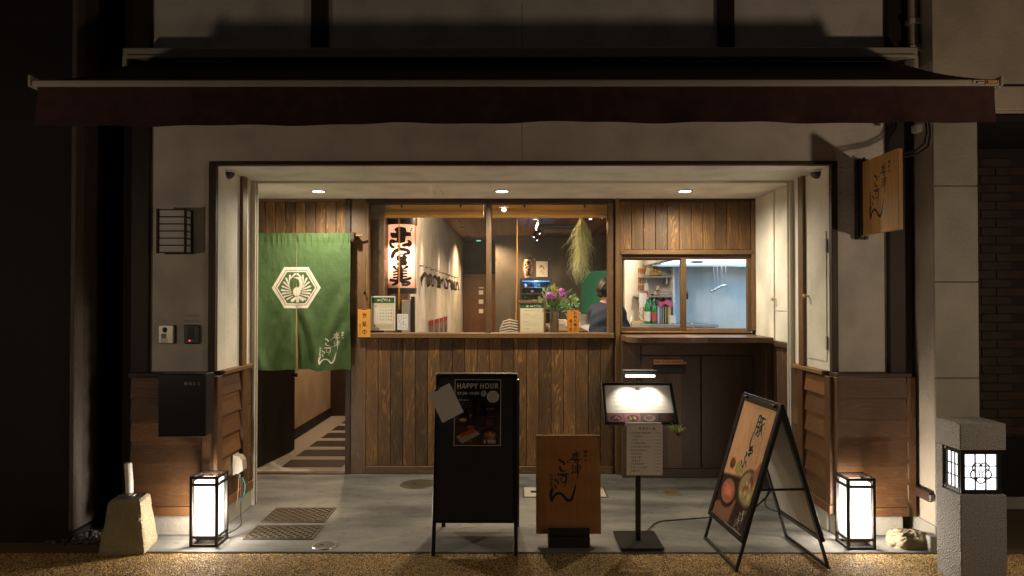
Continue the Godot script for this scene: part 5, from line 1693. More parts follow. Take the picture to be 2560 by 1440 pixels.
# ---------------------------------------------------------------- things fixed to the front
func front_things() -> void:
	# awning
	var t := thing("awning", "dark maroon retractable awning across the whole shop front", "awning", Vector3(0, 0, 0))
	part("cassette", B(-2.40, 2.985, -4.46, 2.47, 3.035, -4.69, 0.006, 0), "awning_metal", t)
	part("cassette_lip", B(-2.38, 2.966, -4.44, 2.45, 2.984, -4.475, 0.003, 0), "awning_metal", t)
	part("roller", MB.new().tube([Vector3(-2.36, 2.945, -4.58), Vector3(2.43, 2.945, -4.58)], 0.036, 14), "awning_cloth", t)
	for x in [-2.40, 2.44]:
		part("end_cap", B(x, 2.895, -4.455, x + 0.03, 2.9845, -4.69, 0.005), "awning_metal", t)
	var bar_y := 2.604
	var cv := MB.new().grid(24, 8, func(u: float, v: float) -> Vector3:
		var x := lerpf(-2.44, 2.45, u)
		var z := lerpf(-4.56, -3.765, v)
		var sag := 0.025 * sin(PI * clampf(v, 0.0, 1.0)) * (1.0 + 0.2 * sin(u * 17.0))
		return Vector3(x * lerpf(0.975, 1.0, v), lerpf(2.975, bar_y + 0.022, v) - sag, z))
	part("canopy", cv, "awning_cloth", t)
	part("front_bar", B(-2.478, bar_y - 0.016, -3.735, 2.485, bar_y + 0.016, -3.79, 0.006, 0), "awning_metal", t)
	part("bar_end", B(-2.492, bar_y - 0.02, -3.728, -2.4785, bar_y + 0.04, -3.80, 0.003), "awning_metal", t)
	part("bar_end", B(2.4855, bar_y - 0.02, -3.728, 2.499, bar_y + 0.03, -3.80, 0.003), "awning_metal", t)
	var val := MB.new().grid(120, 6, func(u: float, v: float) -> Vector3:
		var x := lerpf(-2.455, 2.468, u)
		var drop := lerpf(0.204, 0.186, u) + 0.005 * sin(u * 8.0 + 0.4) + 0.002 * sin(u * 31.0)
		return Vector3(x + 0.006 * v * sin(u * 60.0), bar_y - 0.0165 - drop * v, -3.752 + v * (0.014 * sin(u * 37.0) + 0.010 * sin(u * 83.0 + 1.3) + 0.02 * v)))
	part("valance", val, "awning_cloth", t)
	for s in [-1.0, 1.0]:
		part("arm", MB.new().tube([Vector3(s * 1.9, 2.90, -4.6), Vector3(s * 1.1, 2.78, -4.2), Vector3(s * 1.9, 2.60, -3.80)], 0.018, 8), "black_metal", t)
	var c := canvas(256, 48, Color(0.1, 0.09, 0.09))
	c.poly([Vector2(12, 2), Vector2(122, 2), Vector2(118, 44), Vector2(2, 44)], Color(0.8, 0.74, 0.64))
	c.rect(30, 12, 24, 24, Color(0.08, 0.07, 0.07))
	c.rect(64, 12, 48, 10, Color(0.1, 0.09, 0.09))
	c.rect(132, 4, 120, 38, Color(0.78, 0.62, 0.44))
	c.rect(138, 10, 20, 24, Color(0.16, 0.12, 0.1))
	part("maker_plate", sheet(0.128, 0.022), printed("plate_print", c, 0.4), t, Transform3D(Basis(), Vector3(2.409, bar_y - 0.011, -3.7335)))

	# shop curtain
	c = canvas(711, 1026, Color(0.262, 0.358, 0.195))
	var white := Color(0.86, 0.80, 0.76)
	var green := Color(0.262, 0.358, 0.195)
	for y in range(0, 1026):
		c.rect(0, y, 711, 1, Color(0.262, 0.358, 0.195) * (1.0 + rng.randf_range(-0.05, 0.05)))
	for i in 700:
		var gx := rng.randf() * 711
		c.rect(gx, rng.randf() * 1026, 1, rng.randf_range(20, 140), Color(0.262, 0.358, 0.195) * rng.randf_range(0.9, 1.08))
	c.rect(0, 57, 711, 2, Color(0.18, 0.25, 0.135))
	for x in [312, 330, 690]:
		for y in range(70, 1020, 9): c.rect(x, y, 1, 5, Color(0.18, 0.25, 0.135))
	draw_crest(c, 321, 411, 0.75, white, green)
	draw_logo(c, 492, 742, 0.37, white)
	var m := printed("curtain_print", c, 0.8)
	m.backlight_enabled = true
	m.backlight = lin(0.25, 0.25, 0.22)
	t = thing("shop_curtain", "green split door curtain with a white crane crest in a hexagon", "curtain", Vector3(0, 0, 0))
	var x0 := -2.209
	var x1 := -1.382
	var ytop := 2.049
	var ybot := 0.894
	var fold := FastNoiseLite.new()
	fold.seed = 12
	fold.frequency = 1.0
	var left_folds := [[Vector2(0.36, 0.52), Vector2(0.10, 1.20), 0.060, 0.034], [Vector2(0.37, 0.72), Vector2(0.26, 1.25), 0.040, 0.024], [Vector2(0.0, 0.42), Vector2(0.07, 1.25), 0.050, 0.030], [Vector2(0.02, 0.95), Vector2(0.14, 1.25), 0.035, 0.026]]
	var right_folds := [[Vector2(0.43, 0.58), Vector2(0.56, 1.12), 0.055, 0.036], [Vector2(0.82, 0.42), Vector2(0.58, 1.12), 0.055, 0.030], [Vector2(0.82, 0.72), Vector2(0.66, 1.22), 0.040, 0.026], [Vector2(0.39, 0.74), Vector2(0.45, 1.25), 0.035, 0.026]]
	var cloth := func(u: float, v: float) -> Vector3:
		var k := smoothstep(0.25, 1.0, v)
		var half := u < 0.4537
		var q := u / 0.4537 if half else (u - 0.4537) / 0.5463
		var z := 0.0
		# folds fall from the crest and the sleeve to the lower corners
		var at := Vector2(u * 0.83, v * 1.17)
		for f in (left_folds if half else right_folds):
			var d: Vector2 = Geometry2D.get_closest_point_to_segment(at, f[0], f[1]) - at
			var nn: Vector2 = (f[1] - f[0]).orthogonal().normalized()
			var sd: float = d.dot(nn) / f[2]
			var along: float = clampf((at - f[0]).dot((f[1] - f[0]).normalized()) / f[0].distance_to(f[1]), 0.0, 1.0)
			z += f[3] * smoothstep(0.0, 0.35, along) * (exp(-sd * sd) - 0.6 * exp(-pow(sd - 1.4, 2.0))) * (1.0 if d.length() < 0.6 else 0.0)
		z += k * 0.016 * sin(TAU * (0.9 * q + 0.4 * v + (0.0 if half else 0.4)))
		z += 0.010 * fold.get_noise_2d(u * 3.0, v * 2.5) + 0.003 * fold.get_noise_2d(u * 11.0, v * 7.0)
		z += 0.006 * exp(-pow(v - 0.05, 2.0) * 900.0) * fold.get_noise_2d(u * 22.0, 3.0) * 2.0
		return Vector3(lerpf(x0, x1, u) + 0.004 * sin(v * 9.0) * v, lerpf(ytop, ybot, v) + 0.006 * k * sin(TAU * q * 1.5), -6.17 + z)
	part("cloth_panel", MB.new().grid(70, 110, cloth, 0.0, 0.4525), m, t)
	part("cloth_panel", MB.new().grid(80, 110, cloth, 0.4549, 1.0), m, t)
	part("rod", MB.new().tube([Vector3(x0 - 0.05, ytop - 0.02, -6.192), Vector3(-1.281, ytop - 0.02, -6.192)], 0.009, 10), "sign_wood", t)
	part("bracket", B(-1.382 + 0.003, ytop - 0.06, -6.247, -1.352 + 0.003, ytop + 0.006, -6.16, 0.003), "dark_trim", t)

	# unlit wall lamp
	t = thing("wall_lamp", "unlit black slatted paper wall lamp on the left plaster", "lamp", Vector3(-2.147, 1.78, -4.69))
	part("back_plate", B(-0.09, 0.0, 0.0, 0.09, 0.28, 0.012, 0.002), "black_wood", t)
	part("lamp_shade", B(-0.082, 0.008, 0.012, 0.082, 0.272, 0.108, 0.002), "paper", t)
	for x in [-0.087, 0.087]:
		part("post", B(x - 0.006, 0, 0.102, x + 0.006, 0.28, 0.120, 0.002), "black_wood", t)
	part("post", B(0.081, 0, 0.0122, 0.093, 0.28, 0.024, 0.002), "black_wood", t)
	for i in 7:
		var y := 0.006 + i * 0.0446
		part("slat", B(-0.081, y - 0.0035, 0.108, 0.081, y + 0.0035, 0.116, 0.001, 0), "black_wood", t)
		part("slat", B(0.082, y - 0.0035, 0.0245, 0.09, y + 0.0035, 0.1015, 0.001, 2), "black_wood", t)
	# door phones
	t = thing("door_phone", "silver door phone with a round camera on the left plaster", "intercom", Vector3(-2.220, 1.207, -4.69))
	part("case", B(-0.052, 0, 0, 0.046, 0.122, 0.022, 0.006), "phone_silver", t)
	part("side", B(0.0465, 0.002, 0, 0.054, 0.12, 0.02, 0.003), "black_plastic", t)
	part("lens", MB.new().ball(Vector3(-0.008, 0.09, 0.022), Vector3(0.017, 0.017, 0.006), 16, 8), "camera_dome", t)
	part("button", B(-0.03, 0.035, 0.0225, 0.002, 0.066, 0.025, 0.002), "grey_plastic", t)
	for i in 4:
		part("speaker_slot", B(-0.034, 0.008 + i * 0.006, 0.0215, 0.012, 0.0105 + i * 0.006, 0.0232), "grey_plastic", t)
	t = thing("door_phone", "black door phone with a red indicator light on the left plaster", "intercom", Vector3(-2.057, 1.207, -4.69))
	part("case", B(-0.048, 0, 0, 0.048, 0.122, 0.024, 0.006), "black_plastic", t)
	part("lens_window", B(-0.024, 0.028, 0.0242, 0.016, 0.108, 0.027, 0.002), "camera_dome", t)
	part("button", B(-0.02, 0.014, 0.0242, 0.014, 0.026, 0.028, 0.002), "grey_plastic", t)
	part("indicator_light", MB.new().ball(Vector3(-0.010, 0.022, 0.028), Vector3(0.0038, 0.0038, 0.002), 8, 6), "red_lamp_glow", t)
	# printed name strips above them
	for e in [["name_strip", "small clear name strip above the silver door phone", -2.235, 1.344, "籠崎"], ["name_strip", "small clear name strip above the black door phone", -2.068, 1.344, "唐津ごずこん"], ["name_strip", "upper faded name strip above the black door phone", -2.068, 1.377, "村田金箔"]]:
		c = canvas(200, 36, Color(0.60, 0.58, 0.55))
		var nch: int = e[4].length()
		c.row(e[4], 100 - nch * 15, 5, 26, 30, 1.6, Color(0.36, 0.34, 0.33))
		var ns := thing(e[0], e[1], "label", Vector3(e[2], e[3], -4.6885))
		part("strip", sheet(0.098, 0.018, 0.001), printed("strip_print_%d" % used[e[0]], c, 0.4), ns)
	# letter box with a name
	t = thing("letter_box", "large black letter box with small white name on the left timber", "letter box", Vector3(0, 0, 0))
	part("door", B(-2.178, 0.649, -4.485, -1.886, 1.031, -4.50, 0.003), "mailbox_black", t)
	part("body", B(-2.178 + 0.004, 0.649 + 0.006, -4.501, -1.886 - 0.002, 1.031 + 0.004, -4.615, 0.003), "mailbox_black", t)
	c = canvas(256, 64, Color(0.075, 0.075, 0.085))
	c.row("籠崎正之", 6, 6, 50, 62, 3.2, Color(0.62, 0.60, 0.58))
	part("name", face(0.112, 0.028), printed("name_print", c, 0.35), t, Transform3D(Basis(), Vector3(-1.968, 0.962, -4.4845)))
	# dome cameras
	for e in [["black dome camera under the recess ceiling's left front corner", -1.907], ["black dome camera under the recess ceiling's right front corner", 2.018]]:
		t = thing("dome_camera", e[0], "camera", Vector3(e[1], 2.35, -4.87), 0.0, "dome cameras in the recess corners")
		part("base", MB.new().lathe([Vector2(0, -0.014), Vector2(0.044, -0.014), Vector2(0.052, -0.008), Vector2(0.052, 0.0)], 28), "white_plastic", t)
		part("dome", MB.new().lathe([Vector2(0, -0.056), Vector2(0.016, -0.054), Vector2(0.030, -0.045), Vector2(0.039, -0.032), Vector2(0.043, -0.0145)], 28), "camera_dome", t)
	# wooden sign standing out from the wall
	c = canvas(430, 480, Color(0.80, 0.62, 0.36))
	for i in 300:
		var gx := rng.randf() * 430
		c.poly([Vector2(gx, 0), Vector2(gx + rng.randf_range(1, 9), 0), Vector2(gx + 30 + rng.randf_range(1, 6), 480), Vector2(gx + 30, 480)], Color(0.78, 0.59, 0.34) * rng.randf_range(0.9, 1.07))
	c.poly([Vector2(140, 0), Vector2(200, 0), Vector2(245, 480), Vector2(190, 480)], Color(0.76, 0.56, 0.31))
	draw_logo(c, 88, 48, 0.53, Color(0.05, 0.04, 0.045), 1.25)
	t = thing("hanging_sign", "square wooden sign with brushed shop name standing out from the right wall", "sign", Vector3(2.2, 1.893, -4.4))
	part("board", B(0.0, 0.0, -0.215, 0.026, 0.465, 0.212, 0.002), "sign_wood", t)
	part("lettering", face(0.425, 0.463), printed("hanging_print", c, 0.5), t, Transform3D(Basis(Vector3.UP, -PI / 2), Vector3(-0.0008, 0.001, -0.0015)))
	part("bracket", B(-0.012, -0.016, -0.245, 0.036, 0.484, -0.2155, 0.003), "black_metal", t)
	part("wall_plate", B(-0.02, -0.02, -0.289, 0.05, 0.49, -0.2455, 0.003), "black_metal", t)
	for y in [-0.018, 0.468]:
		part("bolt", MB.new().tube([Vector3(0.012, y - 0.008, -0.22), Vector3(0.012, y + 0.026, -0.22)], 0.008, 8), "black_metal", t)
	# open sign hung on the pillar
	c = canvas(320, 690, Color(0.80, 0.56, 0.22))
	for i in 120: c.rect(rng.randf() * 320, 0, rng.randf_range(1, 5), 690, Color(0.80, 0.56, 0.22) * rng.randf_range(0.93, 1.05))
	c.glyph("営", 98, 78, 146, 7.5, Color(0.07, 0.05, 0.04))
	c.glyph("業", 96, 292, 146, 7.5, Color(0.07, 0.05, 0.04))
	c.glyph("中", 98, 500, 142, 8.5, Color(0.07, 0.05, 0.04))
	c.column("唐津ごずこん", 38, 360, 40, 46, 2.6, Color(0.12, 0.09, 0.06))
	t = thing("open_sign", "small vertical wooden sign reading 営業中 hung on the pillar", "sign", Vector3(-1.275, 1.166, -6.228))
	part("board", B(-0.0545, 0, -0.010, 0.0545, 0.239, 0.0, 0.002), "sign_wood", t)
	part("lettering", face(0.1075, 0.237), printed("open_print", c, 0.5), t, Transform3D(Basis(), Vector3(0, 0.001, 0.0006)))
	part("cord", MB.new().tube([Vector3(-0.014, 0.235, 0.002), Vector3(0.002, 0.375, -0.008), Vector3(0.018, 0.235, 0.002)], 0.002, 5).tube([Vector3(-0.022, 0.243, 0.002), Vector3(0.02, 0.243, 0.003)], 0.003, 5), "red_cord", t)
	part("peg", MB.new().tube([Vector3(0.002, 0.378, -0.034), Vector3(0.002, 0.37, 0.004), Vector3(0.002, 0.39, 0.008)], 0.006, 8), "black_metal", t)
	# plaque on the cupboard
	c = canvas(360, 60, Color(0.80, 0.55, 0.36))
	c.row("唐津ごずこん", 8, 14, 30, 31, 1.8, Color(0.36, 0.18, 0.1))
	c.row("村田金箔", 216, 14, 30, 33, 1.8, Color(0.36, 0.18, 0.1))
	t = thing("name_plaque", "small pale wooden name plaque above the letter slot", "plaque", Vector3(1.291, 0.946, -6.129))
	part("plate", B(-0.124, 0, 0, 0.124, 0.041, 0.008, 0.002), "sign_wood", t)
	part("lettering", face(0.242, 0.0385), printed("plaque_print", c, 0.5), t, Transform3D(Basis(), Vector3(0, 0.001, 0.0086)))

# ---------------------------------------------------------------- things in and behind the big window
var lantern_print: Image

func window_things() -> void:
	# rolled bamboo blinds
	for e in [["rolled bamboo blind above the paper lantern in the left pane", -1.266, -0.267], ["rolled bamboo blind above the flowers in the right pane", -0.189, 0.821]]:
		var t := thing("bamboo_blind", e[0], "blind", Vector3((e[1] + e[2]) / 2, 2.203, -6.43), 0.0, "rolled blinds behind the panes")
		var h: float = (e[2] - e[1]) / 2
		part("head_rail", B(-h, 0.118, -0.012, h, 0.143, 0.012, 0.002, 0), "bamboo", t)
		for k in 5:
			var y := 0.006 + k * 0.0125
			part("slat", MB.new().tube([Vector3(-h, y + 0.006, 0.012 * sin(k * 1.3) + 0.02), Vector3(h, y + 0.006, 0.012 * sin(k * 1.3) + 0.02)], 0.0075, 7), "bamboo", t)
		part("roll", MB.new().tube([Vector3(-h, 0.036, 0.0), Vector3(h, 0.036, 0.0)], 0.033, 16), "bamboo", t)
		part("hanging", B(-h, 0.066, -0.003, h, 0.118, 0.003, 0.001, 0), "bamboo", t)
		for q in [-0.22, 0.30]:
			part("hook", B(q * 2 * h - 0.008, 0.09, 0.012, q * 2 * h + 0.008, 0.146, 0.024, 0.002), "black_metal", t)
	# pull cords
	var k := thing("blind_cord", "thin ochre pull cord hanging in front of the paper lantern", "cord", Vector3(-0.997, 0, -6.37))
	part("cord", MB.new().tube([Vector3(0, 2.203, 0), Vector3(0.001, 1.796, 0), Vector3(-0.004, 1.396, 0)], 0.0028, 5).tube([Vector3(-0.009, 2.196, 0), Vector3(-0.006, 1.396, 0)], 0.002, 5), "orange_strap", k)
	k = thing("blind_cord", "broad orange pull cord hanging beside the menu stand in the window", "cord", Vector3(0.024, 0, -6.37))
	part("cord", MB.new().tube([Vector3(0.005, 2.186, 0), Vector3(0.002, 1.656, 0), Vector3(-0.008, 1.309, 0)], 0.0065, 6), "orange_strap", k)
	# tall paper lantern, lit from inside
	var c := canvas(860, 1950, Color(0.93, 0.76, 0.68))
	for y in range(0, 1950, 26): c.rect(0, y, 860, 3, Color(0.78, 0.66, 0.58))
	for x in [12, 44, 818]:
		c.rect(x, 0, 18, 1950, Color(0.55, 0.05, 0.06))
	c.rect(840, 0, 20, 1950, Color(0.72, 0.25, 0.2))
	var ink := Color(0.07, 0.05, 0.04)
	var Q := func(txt: String) -> Array:
		var p := []
		for q in txt.split(" "):
			var e = q.split(",")
			p.append(Vector2((float(e[0]) - 285.0) * 2, (float(e[1]) - 305.0) * 2))
		return p
	c.poly(Q.call("490,345 560,360 570,400 575,425 630,428 632,485 565,492 556,580 500,602 452,588 465,522 400,516 365,462 375,430 440,440 460,432 430,395 450,365"), ink)
	c.disc(710, 130, 24, ink)
	c.disc(686, 192, 24, ink)
	c.stroke(Q.call("430,572 385,562 372,590 380,630 420,660"), 54, ink, 0.8)
	c.stroke(Q.call("545,630 590,612 620,590 600,565"), 49, ink, 0.8)
	c.stroke(Q.call("610,580 622,610 600,640"), 41, ink, 0.7)
	c.stroke(Q.call("486,640 500,690"), 32, ink)
	c.stroke(Q.call("404,800 432,735 500,692 580,705 600,745 560,760"), 54, ink, 0.7)
	c.poly(Q.call("462,796 500,760 550,765 585,815 566,850 585,890 570,935 500,945 464,925 470,895 495,880 462,855"), ink)
	c.disc(464, 966, 24, Color(0.93, 0.76, 0.68))
	c.disc(364, 1150, 22, Color(0.93, 0.76, 0.68))
	c.stroke(Q.call("430,955 462,1002"), 41, ink)
	c.stroke(Q.call("580,955 540,992"), 41, ink)
	c.stroke(Q.call("428,1038 500,1022 575,1020"), 29, ink, 0.9)
	c.stroke(Q.call("428,1080 500,1068 572,1058"), 29, ink, 0.9)
	c.stroke(Q.call("428,1122 500,1110 570,1102"), 29, ink, 0.9)
	c.stroke(Q.call("378,1155 470,1168 560,1150 618,1128"), 44, ink, 0.9)
	c.stroke(Q.call("500,970 505,1070 500,1160"), 63, ink, 1.0)
	c.stroke(Q.call("480,1160 455,1210 410,1232"), 49, ink, 0.6)
	c.stroke(Q.call("530,1198 585,1190 606,1205 580,1232 530,1234"), 41, ink, 0.7)
	lantern_print = c.img.get_region(Rect2i(100, 0, 660, 1950))
	var m := printed("lantern_paper", c, 0.7)
	m.backlight_enabled = true
	m.backlight = lin(1.0, 0.93, 0.86)
	m.texture_repeat = true
	m.uv1_scale = Vector3(2.3, 1, 1)
	m.uv1_offset = Vector3(-0.65, 0, 0)
	var lz := -6.62
	var t := thing("paper_lantern", "tall lit paper lantern with black brush writing hanging in the window", "lantern", Vector3(-1.013, 1.529, lz))
	var r := 0.127
	var yb := 0.059
	var yt := 0.630
	var sh := MB.new().grid(56, 40, func(u: float, v: float) -> Vector3:
		var a := -PI / 2 + (0.5 - u) * TAU * -1.0
		var y := lerpf(yt, yb, v)
		var rr := r + 0.0012 * sin(v * TAU * 38.0)
		return Vector3(sin((u - 0.5) * TAU) * rr, y, cos((u - 0.5) * TAU) * rr))
	part("lamp_shade", sh, m, t)
	part("top_ring", MB.new().lathe([Vector2(0.0, yt - 0.002), Vector2(0.134, yt - 0.002), Vector2(0.136, yt + 0.062), Vector2(0.05, yt + 0.064)], 36, Vector3.ZERO, false), "black_plastic", t)
	part("bottom_ring", MB.new().lathe([Vector2(0.05, yb - 0.05), Vector2(0.130, yb - 0.05), Vector2(0.132, yb + 0.002), Vector2(0.06, yb + 0.002)], 36, Vector3.ZERO, false), "black_plastic", t)
	part("hanger", MB.new().tube([Vector3(0, yt + 0.06, 0), Vector3(0, 2.61 - 1.529, 0)], 0.006, 6), "steel", t)
	part("bulb", MB.new().ball(Vector3(0, (yt + yb) / 2 + 0.0, 0), Vector3(0.03, 0.05, 0.03), 14, 10), "room_lamp_glow", t)
	lamp_omni("paper_lantern_bulb", Vector3(0, (yt + yb) / 2, 0), 0.16, Color(1, 0.93, 0.86), 0.028, t)
	# papers on the glass
	c = canvas(610, 860, Color(0.88, 0.86, 0.80))
	c.rect(22, 24, 566, 806, Color(0.80, 0.74, 0.64))
	c.rect(22, 34, 566, 142, Color(0.10, 0.30, 0.12))
	c.row("ご", 250, 62, 80, 70, 6, Color(0.88, 0.86, 0.8)); c.row("ずこん", 320, 72, 60, 58, 5, Color(0.88, 0.86, 0.8))
	c.row("唐津", 160, 84, 40, 44, 3, Color(0.88, 0.86, 0.8))
	c.scribble(120, 196, 380, 10, Color(0.62, 0.42, 0.34), rng)
	c.latin("1", 84, 270, 32, Color(0.15, 0.13, 0.12)); c.row("日", 108, 236, 36, 36, 3, Color(0.15, 0.13, 0.12))
	c.rect(70, 290, 480, 400, Color(0.85, 0.82, 0.75))
	for i in 7:
		for j in 4:
			var red := i < 2 and true
			var cx := 84 + i * 68
			var cy := 320 + j * 82
			c.rect(cx + 10, cy, 14, 12, Color(0.68, 0.35, 0.3) if red else Color(0.35, 0.33, 0.3))
			if i == 6: c.rect(cx, cy + 22, 40, 22, Color(0.72, 0.28, 0.18))
			elif not red: c.rect(cx, cy + 26, 42, 12, Color(0.45, 0.43, 0.4))
	c.disc(96, 745, 24, Color(0.3, 0.34, 0.3))
	for i in 3: c.scribble(140, 728 + i * 20, 380, 8, Color(0.5, 0.4, 0.34), rng)
	t = thing("calendar_poster", "cream calendar poster with a green heading taped inside the left pane", "poster", Vector3(-1.129, 1.221, -6.312))
	part("page", sheet(0.210, 0.296), printed("calendar_print", c, 0.6), t)
	c = canvas(280, 400, Color(0.86, 0.86, 0.86))
	for j in 7:
		for i in 4:
			if rng.randf() < 0.75: c.rect(30 + i * 58 + rng.randf_range(-6, 6), 34 + j * 36, 30, 15, [Color(0.2, 0.3, 0.6), Color(0.75, 0.2, 0.2), Color(0.5, 0.5, 0.5), Color(0.85, 0.6, 0.15), Color(0.3, 0.45, 0.45)][rng.randi() % 5])
	for i in 3: c.scribble(40, 290 + i * 26, 200, 10, Color(0.6, 0.5, 0.46), rng)
	t = thing("card_notice", "small white notice of coloured card marks taped inside the left pane", "notice", Vector3(-0.960, 1.224, -6.312))
	part("page", sheet(0.093, 0.138), printed("card_print", c, 0.6), t)
	# takeaway menu in a wooden stand
	c = canvas(560, 740, Color(0.84, 0.80, 0.68))
	c.rect(0, 0, 560, 110, Color(0.06, 0.30, 0.18))
	draw_crest(c, 170, 56, 0.13, Color(0.85, 0.84, 0.78), Color(0.06, 0.30, 0.18))
	c.row("唐津", 236, 40, 32, 34, 3, Color(0.85, 0.84, 0.78)); c.row("ごずこん", 310, 30, 52, 46, 4, Color(0.85, 0.84, 0.78))
	c.scribble(90, 160, 370, 22, Color(0.35, 0.3, 0.22), rng)
	for b in 3:
		c.scribble(80, 260 + b * 190, 150, 22, Color(0.25, 0.22, 0.18), rng)
		for i in 3: c.scribble(80, 304 + b * 190 + i * 30, 380 - i * 60, 9, Color(0.5, 0.46, 0.38), rng)
		c.scribble(330, 370 + b * 190, 150, 11, Color(0.4, 0.36, 0.3), rng)
	t = thing("takeaway_menu", "cream menu with green heading in a wooden stand on the window shelf", "menu", Vector3(0.158, 1.19, -6.43))
	var mw := 0.121
	var mh := 1.475 - 1.19
	part("back_board", B(-mw + 0.004, 0.0, -0.02, mw - 0.004, mh - 0.02, -0.004, 0.002), "interior_frame_wood", t)
	part("top_bar", B(-mw - 0.004, mh - 0.024, -0.022, mw + 0.004, mh, 0.008, 0.003, 0), "interior_frame_wood", t)
	for s in [-1, 1]: part("side_bar", B(s * (mw - 0.008) - 0.008, 0, -0.0205, s * (mw - 0.008) + 0.008, mh - 0.0245, 0.006, 0.002), "interior_frame_wood", t)
	part("page", sheet(2 * mw - 0.036, mh - 0.036), printed("takeaway_print", c, 0.6), t, Transform3D(Basis(), Vector3(0, 0.008, -0.0022)))
	# takeaway notice
	c = canvas(320, 600, Color(0.78, 0.50, 0.12))
	for i in 80: c.rect(rng.randf() * 320, 0, rng.randf_range(2, 8), 600, Color(0.78, 0.50, 0.12) * rng.randf_range(0.94, 1.05))
	c.column("お持ち帰り", 172, 24, 96, 104, 6.5, Color(0.09, 0.06, 0.04))
	c.column("承りま", 52, 236, 96, 108, 6.5, Color(0.09, 0.06, 0.04))
	t = thing("takeaway_notice", "orange wooden tablet with black brush writing on the window shelf", "notice", Vector3(0.516, 1.19, -6.40))
	part("board", B(-0.053, 0, -0.012, 0.053, 1.395 - 1.19, 0, 0.002), "sign_wood", t)
	part("lettering", face(0.104, 1.395 - 1.192), printed("takeaway_notice_print", c, 0.5), t, Transform3D(Basis(), Vector3(0, 0.001, 0.0006)))
	# flowers
	t = thing("flower_vase", "dark glass vase of purple orchids and orange sprays in the window", "flowers", Vector3(0.357, 1.19, -6.48))
	part("vase", MB.new().lathe([Vector2(0.0, 0.0), Vector2(0.036, 0.0), Vector2(0.038, 0.01), Vector2(0.038, 0.19), Vector2(0.035, 0.19), Vector2(0.034, 0.012)], 24), "vase_glass", t)
	var gr := MB.new()
	for i in 150:
		var a := rng.randf() * TAU
		var e := rng.randf_range(0.35, 1.35)
		var d := Vector3(cos(a) * cos(e), sin(e), sin(a) * cos(e) * 0.6).normalized()
		if d.x > 0.2: d = (d + Vector3(0.35, -0.1, 0)).normalized()
		var p := Vector3(0, 0.18, 0) + d * rng.randf_range(0.03, 0.22)
		var q := p + (d + Vector3(rng.randf_range(-0.6, 0.6), rng.randf_range(-0.7, 0.5), rng.randf_range(-0.4, 0.4))).normalized() * rng.randf_range(0.03, 0.065)
		var s := (q - p).cross(Vector3(rng.randf() - 0.5, rng.randf() - 0.5, 1)).normalized() * rng.randf_range(0.007, 0.014)
		gr.tint = Color(0.05, 0.14, 0.03).lerp(Color(0.20, 0.34, 0.10), rng.randf())
		var mid := p.lerp(q, 0.45)
		gr.tri(p, mid + s, q); gr.tri(p, q, mid - s)
	for i in 16:
		var a := rng.randf() * TAU
		gr.tint = Color(0.10, 0.18, 0.05)
		gr.tube([Vector3(cos(a) * 0.02, 0.05, sin(a) * 0.02), Vector3(cos(a) * 0.02, 0.2, sin(a) * 0.02), Vector3(cos(a) * 0.08, 0.34, sin(a) * 0.05)], 0.003, 4, false)
	part("foliage", gr, "leaf", t)
	for e in [[Vector3(-0.055, 0.335, 0.03), 0.06], [Vector3(-0.015, 0.33, 0.04), 0.045], [Vector3(0.075, 0.345, 0.02), 0.05], [Vector3(0.06, 0.375, 0.03), 0.04]]:
		var fl := MB.new()
		for i in 34:
			var d := Vector3(rng.randf_range(-1, 1), rng.randf_range(-1, 1), rng.randf_range(-0.3, 1)).normalized()
			var p: Vector3 = e[0] + d * e[1] * rng.randf_range(0.2, 0.75)
			var u := d.cross(Vector3.UP).normalized() * 0.012
			var v := d.cross(u).normalized() * 0.014
			fl.tint = Color(0.36, 0.05, 0.34).lerp(Color(0.60, 0.22, 0.55), rng.randf())
			fl.quad(p - u, p - v, p + u + d * 0.008, p + v)
		part("blossom", fl, "leaf", t)
	for e in [[Vector3(-0.01, 0.42, 0.0), Vector3(-0.02, 0.30, 0.0)], [Vector3(0.03, 0.40, 0.02), Vector3(0.01, 0.26, 0.0)], [Vector3(0.185, 0.31, 0.02), Vector3(0.06, 0.24, 0)], [Vector3(0.0, 0.44, 0.02), Vector3(0.0, 0.3, 0.01)]]:
		var sp := MB.new()
		for i in 44:
			var f := rng.randf()
			var p: Vector3 = e[1].lerp(e[0], f)
			var d := Vector3(rng.randf_range(-1, 1), rng.randf_range(0.0, 1), rng.randf_range(-1, 1)).normalized() * lerpf(0.034, 0.012, f)
			var s := d.cross(Vector3(0.3, 0.1, 1)).normalized() * 0.003
			sp.tint = Color(0.50, 0.16, 0.02).lerp(Color(0.52, 0.34, 0.05), rng.randf())
			sp.tri(p - s, p + s, p + d)
		part("spray", sp, "leaf", t)
	var wf := MB.new()
	for i in 60:
		var p := Vector3(rng.randf_range(0.06, 0.22), rng.randf_range(0.16, 0.30), rng.randf_range(-0.03, 0.05))
		wf.tint = Color(0.45, 0.55, 0.52).lerp(Color(0.2, 0.36, 0.14), rng.randf())
		var u := Vector3(rng.randf_range(-1, 1), rng.randf_range(-1, 1), rng.randf_range(-1, 1)).normalized() * 0.009
		var v := u.cross(Vector3(0.2, 0.3, 1)).normalized() * 0.009
		wf.quad(p - u, p - v, p + u, p + v)
	part("small_flowers", wf, "leaf", t)
	# hanging moss
	t = thing("spanish_moss", "long hanging bunch of pale green moss in the right pane", "plant", Vector3(0.593, 2.211, -6.5))
	part("cord", MB.new().tube([Vector3(0, 0, 0), Vector3(0, 0.14, 0)], 0.0015, 5), "black_plastic", t)
	var ms := MB.new()
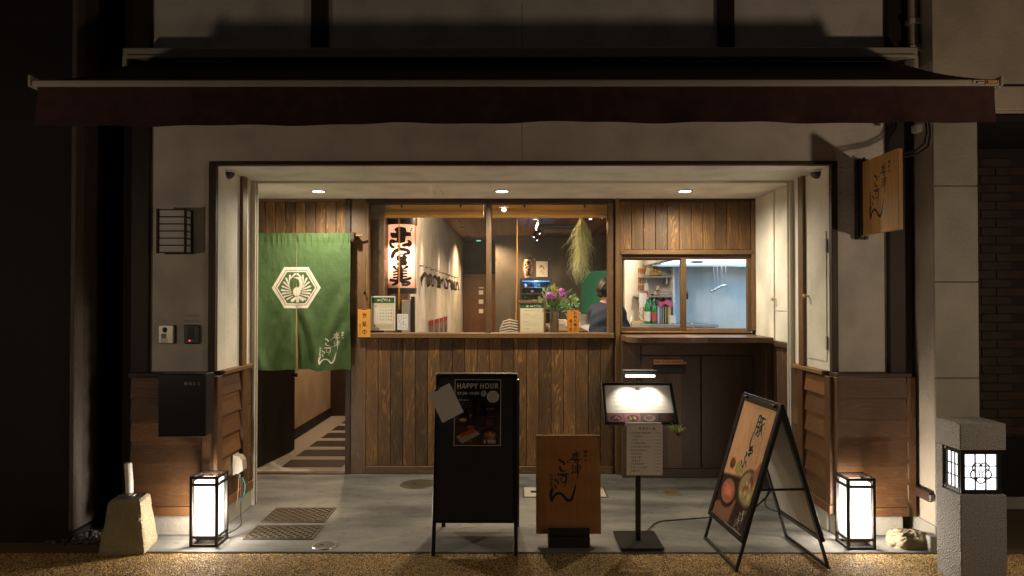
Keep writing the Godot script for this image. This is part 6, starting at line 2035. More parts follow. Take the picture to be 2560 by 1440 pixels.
	for i in 620:
		var f := pow(rng.randf(), 1.25) * 0.72
		var a := rng.randf() * TAU
		var prof := 0.012 + 0.048 * smoothstep(0.0, 0.2, f) * (1.0 - 0.5 * f)
		var rr := prof * sqrt(rng.randf()) * rng.randf_range(0.8, 1.25)
		var p := Vector3(cos(a) * rr + 0.010 * sin(f * 6.0), -f * 0.58, sin(a) * rr)
		var pts := [p]
		var rad := [0.0016]
		var d := Vector3(cos(a) * 0.9, -0.6, sin(a) * 0.9)
		var n := 5 + rng.randi() % 5
		for q in n:
			d = (d * 0.7 + Vector3(rng.randf_range(-0.8, 0.8), rng.randf_range(-0.9, 0.15), rng.randf_range(-0.8, 0.8))).normalized()
			p += d * rng.randf_range(0.012, 0.026) + Vector3(0, -0.006, 0)
			if p.y < -0.5: p.x *= 0.8; p.z *= 0.8
			pts.append(p)
			rad.append(lerpf(0.0016, 0.0005, float(q + 1) / n))
		ms.tint = Color(0.34, 0.36, 0.14).lerp(Color(0.68, 0.68, 0.38), rng.randf())
		ms.tube(pts, rad, 3, false)
	part("strands", ms, "moss_strand", t)

# ---------------------------------------------------------------- dining room
func room_things() -> void:
	# recessed spots that wash the white side wall
	for d in [7.95, 9.75, 11.35, 13.6]:
		var t := thing("wall_washer", "recessed ceiling spot washing the white side wall, number %s from the window" % ["one", "two", "three", "four"][[7.95, 9.75, 11.35, 13.6].find(d)], "lamp", Vector3(-0.80, 2.604, -d), 0.0, "spots along the white wall")
		part("ring", MB.new().lathe([Vector2(0.03, 0), Vector2(0.04, 0), Vector2(0.04, -0.012), Vector2(0.03, -0.012), Vector2(0.03, 0)], 16), "black_metal", t)
		part("lamp_disc", MB.new().lathe([Vector2(0, -0.004), Vector2(0.03, -0.004)], 14), "room_lamp_glow", t)
		lamp_spot("wall_washer_lamp", Vector3(0, -0.03, 0), Vector3(-0.2, -1.45, 0), 1.5, Color(1.0, 0.86, 0.78), 0.02, 17.0, 0.8, t)
	# general room lamps
	for e in [[0.3, 10.2, 2.6], [-0.45, 12.6, 3.0]]:
		var t := thing("ceiling_spot", "round recessed ceiling lamp over the dining room, %s" % ["over the counter", "by the back door"][[10.2, 12.6].find(e[1])], "lamp", Vector3(e[0], 2.604, -e[1]), 0.0, "ceiling lamps of the dining room")
		part("lamp_disc", MB.new().lathe([Vector2(0, -0.006), Vector2(0.035, -0.006)], 14), "room_lamp_glow", t)
		part("ring", MB.new().lathe([Vector2(0.036, 0), Vector2(0.05, 0), Vector2(0.05, -0.010), Vector2(0.036, -0.010), Vector2(0.036, 0)], 16), "white_plastic", t)
		lamp_spot("ceiling_spot_lamp", Vector3(0, -0.03, 0), Vector3(0, -1, 0), e[2], Color(1.0, 0.84, 0.62), 0.035, 76.0, 0.6, t)
	# added globe lamp to brighten the ceiling, kept unseen behind the rolled blind
	var pe := thing("added_fill_globe", "added white globe lamp brightening the ceiling, unseen behind the rolled blind", "lamp", Vector3(0.1, 2.47, -7.0))
	part("lamp_globe", MB.new().ball(Vector3.ZERO, Vector3(0.09, 0.09, 0.09), 18, 12), "room_lamp_glow", pe)
	part("cord", MB.new().tube([Vector3(0, 0.09, 0), Vector3(0, 0.135, 0)], 0.004, 6), "black_plastic", pe)
	lamp_omni("added_fill_bulb", Vector3.ZERO, 1.8, Color(1.0, 0.88, 0.70), 0.07, pe)
	# coat hooks and hangers
	var words := ["nearest", "second", "third", "fourth", "fifth", "sixth", "seventh", "eighth", "ninth", "farthest"]
	for i in 10:
		var d := lerpf(7.75, 12.2, i / 9.0)
		var y := 1.835
		var t := thing("coat_hanger", "dark wooden coat hanger on the white wall, %s from the window" % words[i], "hanger", Vector3(-1.0, y, -d), deg_to_rad(rng.randf_range(-14, 14)), "coat hangers on the white wall")
		part("hook_peg", B(0.0, 0, -0.02, 0.02, 0.012, 0.02, 0.002).tube([Vector3(0.01, 0.004, 0), Vector3(0.07, 0.004, 0)], 0.005, 6), "black_metal", t)
		part("hook", MB.new().tube([Vector3(0.055, -0.075, 0), Vector3(0.055, -0.02, 0), Vector3(0.06, 0.012, 0.008), Vector3(0.05, 0.012, -0.01)], 0.0022, 5), "steel", t)
		var hb := MB.new()
		for s in [-1.0, 1.0]:
			hb.tube([Vector3(0.055, -0.072, 0), Vector3(0.055 + s * 0.03, -0.115, s * 0.07), Vector3(0.055 + s * 0.05, -0.16, s * 0.13), Vector3(0.055 + s * 0.05, -0.2, s * 0.18)], [0.016, 0.017, 0.018, 0.016], 8)
		part("shoulder", hb, "hanger_wood", t)
	# framed pictures on a rail low on the white wall
	var pc := canvas(200, 260, Color(0.5, 0.44, 0.38))
	pc.rect(0, 0, 200, 50, Color(0.62, 0.06, 0.07))
	pc.rect(0, 0, 8, 260, Color(0.72, 0.7, 0.66)); pc.rect(192, 0, 8, 260, Color(0.72, 0.7, 0.66))
	for i in 8: pc.stroke([Vector2(60 + i * 10, 120), Vector2(50 + i * 13, 180), Vector2(70 + i * 9, 240)], 4, Color(0.3, 0.22, 0.18))
	var pm := printed("picture_print", pc, 0.5)
	for i in 4:
		var t := thing("wall_picture", "small red topped picture low on the white wall, %s of four" % ["nearest", "second", "third", "farthest"][i], "picture", Vector3(-0.998, 0.93, -8.75 - i * 0.62), PI / 2, "red topped pictures on the white wall")
		part("page", sheet(0.56, 0.30 - 0.0 * i, 0.006), pm, t, Transform3D(Basis(), Vector3(0, 0, 0.008)))
		part("frame", B(-0.285, -0.008, 0, 0.285, 0.306, 0.0015), "aluminium", t)
	# grille and exit lamp on the ceiling
	var g := thing("ceiling_grille", "narrow black air grille in the timber ceiling by the back door", "grille", Vector3(-0.691, 2.604, -13.35))
	part("frame", B(-0.13, -0.02, -0.09, 0.13, 0, 0.09, 0.003), "ac_white", g)
	for i in 5: part("slat", B(-0.11, -0.028, -0.07 + i * 0.03, 0.11, -0.0205, -0.058 + i * 0.03), "black_metal", g)
	g = thing("exit_light", "tiny green indicator light on the dining room ceiling", "light", Vector3(-0.673, 2.604, -13.9))
	part("case", B(-0.05, -0.03, -0.03, 0.05, 0, 0.03, 0.003), "grey_plastic", g)
	part("lamp_face", B(-0.04, -0.028, 0.0302, 0.04, -0.01, 0.034), "exit_lamp_glow", g)
	# cassette air conditioner
	g = thing("air_conditioner", "black ceiling cassette air conditioner beyond the hanging moss", "air conditioner", Vector3(0.691, 2.604, -11.5))
	part("body", B(-0.30, -0.045, -0.45, 0.30, 0, 0.45, 0.01), "ac_white", g)
	part("vent", B(-0.24, -0.056, 0.34, 0.24, -0.0455, 0.41, 0.002), "black_metal", g)
	part("grille", B(-0.22, -0.052, -0.3, 0.22, -0.0455, 0.3, 0.002), "grey_plastic", g)
	# lighting track with spots
	g = thing("track_light", "black lighting track with four small spots under the timber ceiling", "lamp", Vector3(0.345, 2.604, -11.0))
	part("track", B(-0.02, -0.035, -1.6, 0.02, 0, 1.0, 0.003), "black_metal", g)
	for i in 4:
		var z := 0.75 - i * 0.62
		var s := 1.0 if i % 2 else -1.0
		part("spot", MB.new().tube([Vector3(0, -0.06, z), Vector3(0.035 * s, -0.15, z + 0.05)], [0.026, 0.03], 10), "black_metal", g)
		part("lamp_disc", MB.new().tube([Vector3(0.0352 * s, -0.151, z + 0.0505), Vector3(0.037 * s, -0.155, z + 0.052)], 0.013, 10), "room_lamp_glow", g)
	lamp_spot("track_lamp", Vector3(0.0, -0.2, -0.4), Vector3(0.35, -1.4, -1.6), 1.1, Color(1.0, 0.85, 0.66), 0.03, 42.0, 0.8, g)
	g = thing("ceiling_spotlight", "black double spotlight on the ceiling right of the hanging moss", "lamp", Vector3(0.930, 2.604, -8.7))
	part("stem", MB.new().tube([Vector3(0, 0, 0), Vector3(-0.02, -0.16, 0)], 0.012, 8), "black_metal", g)
	part("spot", MB.new().tube([Vector3(-0.01, -0.05, 0), Vector3(0.10, -0.02, 0.02)], 0.015, 10), "black_metal", g)
	part("spot", MB.new().tube([Vector3(0.07, -0.02, 0.02), Vector3(0.12, -0.17, 0.03)], [0.026, 0.03], 12), "black_metal", g)
	part("lamp_disc", MB.new().tube([Vector3(-0.02, -0.162, 0), Vector3(-0.02, -0.17, 0)], 0.018, 10), "room_lamp_glow", g)
	# small red lantern, framed print, wine cooler by the grey wall
	var c := canvas(400, 300, Color(0.75, 0.12, 0.06))
	c.rect(60, 0, 130, 300, Color(0.86, 0.80, 0.74))
	var small: Image = lantern_print.duplicate()
	small.resize(120, 280, Image.INTERPOLATE_LANCZOS)
	c.img.blit_rect(small, Rect2i(0, 0, 120, 280), Vector2i(65, 10))
	var m := printed("red_lantern_print", c, 0.6)
	g = thing("red_lantern", "small red paper lantern with black writing on the grey wall", "lantern", Vector3(0.243, 1.854, -12.75))
	var hh := 0.320
	part("lamp_shade", MB.new().grid(28, 16, func(u: float, v: float) -> Vector3:
		var rr := 0.062 + 0.03 * sin(PI * clampf(v, 0, 1))
		return Vector3(sin((u - 0.3) * TAU) * rr, lerpf(hh, 0.0, v), cos((u - 0.3) * TAU) * rr)), m, g)
	part("cap", MB.new().lathe([Vector2(0, hh), Vector2(0.064, hh), Vector2(0.064, hh + 0.03), Vector2(0.02, hh + 0.032)], 20), "black_plastic", g)
	part("foot", MB.new().lathe([Vector2(0, -0.025), Vector2(0.06, -0.025), Vector2(0.062, 0.0)], 20), "black_plastic", g)
	part("hanger", MB.new().tube([Vector3(-0.03, hh + 0.03, 0), Vector3(-0.02, hh + 0.12, 0), Vector3(-0.03, hh + 0.13, -0.2)], 0.005, 6), "black_metal", g)
	c = canvas(240, 310, Color(0.85, 0.84, 0.82))
	c.stroke([Vector2(80, 110), Vector2(110, 80), Vector2(100, 140)], 8, Color(0.3, 0.2, 0.12))
	c.stroke([Vector2(120, 90), Vector2(150, 120), Vector2(150, 150)], 9, Color(0.45, 0.3, 0.1))
	c.disc(70, 120, 8, Color(0.6, 0.3, 0.2)); c.disc(175, 150, 9, Color(0.25, 0.2, 0.15)); c.disc(115, 200, 34, Color(0.82, 0.74, 0.56), 18)
	for i in 5: c.scribble(195, 20 + i * 22, 18, 14, Color(0.5, 0.4, 0.36), rng)
	c.stroke([Vector2(130, 250), Vector2(160, 230), Vector2(175, 240)], 4, Color(0.4, 0.42, 0.5))
	g = thing("framed_print", "small white print in a clear frame on the grey wall", "picture", Vector3(0.495, 1.875, -12.99))
	part("page", sheet(0.205, 0.276, 0.004), printed("wall_print", c, 0.5), g, Transform3D(Basis(), Vector3(0, 0, 0.006)))
	for sx in [-1, 1]:
		for y in [-0.03, 0.31]: part("stud", MB.new().ball(Vector3(sx * 0.13, y, 0.01), Vector3(0.008, 0.008, 0.008), 8, 6), "steel", g)
	g = thing("wine_cooler", "tall black wine cooler glowing blue with bottles lying on racks", "cooler", Vector3(0.373, 0.008, -12.6))
	var cw := 0.271
	var ch := 1.825
	part("cabinet", B(-cw, 0, -0.36, cw, ch, -0.33).box(Vector3(-cw, 0, -0.3298), Vector3(-cw + 0.03, ch, 0.2)).box(Vector3(cw - 0.03, 0, -0.3298), Vector3(cw, ch, 0.2)).box(Vector3(-cw + 0.0302, ch - 0.04, -0.3298), Vector3(cw - 0.0302, ch, 0.2)).box(Vector3(-cw + 0.0302, 0, -0.3298), Vector3(cw - 0.0302, 0.06, 0.2)), "black_plastic", g)
	part("pane", B(-cw + 0.0302, 0.06, 0.18, cw - 0.0302, ch - 0.04, 0.188), "window_glass", g)
	for j in 5:
		var y := ch - 0.13 - j * 0.105
		part("rack", B(-cw + 0.031, y - 0.03, -0.30, cw - 0.031, y - 0.024, 0.16, 0.001), "shelf_grey", g)
		for i in 4:
			var x := -cw + 0.085 + i * (2 * cw - 0.17) / 3
			var kind: String = ["label_white", "dark_bottle", "green_bottle", "dark_bottle"][(i * 3 + j * 5) % 4]
			part("bottle", MB.new().tube([Vector3(x, y + 0.014, -0.2), Vector3(x, y + 0.014, 0.02), Vector3(x, y + 0.014, 0.06), Vector3(x, y + 0.014, 0.13)], [0.036, 0.036, 0.015, 0.014], 12), kind, g)
	part("lamp_strip", B(-cw + 0.04, ch - 0.052, 0.10, cw - 0.04, ch - 0.042, 0.13), "cooler_lamp_glow", g)
	lamp_omni("cooler_lamp", Vector3(0, ch - 0.075, 0.13), 0.16, Color(0.35, 0.6, 1.0), 0.02, g)
	# cushion leaning by the window, long counter, white fridge and inner curtain
	g = thing("striped_cushion", "grey striped cushion propped on a bench behind the right pane", "cushion", Vector3(-0.053, 1.136 - 0.12, -7.4), deg_to_rad(8))
	for i in 9:
		var f := i / 8.0
		part("ridge", MB.new().tube([Vector3(-0.11 + 0.05 * f, 0.03 + f * 0.21, 0.03 * sin(f * 3)), Vector3(0.0, 0.05 + f * 0.21, 0.05 + 0.02 * sin(f * 3)), Vector3(0.085, 0.035 + f * 0.21, 0.02 * sin(f * 3))], [0.012, 0.016, 0.012], 8), "striped_cushion", g)
	part("filling", MB.new().ball(Vector3(-0.005, 0.14, 0.01), Vector3(0.095, 0.125, 0.035), 16, 10), "striped_cushion", g)
	part("bench_leg", B(-0.2, -1.016, -0.12, -0.16, 0.0, 0.1, 0.003).box(Vector3(0.12, -1.016, -0.12), Vector3(0.16, 0.0, 0.1), 0.003), "trim_wood", g)
	part("bench", B(-0.22, 0, -0.14, 0.18, 0.02, 0.12, 0.003), "trim_wood", g)
	g = thing("dining_counter", "long pale timber counter running back behind the flowers", "counter", Vector3(0.538, 0.008, -8.4))
	part("top", B(-0.16, 1.13, -1.0, 0.20, 1.17, 1.1, 0.006, 2), "counter_wood", g)
	part("front", B(-0.10, 0.0, -0.98, -0.07, 1.1295, 1.08), "room_wall", g)
	for i in 3:
		part("napkin_box", B(0.0 + i * 0.04, 1.1705, -0.5 + i * 0.5, 0.09 + i * 0.04, 1.235, -0.38 + i * 0.5, 0.008), "label_white", g)
	g = thing("white_fridge", "white fridge cabinet beneath the inner green curtain", "fridge", Vector3(1.126, 0.008, -10.3))
	part("body", B(-0.24, 0, -0.3, 0.30, 1.29, 0.25, 0.01), "white_appliance", g)
	part("door", B(0.10, 0.75, 0.252, 0.29, 1.27, 0.262, 0.004), "white_appliance", g)
	for i in 3: part("handle", B(0.06 + i * 0.05, 0.9, 0.2625, 0.072 + i * 0.05, 1.22, 0.28, 0.003), "steel", g)
	c = canvas(330, 540, Color(0.03, 0.33, 0.24))
	draw_crest(c, 300, 230, 0.42, Color(0.8, 0.82, 0.82), Color(0.03, 0.33, 0.24))
	c.rect(296, 0, 4, 540, Color(0.02, 0.14, 0.1))
	m = printed("inner_curtain_print", c, 0.8)
	g = thing("inner_curtain", "green curtain with white hexagon crest hanging before the kitchen door", "curtain", Vector3(0, 0, 0))
	var ix0 := 0.885
	var ix1 := 1.256
	part("cloth_panel", MB.new().grid(30, 24, func(u: float, v: float) -> Vector3:
		return Vector3(lerpf(ix0, ix1, u), lerpf(1.855, 1.288, v), -9.7 + 0.02 * v * sin(u * 9.0))), m, g)
	part("rod", MB.new().tube([Vector3(ix0 - 0.03, 1.855, -9.71), Vector3(1.36, 1.855, -9.71)], 0.008, 8), "black_metal", g)
	cook()

# ---------------------------------------------------------------- the cook behind the post between the windows
func cook() -> void:
	var t := thing("person", "person in a navy top with short dark hair, half hidden behind the window post", "person", Vector3(0.840, 0.008, -7.05), deg_to_rad(118))
	# local axes: +z is where the body faces; height 1.7 m, head bowed
	var hip := Vector3(0, 0.92, 0)
	var chest := Vector3(0, 1.28, 0.05)
	var neck := Vector3(0, 1.42, 0.055)
	var skull := Vector3(0, 1.535, 0.075)
	var body := [[hip, chest, 0.125, 0.135], [Vector3(-0.15, 1.36, 0.06), Vector3(0.15, 1.36, 0.06), 0.065, 0.065], [chest, neck, 0.11, 0.055], [neck, skull, 0.052, 0.06]]
	var arms := []
	for s in [-1.0, 1.0]:
		var sh := Vector3(s * 0.175, 1.36, 0.06)
		var el := Vector3(s * 0.235, 1.08, 0.14)
		var wr := Vector3(s * 0.14, 1.02, 0.37)
		arms += [[sh, el, 0.056, 0.043], [el, wr, 0.041, 0.028]]
		body += [[hip + Vector3(s * 0.085, -0.03, 0), Vector3(s * 0.10, 0.49, 0.03), 0.088, 0.056], [Vector3(s * 0.10, 0.49, 0.03), Vector3(s * 0.11, 0.09, -0.02), 0.054, 0.036], [Vector3(s * 0.11, 0.045, -0.03), Vector3(s * 0.12, 0.03, 0.13), 0.036, 0.028]]
	body += arms
	var mb := MB.new()
	nets(mb, field(body, 0.045), Vector3(-0.34, -0.02, -0.18), Vector3(0.34, 1.62, 0.45), 0.02)
	# head with brow, nose, jaw and ears, bowed forward
	var turn := Basis(Vector3.RIGHT, deg_to_rad(22)) * Basis(Vector3.UP, deg_to_rad(-12))
	var H := func(x: float, y: float, z: float) -> Vector3: return skull + turn * Vector3(x, y, z)
	var head := [[H.call(0.0, 0.045, -0.02), H.call(0.0, 0.04, 0.015), 0.088, 0.084], [H.call(0.0, -0.03, 0.02), H.call(0.0, -0.075, 0.055), 0.062, 0.036], [H.call(0.0, 0.022, 0.095), H.call(0.0, -0.012, 0.112), 0.009, 0.014], [H.call(-0.03, -0.03, 0.07), H.call(0.03, -0.03, 0.07), 0.022, 0.022], [H.call(-0.02, -0.048, 0.086), H.call(0.02, -0.048, 0.086), 0.008, 0.008]]
	var ears := []
	for s in [-1.0, 1.0]: ears.append([H.call(s * 0.083, 0.03, -0.01), H.call(s * 0.081, -0.015, 0.0), 0.016, 0.011])
	var hf := field(head, 0.03)
	var ef := field(ears, 0.01)
	var both := func(p: Vector3) -> float: return smin(hf.call(p), ef.call(p), 0.008)
	nets(mb, both, skull - Vector3(0.13, 0.15, 0.13), skull + Vector3(0.13, 0.16, 0.16), 0.008)
	for s in [-1.0, 1.0]:
		var wr := Vector3(s * 0.14, 1.02, 0.37)
		var palm := wr + Vector3(-s * 0.02, -0.01, 0.075)
		var fg := [[wr, palm, 0.026, 0.034], [wr + Vector3(-s * 0.03, 0.0, 0.03), wr + Vector3(-s * 0.062, -0.012, 0.075), 0.012, 0.009]]
		for k in 4:
			var root := palm + Vector3((k - 1.5) * 0.019, 0.002, 0.018)
			var ln: float = [0.034, 0.041, 0.038, 0.029][k]
			var mid := root + Vector3((k - 1.5) * 0.003, -0.012, ln)
			fg += [[root, mid, 0.0095, 0.0085], [mid, mid + Vector3(0, -0.026, ln * 0.55), 0.0085, 0.007]]
		nets(mb, field(fg, 0.007), wr - Vector3(0.09, 0.09, 0.05), wr + Vector3(0.09, 0.06, 0.2), 0.0065)
	part("body", mb, "skin", t)
	# clothing follows the same limbs
	var top := MB.new()
	var shirt := [[hip + Vector3(0, -0.08, 0), chest, 0.150, 0.152], [Vector3(-0.155, 1.355, 0.06), Vector3(0.155, 1.355, 0.06), 0.080, 0.080], [chest, neck + Vector3(0, -0.035, -0.01), 0.125, 0.072]]
	for a in arms: shirt.append([a[0], a[1], a[2] + 0.017, a[3] + 0.02])
	var sf := field(shirt, 0.05)
	nets(top, func(p: Vector3) -> float: return maxf(sf.call(p) + 0.004 * sin(p.y * 55.0 + p.x * 30.0), p.z + 0.15 * p.y - 0.49), Vector3(-0.36, 0.66, -0.2), Vector3(0.36, 1.5, 0.45), 0.018)
	part("navy_top", top, "navy_cloth", t)
	var legs := MB.new()
	var tr := []
	for b in body.slice(4, 10):
		if b[0].y > 0.08: tr.append([b[0], b[1], b[2] + 0.02, b[3] + 0.02])
	nets(legs, field(tr, 0.03), Vector3(-0.28, 0.02, -0.18), Vector3(0.28, 1.05, 0.22), 0.022)
	part("trousers", legs, "black_matt", t)
	var hr := MB.new()
	var hairb := [[H.call(0.0, 0.055, -0.028), H.call(0.0, 0.075, 0.01), 0.096, 0.086], [H.call(0.0, 0.0, -0.05), H.call(0.0, -0.03, -0.05), 0.075, 0.055]]
	var hrf := field(hairb, 0.03)
	nets(hr, func(p: Vector3) -> float:
		var q: Vector3 = turn.inverse() * (p - skull)
		var cut := maxf(q.z - 0.045 - 0.35 * maxf(q.y - 0.03, 0.0), -q.y - 0.055)
		return maxf(hrf.call(p) + 0.0025 * sin(q.x * 240.0 + q.y * 60.0), cut), skull - Vector3(0.14, 0.15, 0.16), skull + Vector3(0.14, 0.2, 0.16), 0.009)
	part("hair", hr, "hair", t)

# ---------------------------------------------------------------- kitchen behind the serving window
func bottle(label: String, x: float, y: float, z: float, h: float, r: float, glass: String, lab: String, cap: String) -> void:
	var t := thing("bottle", label, "bottle", Vector3(x, y, z), 0.0, "bottles on the kitchen counter")
	part("glass", MB.new().lathe([Vector2(0, 0), Vector2(r, 0), Vector2(r, h * 0.56), Vector2(r * 0.85, h * 0.66), Vector2(r * 0.34, h * 0.80), Vector2(r * 0.32, h * 0.96)], 14), glass, t)
	part("label", MB.new().lathe([Vector2(r + 0.0008, h * 0.10), Vector2(r + 0.0008, h * 0.46)], 14), lab, t)
	part("cap", MB.new().lathe([Vector2(r * 0.36, h * 0.94), Vector2(r * 0.36, h), Vector2(0, h)], 10), cap, t)

func kitchen_things() -> void:
	# extractor hood with a cold lamp
	var t := thing("cooker_hood", "steel extractor hood with a cold blue white lamp at top right of the serving window", "hood", Vector3(0, 0, 0))
	var hy := 1.881
	part("canopy", B(1.591, hy + 0.012, -7.25, 3.19, hy + 0.5, -8.99, 0.004), "steel", t)
	part("rim", B(1.591, hy - 0.02, -8.40, 3.19, hy + 0.0115, -8.42, 0.002), "steel", t)
	part("lit_underside_panel", B(1.680, hy + 0.006, -7.5, 3.1, hy + 0.0118, -8.36), "hood_underside_glow", t)  # glowing sheet stands in for blue light on the hood's steel underside
	var al := AreaLight3D.new()
	al.name = "hood_lamp"
	t.add_child(al)
	al.position = Vector3(2.85, hy - 0.01, -8.2)
	al.rotation = Vector3(-PI / 2, 0, 0)
	al.area_size = Vector2(0.5, 0.3)
	al.light_energy = 0.6
	al.light_color = Color(0.40, 0.75, 1.0)
	al.shadow_enabled = true
	# warm spot over the shelves
	t = thing("kitchen_spot", "small ceiling spot over the kitchen shelves", "lamp", Vector3(1.62, 2.606, -7.0))
	part("case", MB.new().lathe([Vector2(0.03, -0.06), Vector2(0.04, -0.06), Vector2(0.04, 0), Vector2(0, 0)], 14), "black_metal", t)
	part("lamp_disc", MB.new().lathe([Vector2(0, -0.05), Vector2(0.03, -0.05)], 12), "room_lamp_glow", t)
	lamp_spot("kitchen_spot_lamp", Vector3(0, -0.08, 0), Vector3(0.34, -0.95, -1.95), 8.5, Color(1.0, 0.91, 0.76), 0.03, 30.0, 0.9, t)
	t = thing("hood_box", "dark box fixture hanging under the kitchen ceiling at the window middle", "fixture", Vector3(1.898, 1.861, -7.6))
	part("case", B(-0.05, 0, -0.06, 0.05, 0.05, 0.06, 0.004), "shelf_grey", t)
	part("lid", B(-0.055, 0.0505, -0.07, 0.085, 0.066, 0.07, 0.003), "black_metal", t)
	part("stem", MB.new().tube([Vector3(0, 0.06, 0), Vector3(0, 2.6 - 1.861, 0)], 0.01, 6), "black_metal", t)
	# shelves
	var S := 8.780
	for e in [["upper grey kitchen shelf crowded with boxes", 1.540, 1.905, 1.764], ["lower grey kitchen shelf above the bottles", 1.458, 1.905, 1.529]]:
		t = thing("wall_shelf", e[0], "shelf", Vector3(e[1], e[3], -8.99))
		part("plank", B(0, -0.022, 0.0, e[2] - e[1], 0, 0.26, 0.003, 0), "shelf_grey", t)
		part("bracket", B(0.05, -0.10, 0.002, 0.07, -0.0225, 0.15, 0.002).box(Vector3(e[2] - e[1] - 0.07, -0.10, 0.002), Vector3(e[2] - e[1] - 0.05, -0.0225, 0.15), 0.002), "steel", t)
	t = thing("kitchen_counter", "grey topped kitchen counter with bottles behind the serving window", "counter", Vector3(1.356, 0.008, -8.99))
	part("top", B(0, 1.189 - 0.035, 0.02, 1.0, 1.189, 0.55, 0.004, 0), "shelf_grey", t)
	part("cabinet", B(0.03, 0, 0.02, 0.98, 1.189 - 0.0355, 0.52), "white_appliance", t)
	part("tall_side", B(0.531, 1.189 + 0.001, 0.0, 0.531 + 0.02, 1.904, 0.3), "white_appliance", t)
	var cy := 1.189 + 0.0085
	# orange menu slips in rows on the wall
	for j in 5:
		var y: float = [1.814, 1.701, 1.603, 1.500, 1.387][j]
		for i in [5, 5, 4, 4, 3][j]:
			t = thing("menu_slip", "orange menu slip, %s in the %s row on the kitchen wall" % [["first", "second", "third", "fourth", "fifth"][i], ["top", "second", "third", "fourth", "bottom"][j]], "slip", Vector3(1.531 + i * 0.023, y, -8.995), 0.0, "orange slips on the kitchen wall")
			part("page", B(-0.009, 0, 0, 0.009, 0.052, 0.004), "orange_print" if (i + j) % 4 < 3 else "label_gold", t)
			part("tip", B(-0.003, -0.02, 0, 0.003, -0.0005, 0.003), "black_plastic", t)
	# on the shelves
	var up := 1.764 + 0.0005
	var lowy := 1.529 + 0.0005
	t = thing("shelf_box", "tall white leaning parcel at the end of the upper shelf", "parcel", Vector3(1.620, up, -8.86), 0.0)
	part("body", B(-0.03, 0, -0.05, 0.02, 0.20, 0.05, 0.006), "label_white", t, Transform3D(Basis(Vector3.BACK, deg_to_rad(-14)), Vector3(0, 0.004, 0)))
	part("band", B(-0.031, 0.09, -0.051, 0.021, 0.11, 0.051, 0.002), "cardboard", t, Transform3D(Basis(Vector3.BACK, deg_to_rad(-14)), Vector3(0, 0.004, 0)))
	for e in [["gold lucky ornament on the upper shelf", 1.707, "label_gold", 0.05, 0.09], ["brown jar between ornament and parcel on the upper shelf", 1.664, "cardboard", 0.035, 0.11], ["small gold ornament right of the larger one", 1.755, "label_gold", 0.03, 0.12]]:
		t = thing("shelf_ornament", e[0], "ornament", Vector3(e[1], up, -8.82))
		part("body", MB.new().lathe([Vector2(0, 0), Vector2(e[3], 0), Vector2(e[3] * 1.1, e[4] * 0.4), Vector2(e[3] * 0.5, e[4] * 0.7), Vector2(e[3] * 0.62, e[4] * 0.85), Vector2(0, e[4])], 12), e[2], t)
		part("foot", MB.new().lathe([Vector2(e[3] * 1.05, 0), Vector2(e[3] * 1.15, 0.008), Vector2(e[3] * 1.0, 0.012)], 12), "dark_trim", t)
	for i in 3:
		t = thing("grey_carton", "grey carton at the right end of the upper shelf, %s of three" % ["left", "middle", "right"][i], "carton", Vector3(1.803 + i * 0.05, up, -8.85), 0.1 * i)
		part("box", B(-0.03, 0, -0.05, 0.026, [0.10, 0.075, 0.05][i], 0.05, 0.004), "grey_box", t)
		part("lid", B(-0.032, [0.10, 0.075, 0.05][i] + 0.0003, -0.052, 0.028, [0.10, 0.075, 0.05][i] + 0.012, 0.052, 0.003), "shelf_grey", t)
	for i in 4:
		t = thing("plate_stack", "flat dish in the stack on the lower shelf, %s from the bottom" % ["first", "second", "third", "fourth"][i], "dish", Vector3(1.832, lowy + i * 0.0185, -8.82), 0.02 * i, "dishes stacked on the lower shelf")
		part("dish", B(-0.09, 0, -0.06, 0.09, 0.010, 0.06, 0.004), "label_white", t)
		part("rim", B(-0.092, 0.0102, -0.062, 0.092, 0.015, 0.062, 0.002), "cardboard", t)
	for i in 3:
		t = thing("paper_roll", "rolled paper leaning on the lower shelf, %s" % ["nearest the red charm", "in the middle", "against the dishes"][i], "roll", Vector3(1.693 + i * 0.035, lowy, -8.82))
		part("roll", MB.new().tube([Vector3(0, 0.012, 0), Vector3(0.05, 0.115 - 0.02 * i, -0.02)], 0.012, 8), "label_white" if i != 1 else "cardboard", t)
		part("band", MB.new().tube([Vector3(0.02, 0.054, -0.008), Vector3(0.026, 0.066, -0.0104)], 0.0128, 8), "dark_trim", t)
	t = thing("red_charm", "small red and white charm on the lower shelf", "charm", Vector3(1.587, lowy, -8.8))
	part("body", MB.new().ball(Vector3(0, 0.03, 0), Vector3(0.028, 0.03, 0.025), 10, 8), "label_red", t)
	part("paper", B(-0.02, 0.05, -0.004, 0.024, 0.15, 0.004, 0.002), "label_white", t)
	# bottles and gift boxes on the counter
	bottle("green bottle with cream label at the left of the kitchen counter", 1.568, cy, -8.62, 0.31, 0.037, "green_bottle", "label_white", "label_white")
	bottle("bright green bottle behind the cream labelled one", 1.624, cy, -8.75, 0.33, 0.037, "green_bottle", "label_white", "green_bottle")
	bottle("dark blue bottle among the green ones", 1.668, cy, -8.83, 0.35, 0.040, "blue_bottle", "blue_bottle", "dark_bottle")
	bottle("slim green bottle with red label", 1.648, cy, -8.62, 0.29, 0.030, "green_bottle", "label_red", "label_white")
	bottle("dark bottle with gold neck", 1.717, cy, -8.8, 0.36, 0.040, "dark_bottle", "grey_box", "label_gold")
	bottle("tall dark bottle behind the pink cloth", 1.803, cy, -8.85, 0.38, 0.042, "dark_bottle", "dark_bottle", "dark_bottle")
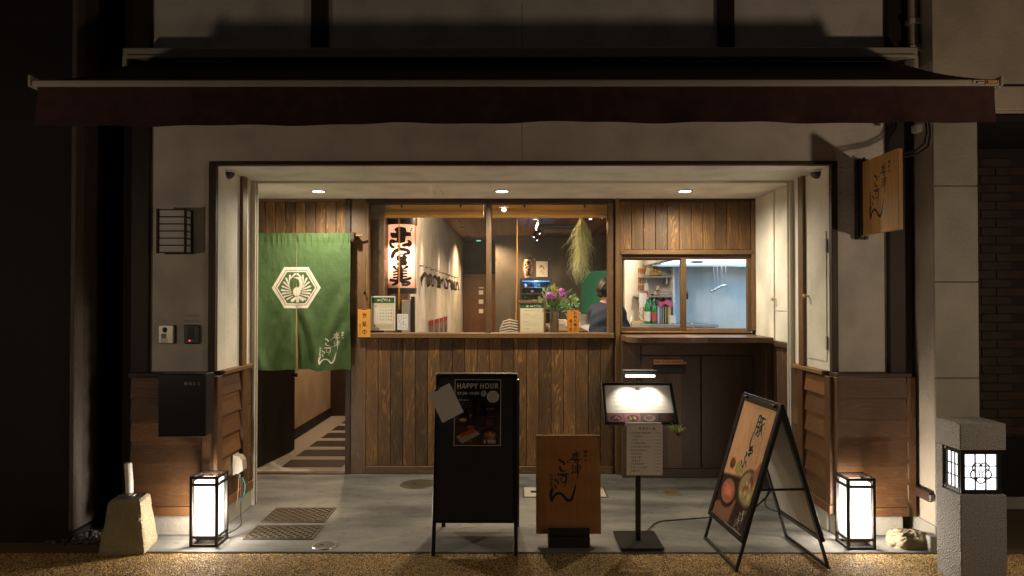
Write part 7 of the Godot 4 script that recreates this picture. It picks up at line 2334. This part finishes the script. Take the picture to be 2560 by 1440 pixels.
	for i in 4:
		t = thing("gift_box", "upright striped gift box on the counter, %s from the bottles" % ["first", "second", "third", "fourth"][i], "box", Vector3(1.700 + i * 0.042, cy, -8.64), 0.0, "upright boxes on the kitchen counter")
		part("box", B(-0.019, 0, -0.03, 0.019, 0.215 - 0.01 * (i % 2), 0.03, 0.003), ["grey_box", "grey_box", "dark_bottle", "label_gold"][i], t)
		part("stripe", B(-0.006, 0.004, 0.0302, 0.004, 0.20, 0.0315), ["label_white", "blue_bottle", "label_gold", "cardboard"][i], t)
	t = thing("pink_cloth", "folded pink cloth draped over the gift boxes", "cloth", Vector3(1.785, cy + 0.2155, -8.64))
	part("fold", MB.new().grid(16, 12, func(u: float, v: float) -> Vector3:
		return Vector3((u - 0.5) * 0.17, 0.012 + 0.05 * (1.0 - absf(v - 0.45) * 2.0) + 0.012 * sin(u * 9.0 + v * 4.0) - 0.03 * absf(u - 0.5), (v - 0.5) * 0.11)), "pink_cloth", t)
	t = thing("flowered_cloth", "white patterned cloth hanging by the orange slips", "cloth", Vector3(1.535, cy, -8.72))
	var c := canvas(120, 400, Color(0.85, 0.83, 0.8))
	for i in 60: c.disc(rng.randf() * 120, 150 + rng.randf() * 250, rng.randf_range(3, 9), [Color(0.15, 0.18, 0.3), Color(0.7, 0.2, 0.15), Color(0.3, 0.35, 0.4)][rng.randi() % 3])
	part("cloth", sheet(0.09, 0.36), printed("flower_cloth_print", c, 0.8), t)
	t = thing("cream_carton", "plain cream carton at the right of the kitchen counter", "carton", Vector3(1.837, cy, -8.5))
	part("box", B(-0.035, -0.02, -0.03, 0.035, 0.10, 0.03, 0.003), "label_white", t)
	part("mark", B(-0.02, 0.0, 0.0302, 0.02, 0.015, 0.031), "grey_box", t)
	t = thing("small_parcels", "open orange packet and napkins at the left end of the kitchen counter", "packet", Vector3(1.426, cy, -8.55))
	part("packet", B(-0.06, 0, -0.04, 0.05, 0.035, 0.04, 0.004), "cardboard", t)
	part("napkins", B(-0.085, 0, -0.02, -0.062, 0.075, 0.02, 0.003), "label_white", t, Transform3D(Basis(Vector3.BACK, -0.2), Vector3.ZERO))
	# ladles
	for i in 4:
		t = thing("ladle", "steel ladle hanging under the hood, %s from the left" % ["first", "second", "third", "fourth"][i], "ladle", Vector3(2.231 + i * 0.030, 1.881, -8.2 + 0.05 * i), 0.0, "ladles hanging under the hood")
		var l := 0.30 - 0.018 * i
		part("handle", MB.new().tube([Vector3(0, 0.02, 0), Vector3(0.015, -l, 0)], 0.0035, 6), "steel", t)
		part("bowl", MB.new().ball(Vector3(-0.014, -l - 0.012, 0), Vector3(0.038, 0.017, 0.034), 14, 8), "steel", t, Transform3D(Basis(Vector3.BACK, 0.35), Vector3(-0.10, -0.0, 0)))
	part("rail", MB.new().tube([Vector3(-0.12, 0.02, 0), Vector3(0.2, 0.02, -0.05)], 0.005, 6), "steel", t)
	# tap and kettle by the window
	t = thing("sink_tap", "curved steel tap at the bottom of the right serving pane", "tap", Vector3(1.714, 1.164 - 0.05, -7.0))
	var arc := []
	for k in 13: arc.append(Vector3(-0.045 + 0.045 * cos(PI * k / 12.0), 0.10 + 0.05 * sin(PI * k / 12.0), 0))
	part("spout", MB.new().tube([Vector3(0, 0.0, 0)] + arc, 0.008, 8), "steel", t)
	part("body", B(0.012, 0, -0.015, 0.03, 0.095, 0.015, 0.004), "white_plastic", t)
	t = thing("sink_bench", "steel sink bench below the serving window", "bench", Vector3(1.0, 0.008, -6.41))
	part("top", B(0.3, 1.164 - 0.10, -0.75, 1.9, 1.164 - 0.065, -0.005, 0.004), "steel", t)
	part("carcass", B(0.32, 0, -0.72, 1.88, 1.164 - 0.1005, -0.02), "white_appliance", t)
	t = thing("folding_tray", "dark wire tray beside the tap", "tray", Vector3(1.798, 1.164 - 0.056, -6.9))
	part("base", B(-0.04, 0, -0.03, 0.04, 0.012, 0.03, 0.003), "black_plastic", t)
	part("handle", MB.new().tube([Vector3(-0.03, 0.012, 0), Vector3(-0.02, 0.06, 0), Vector3(0.04, 0.055, 0), Vector3(0.045, 0.012, 0)], 0.004, 6), "black_metal", t)
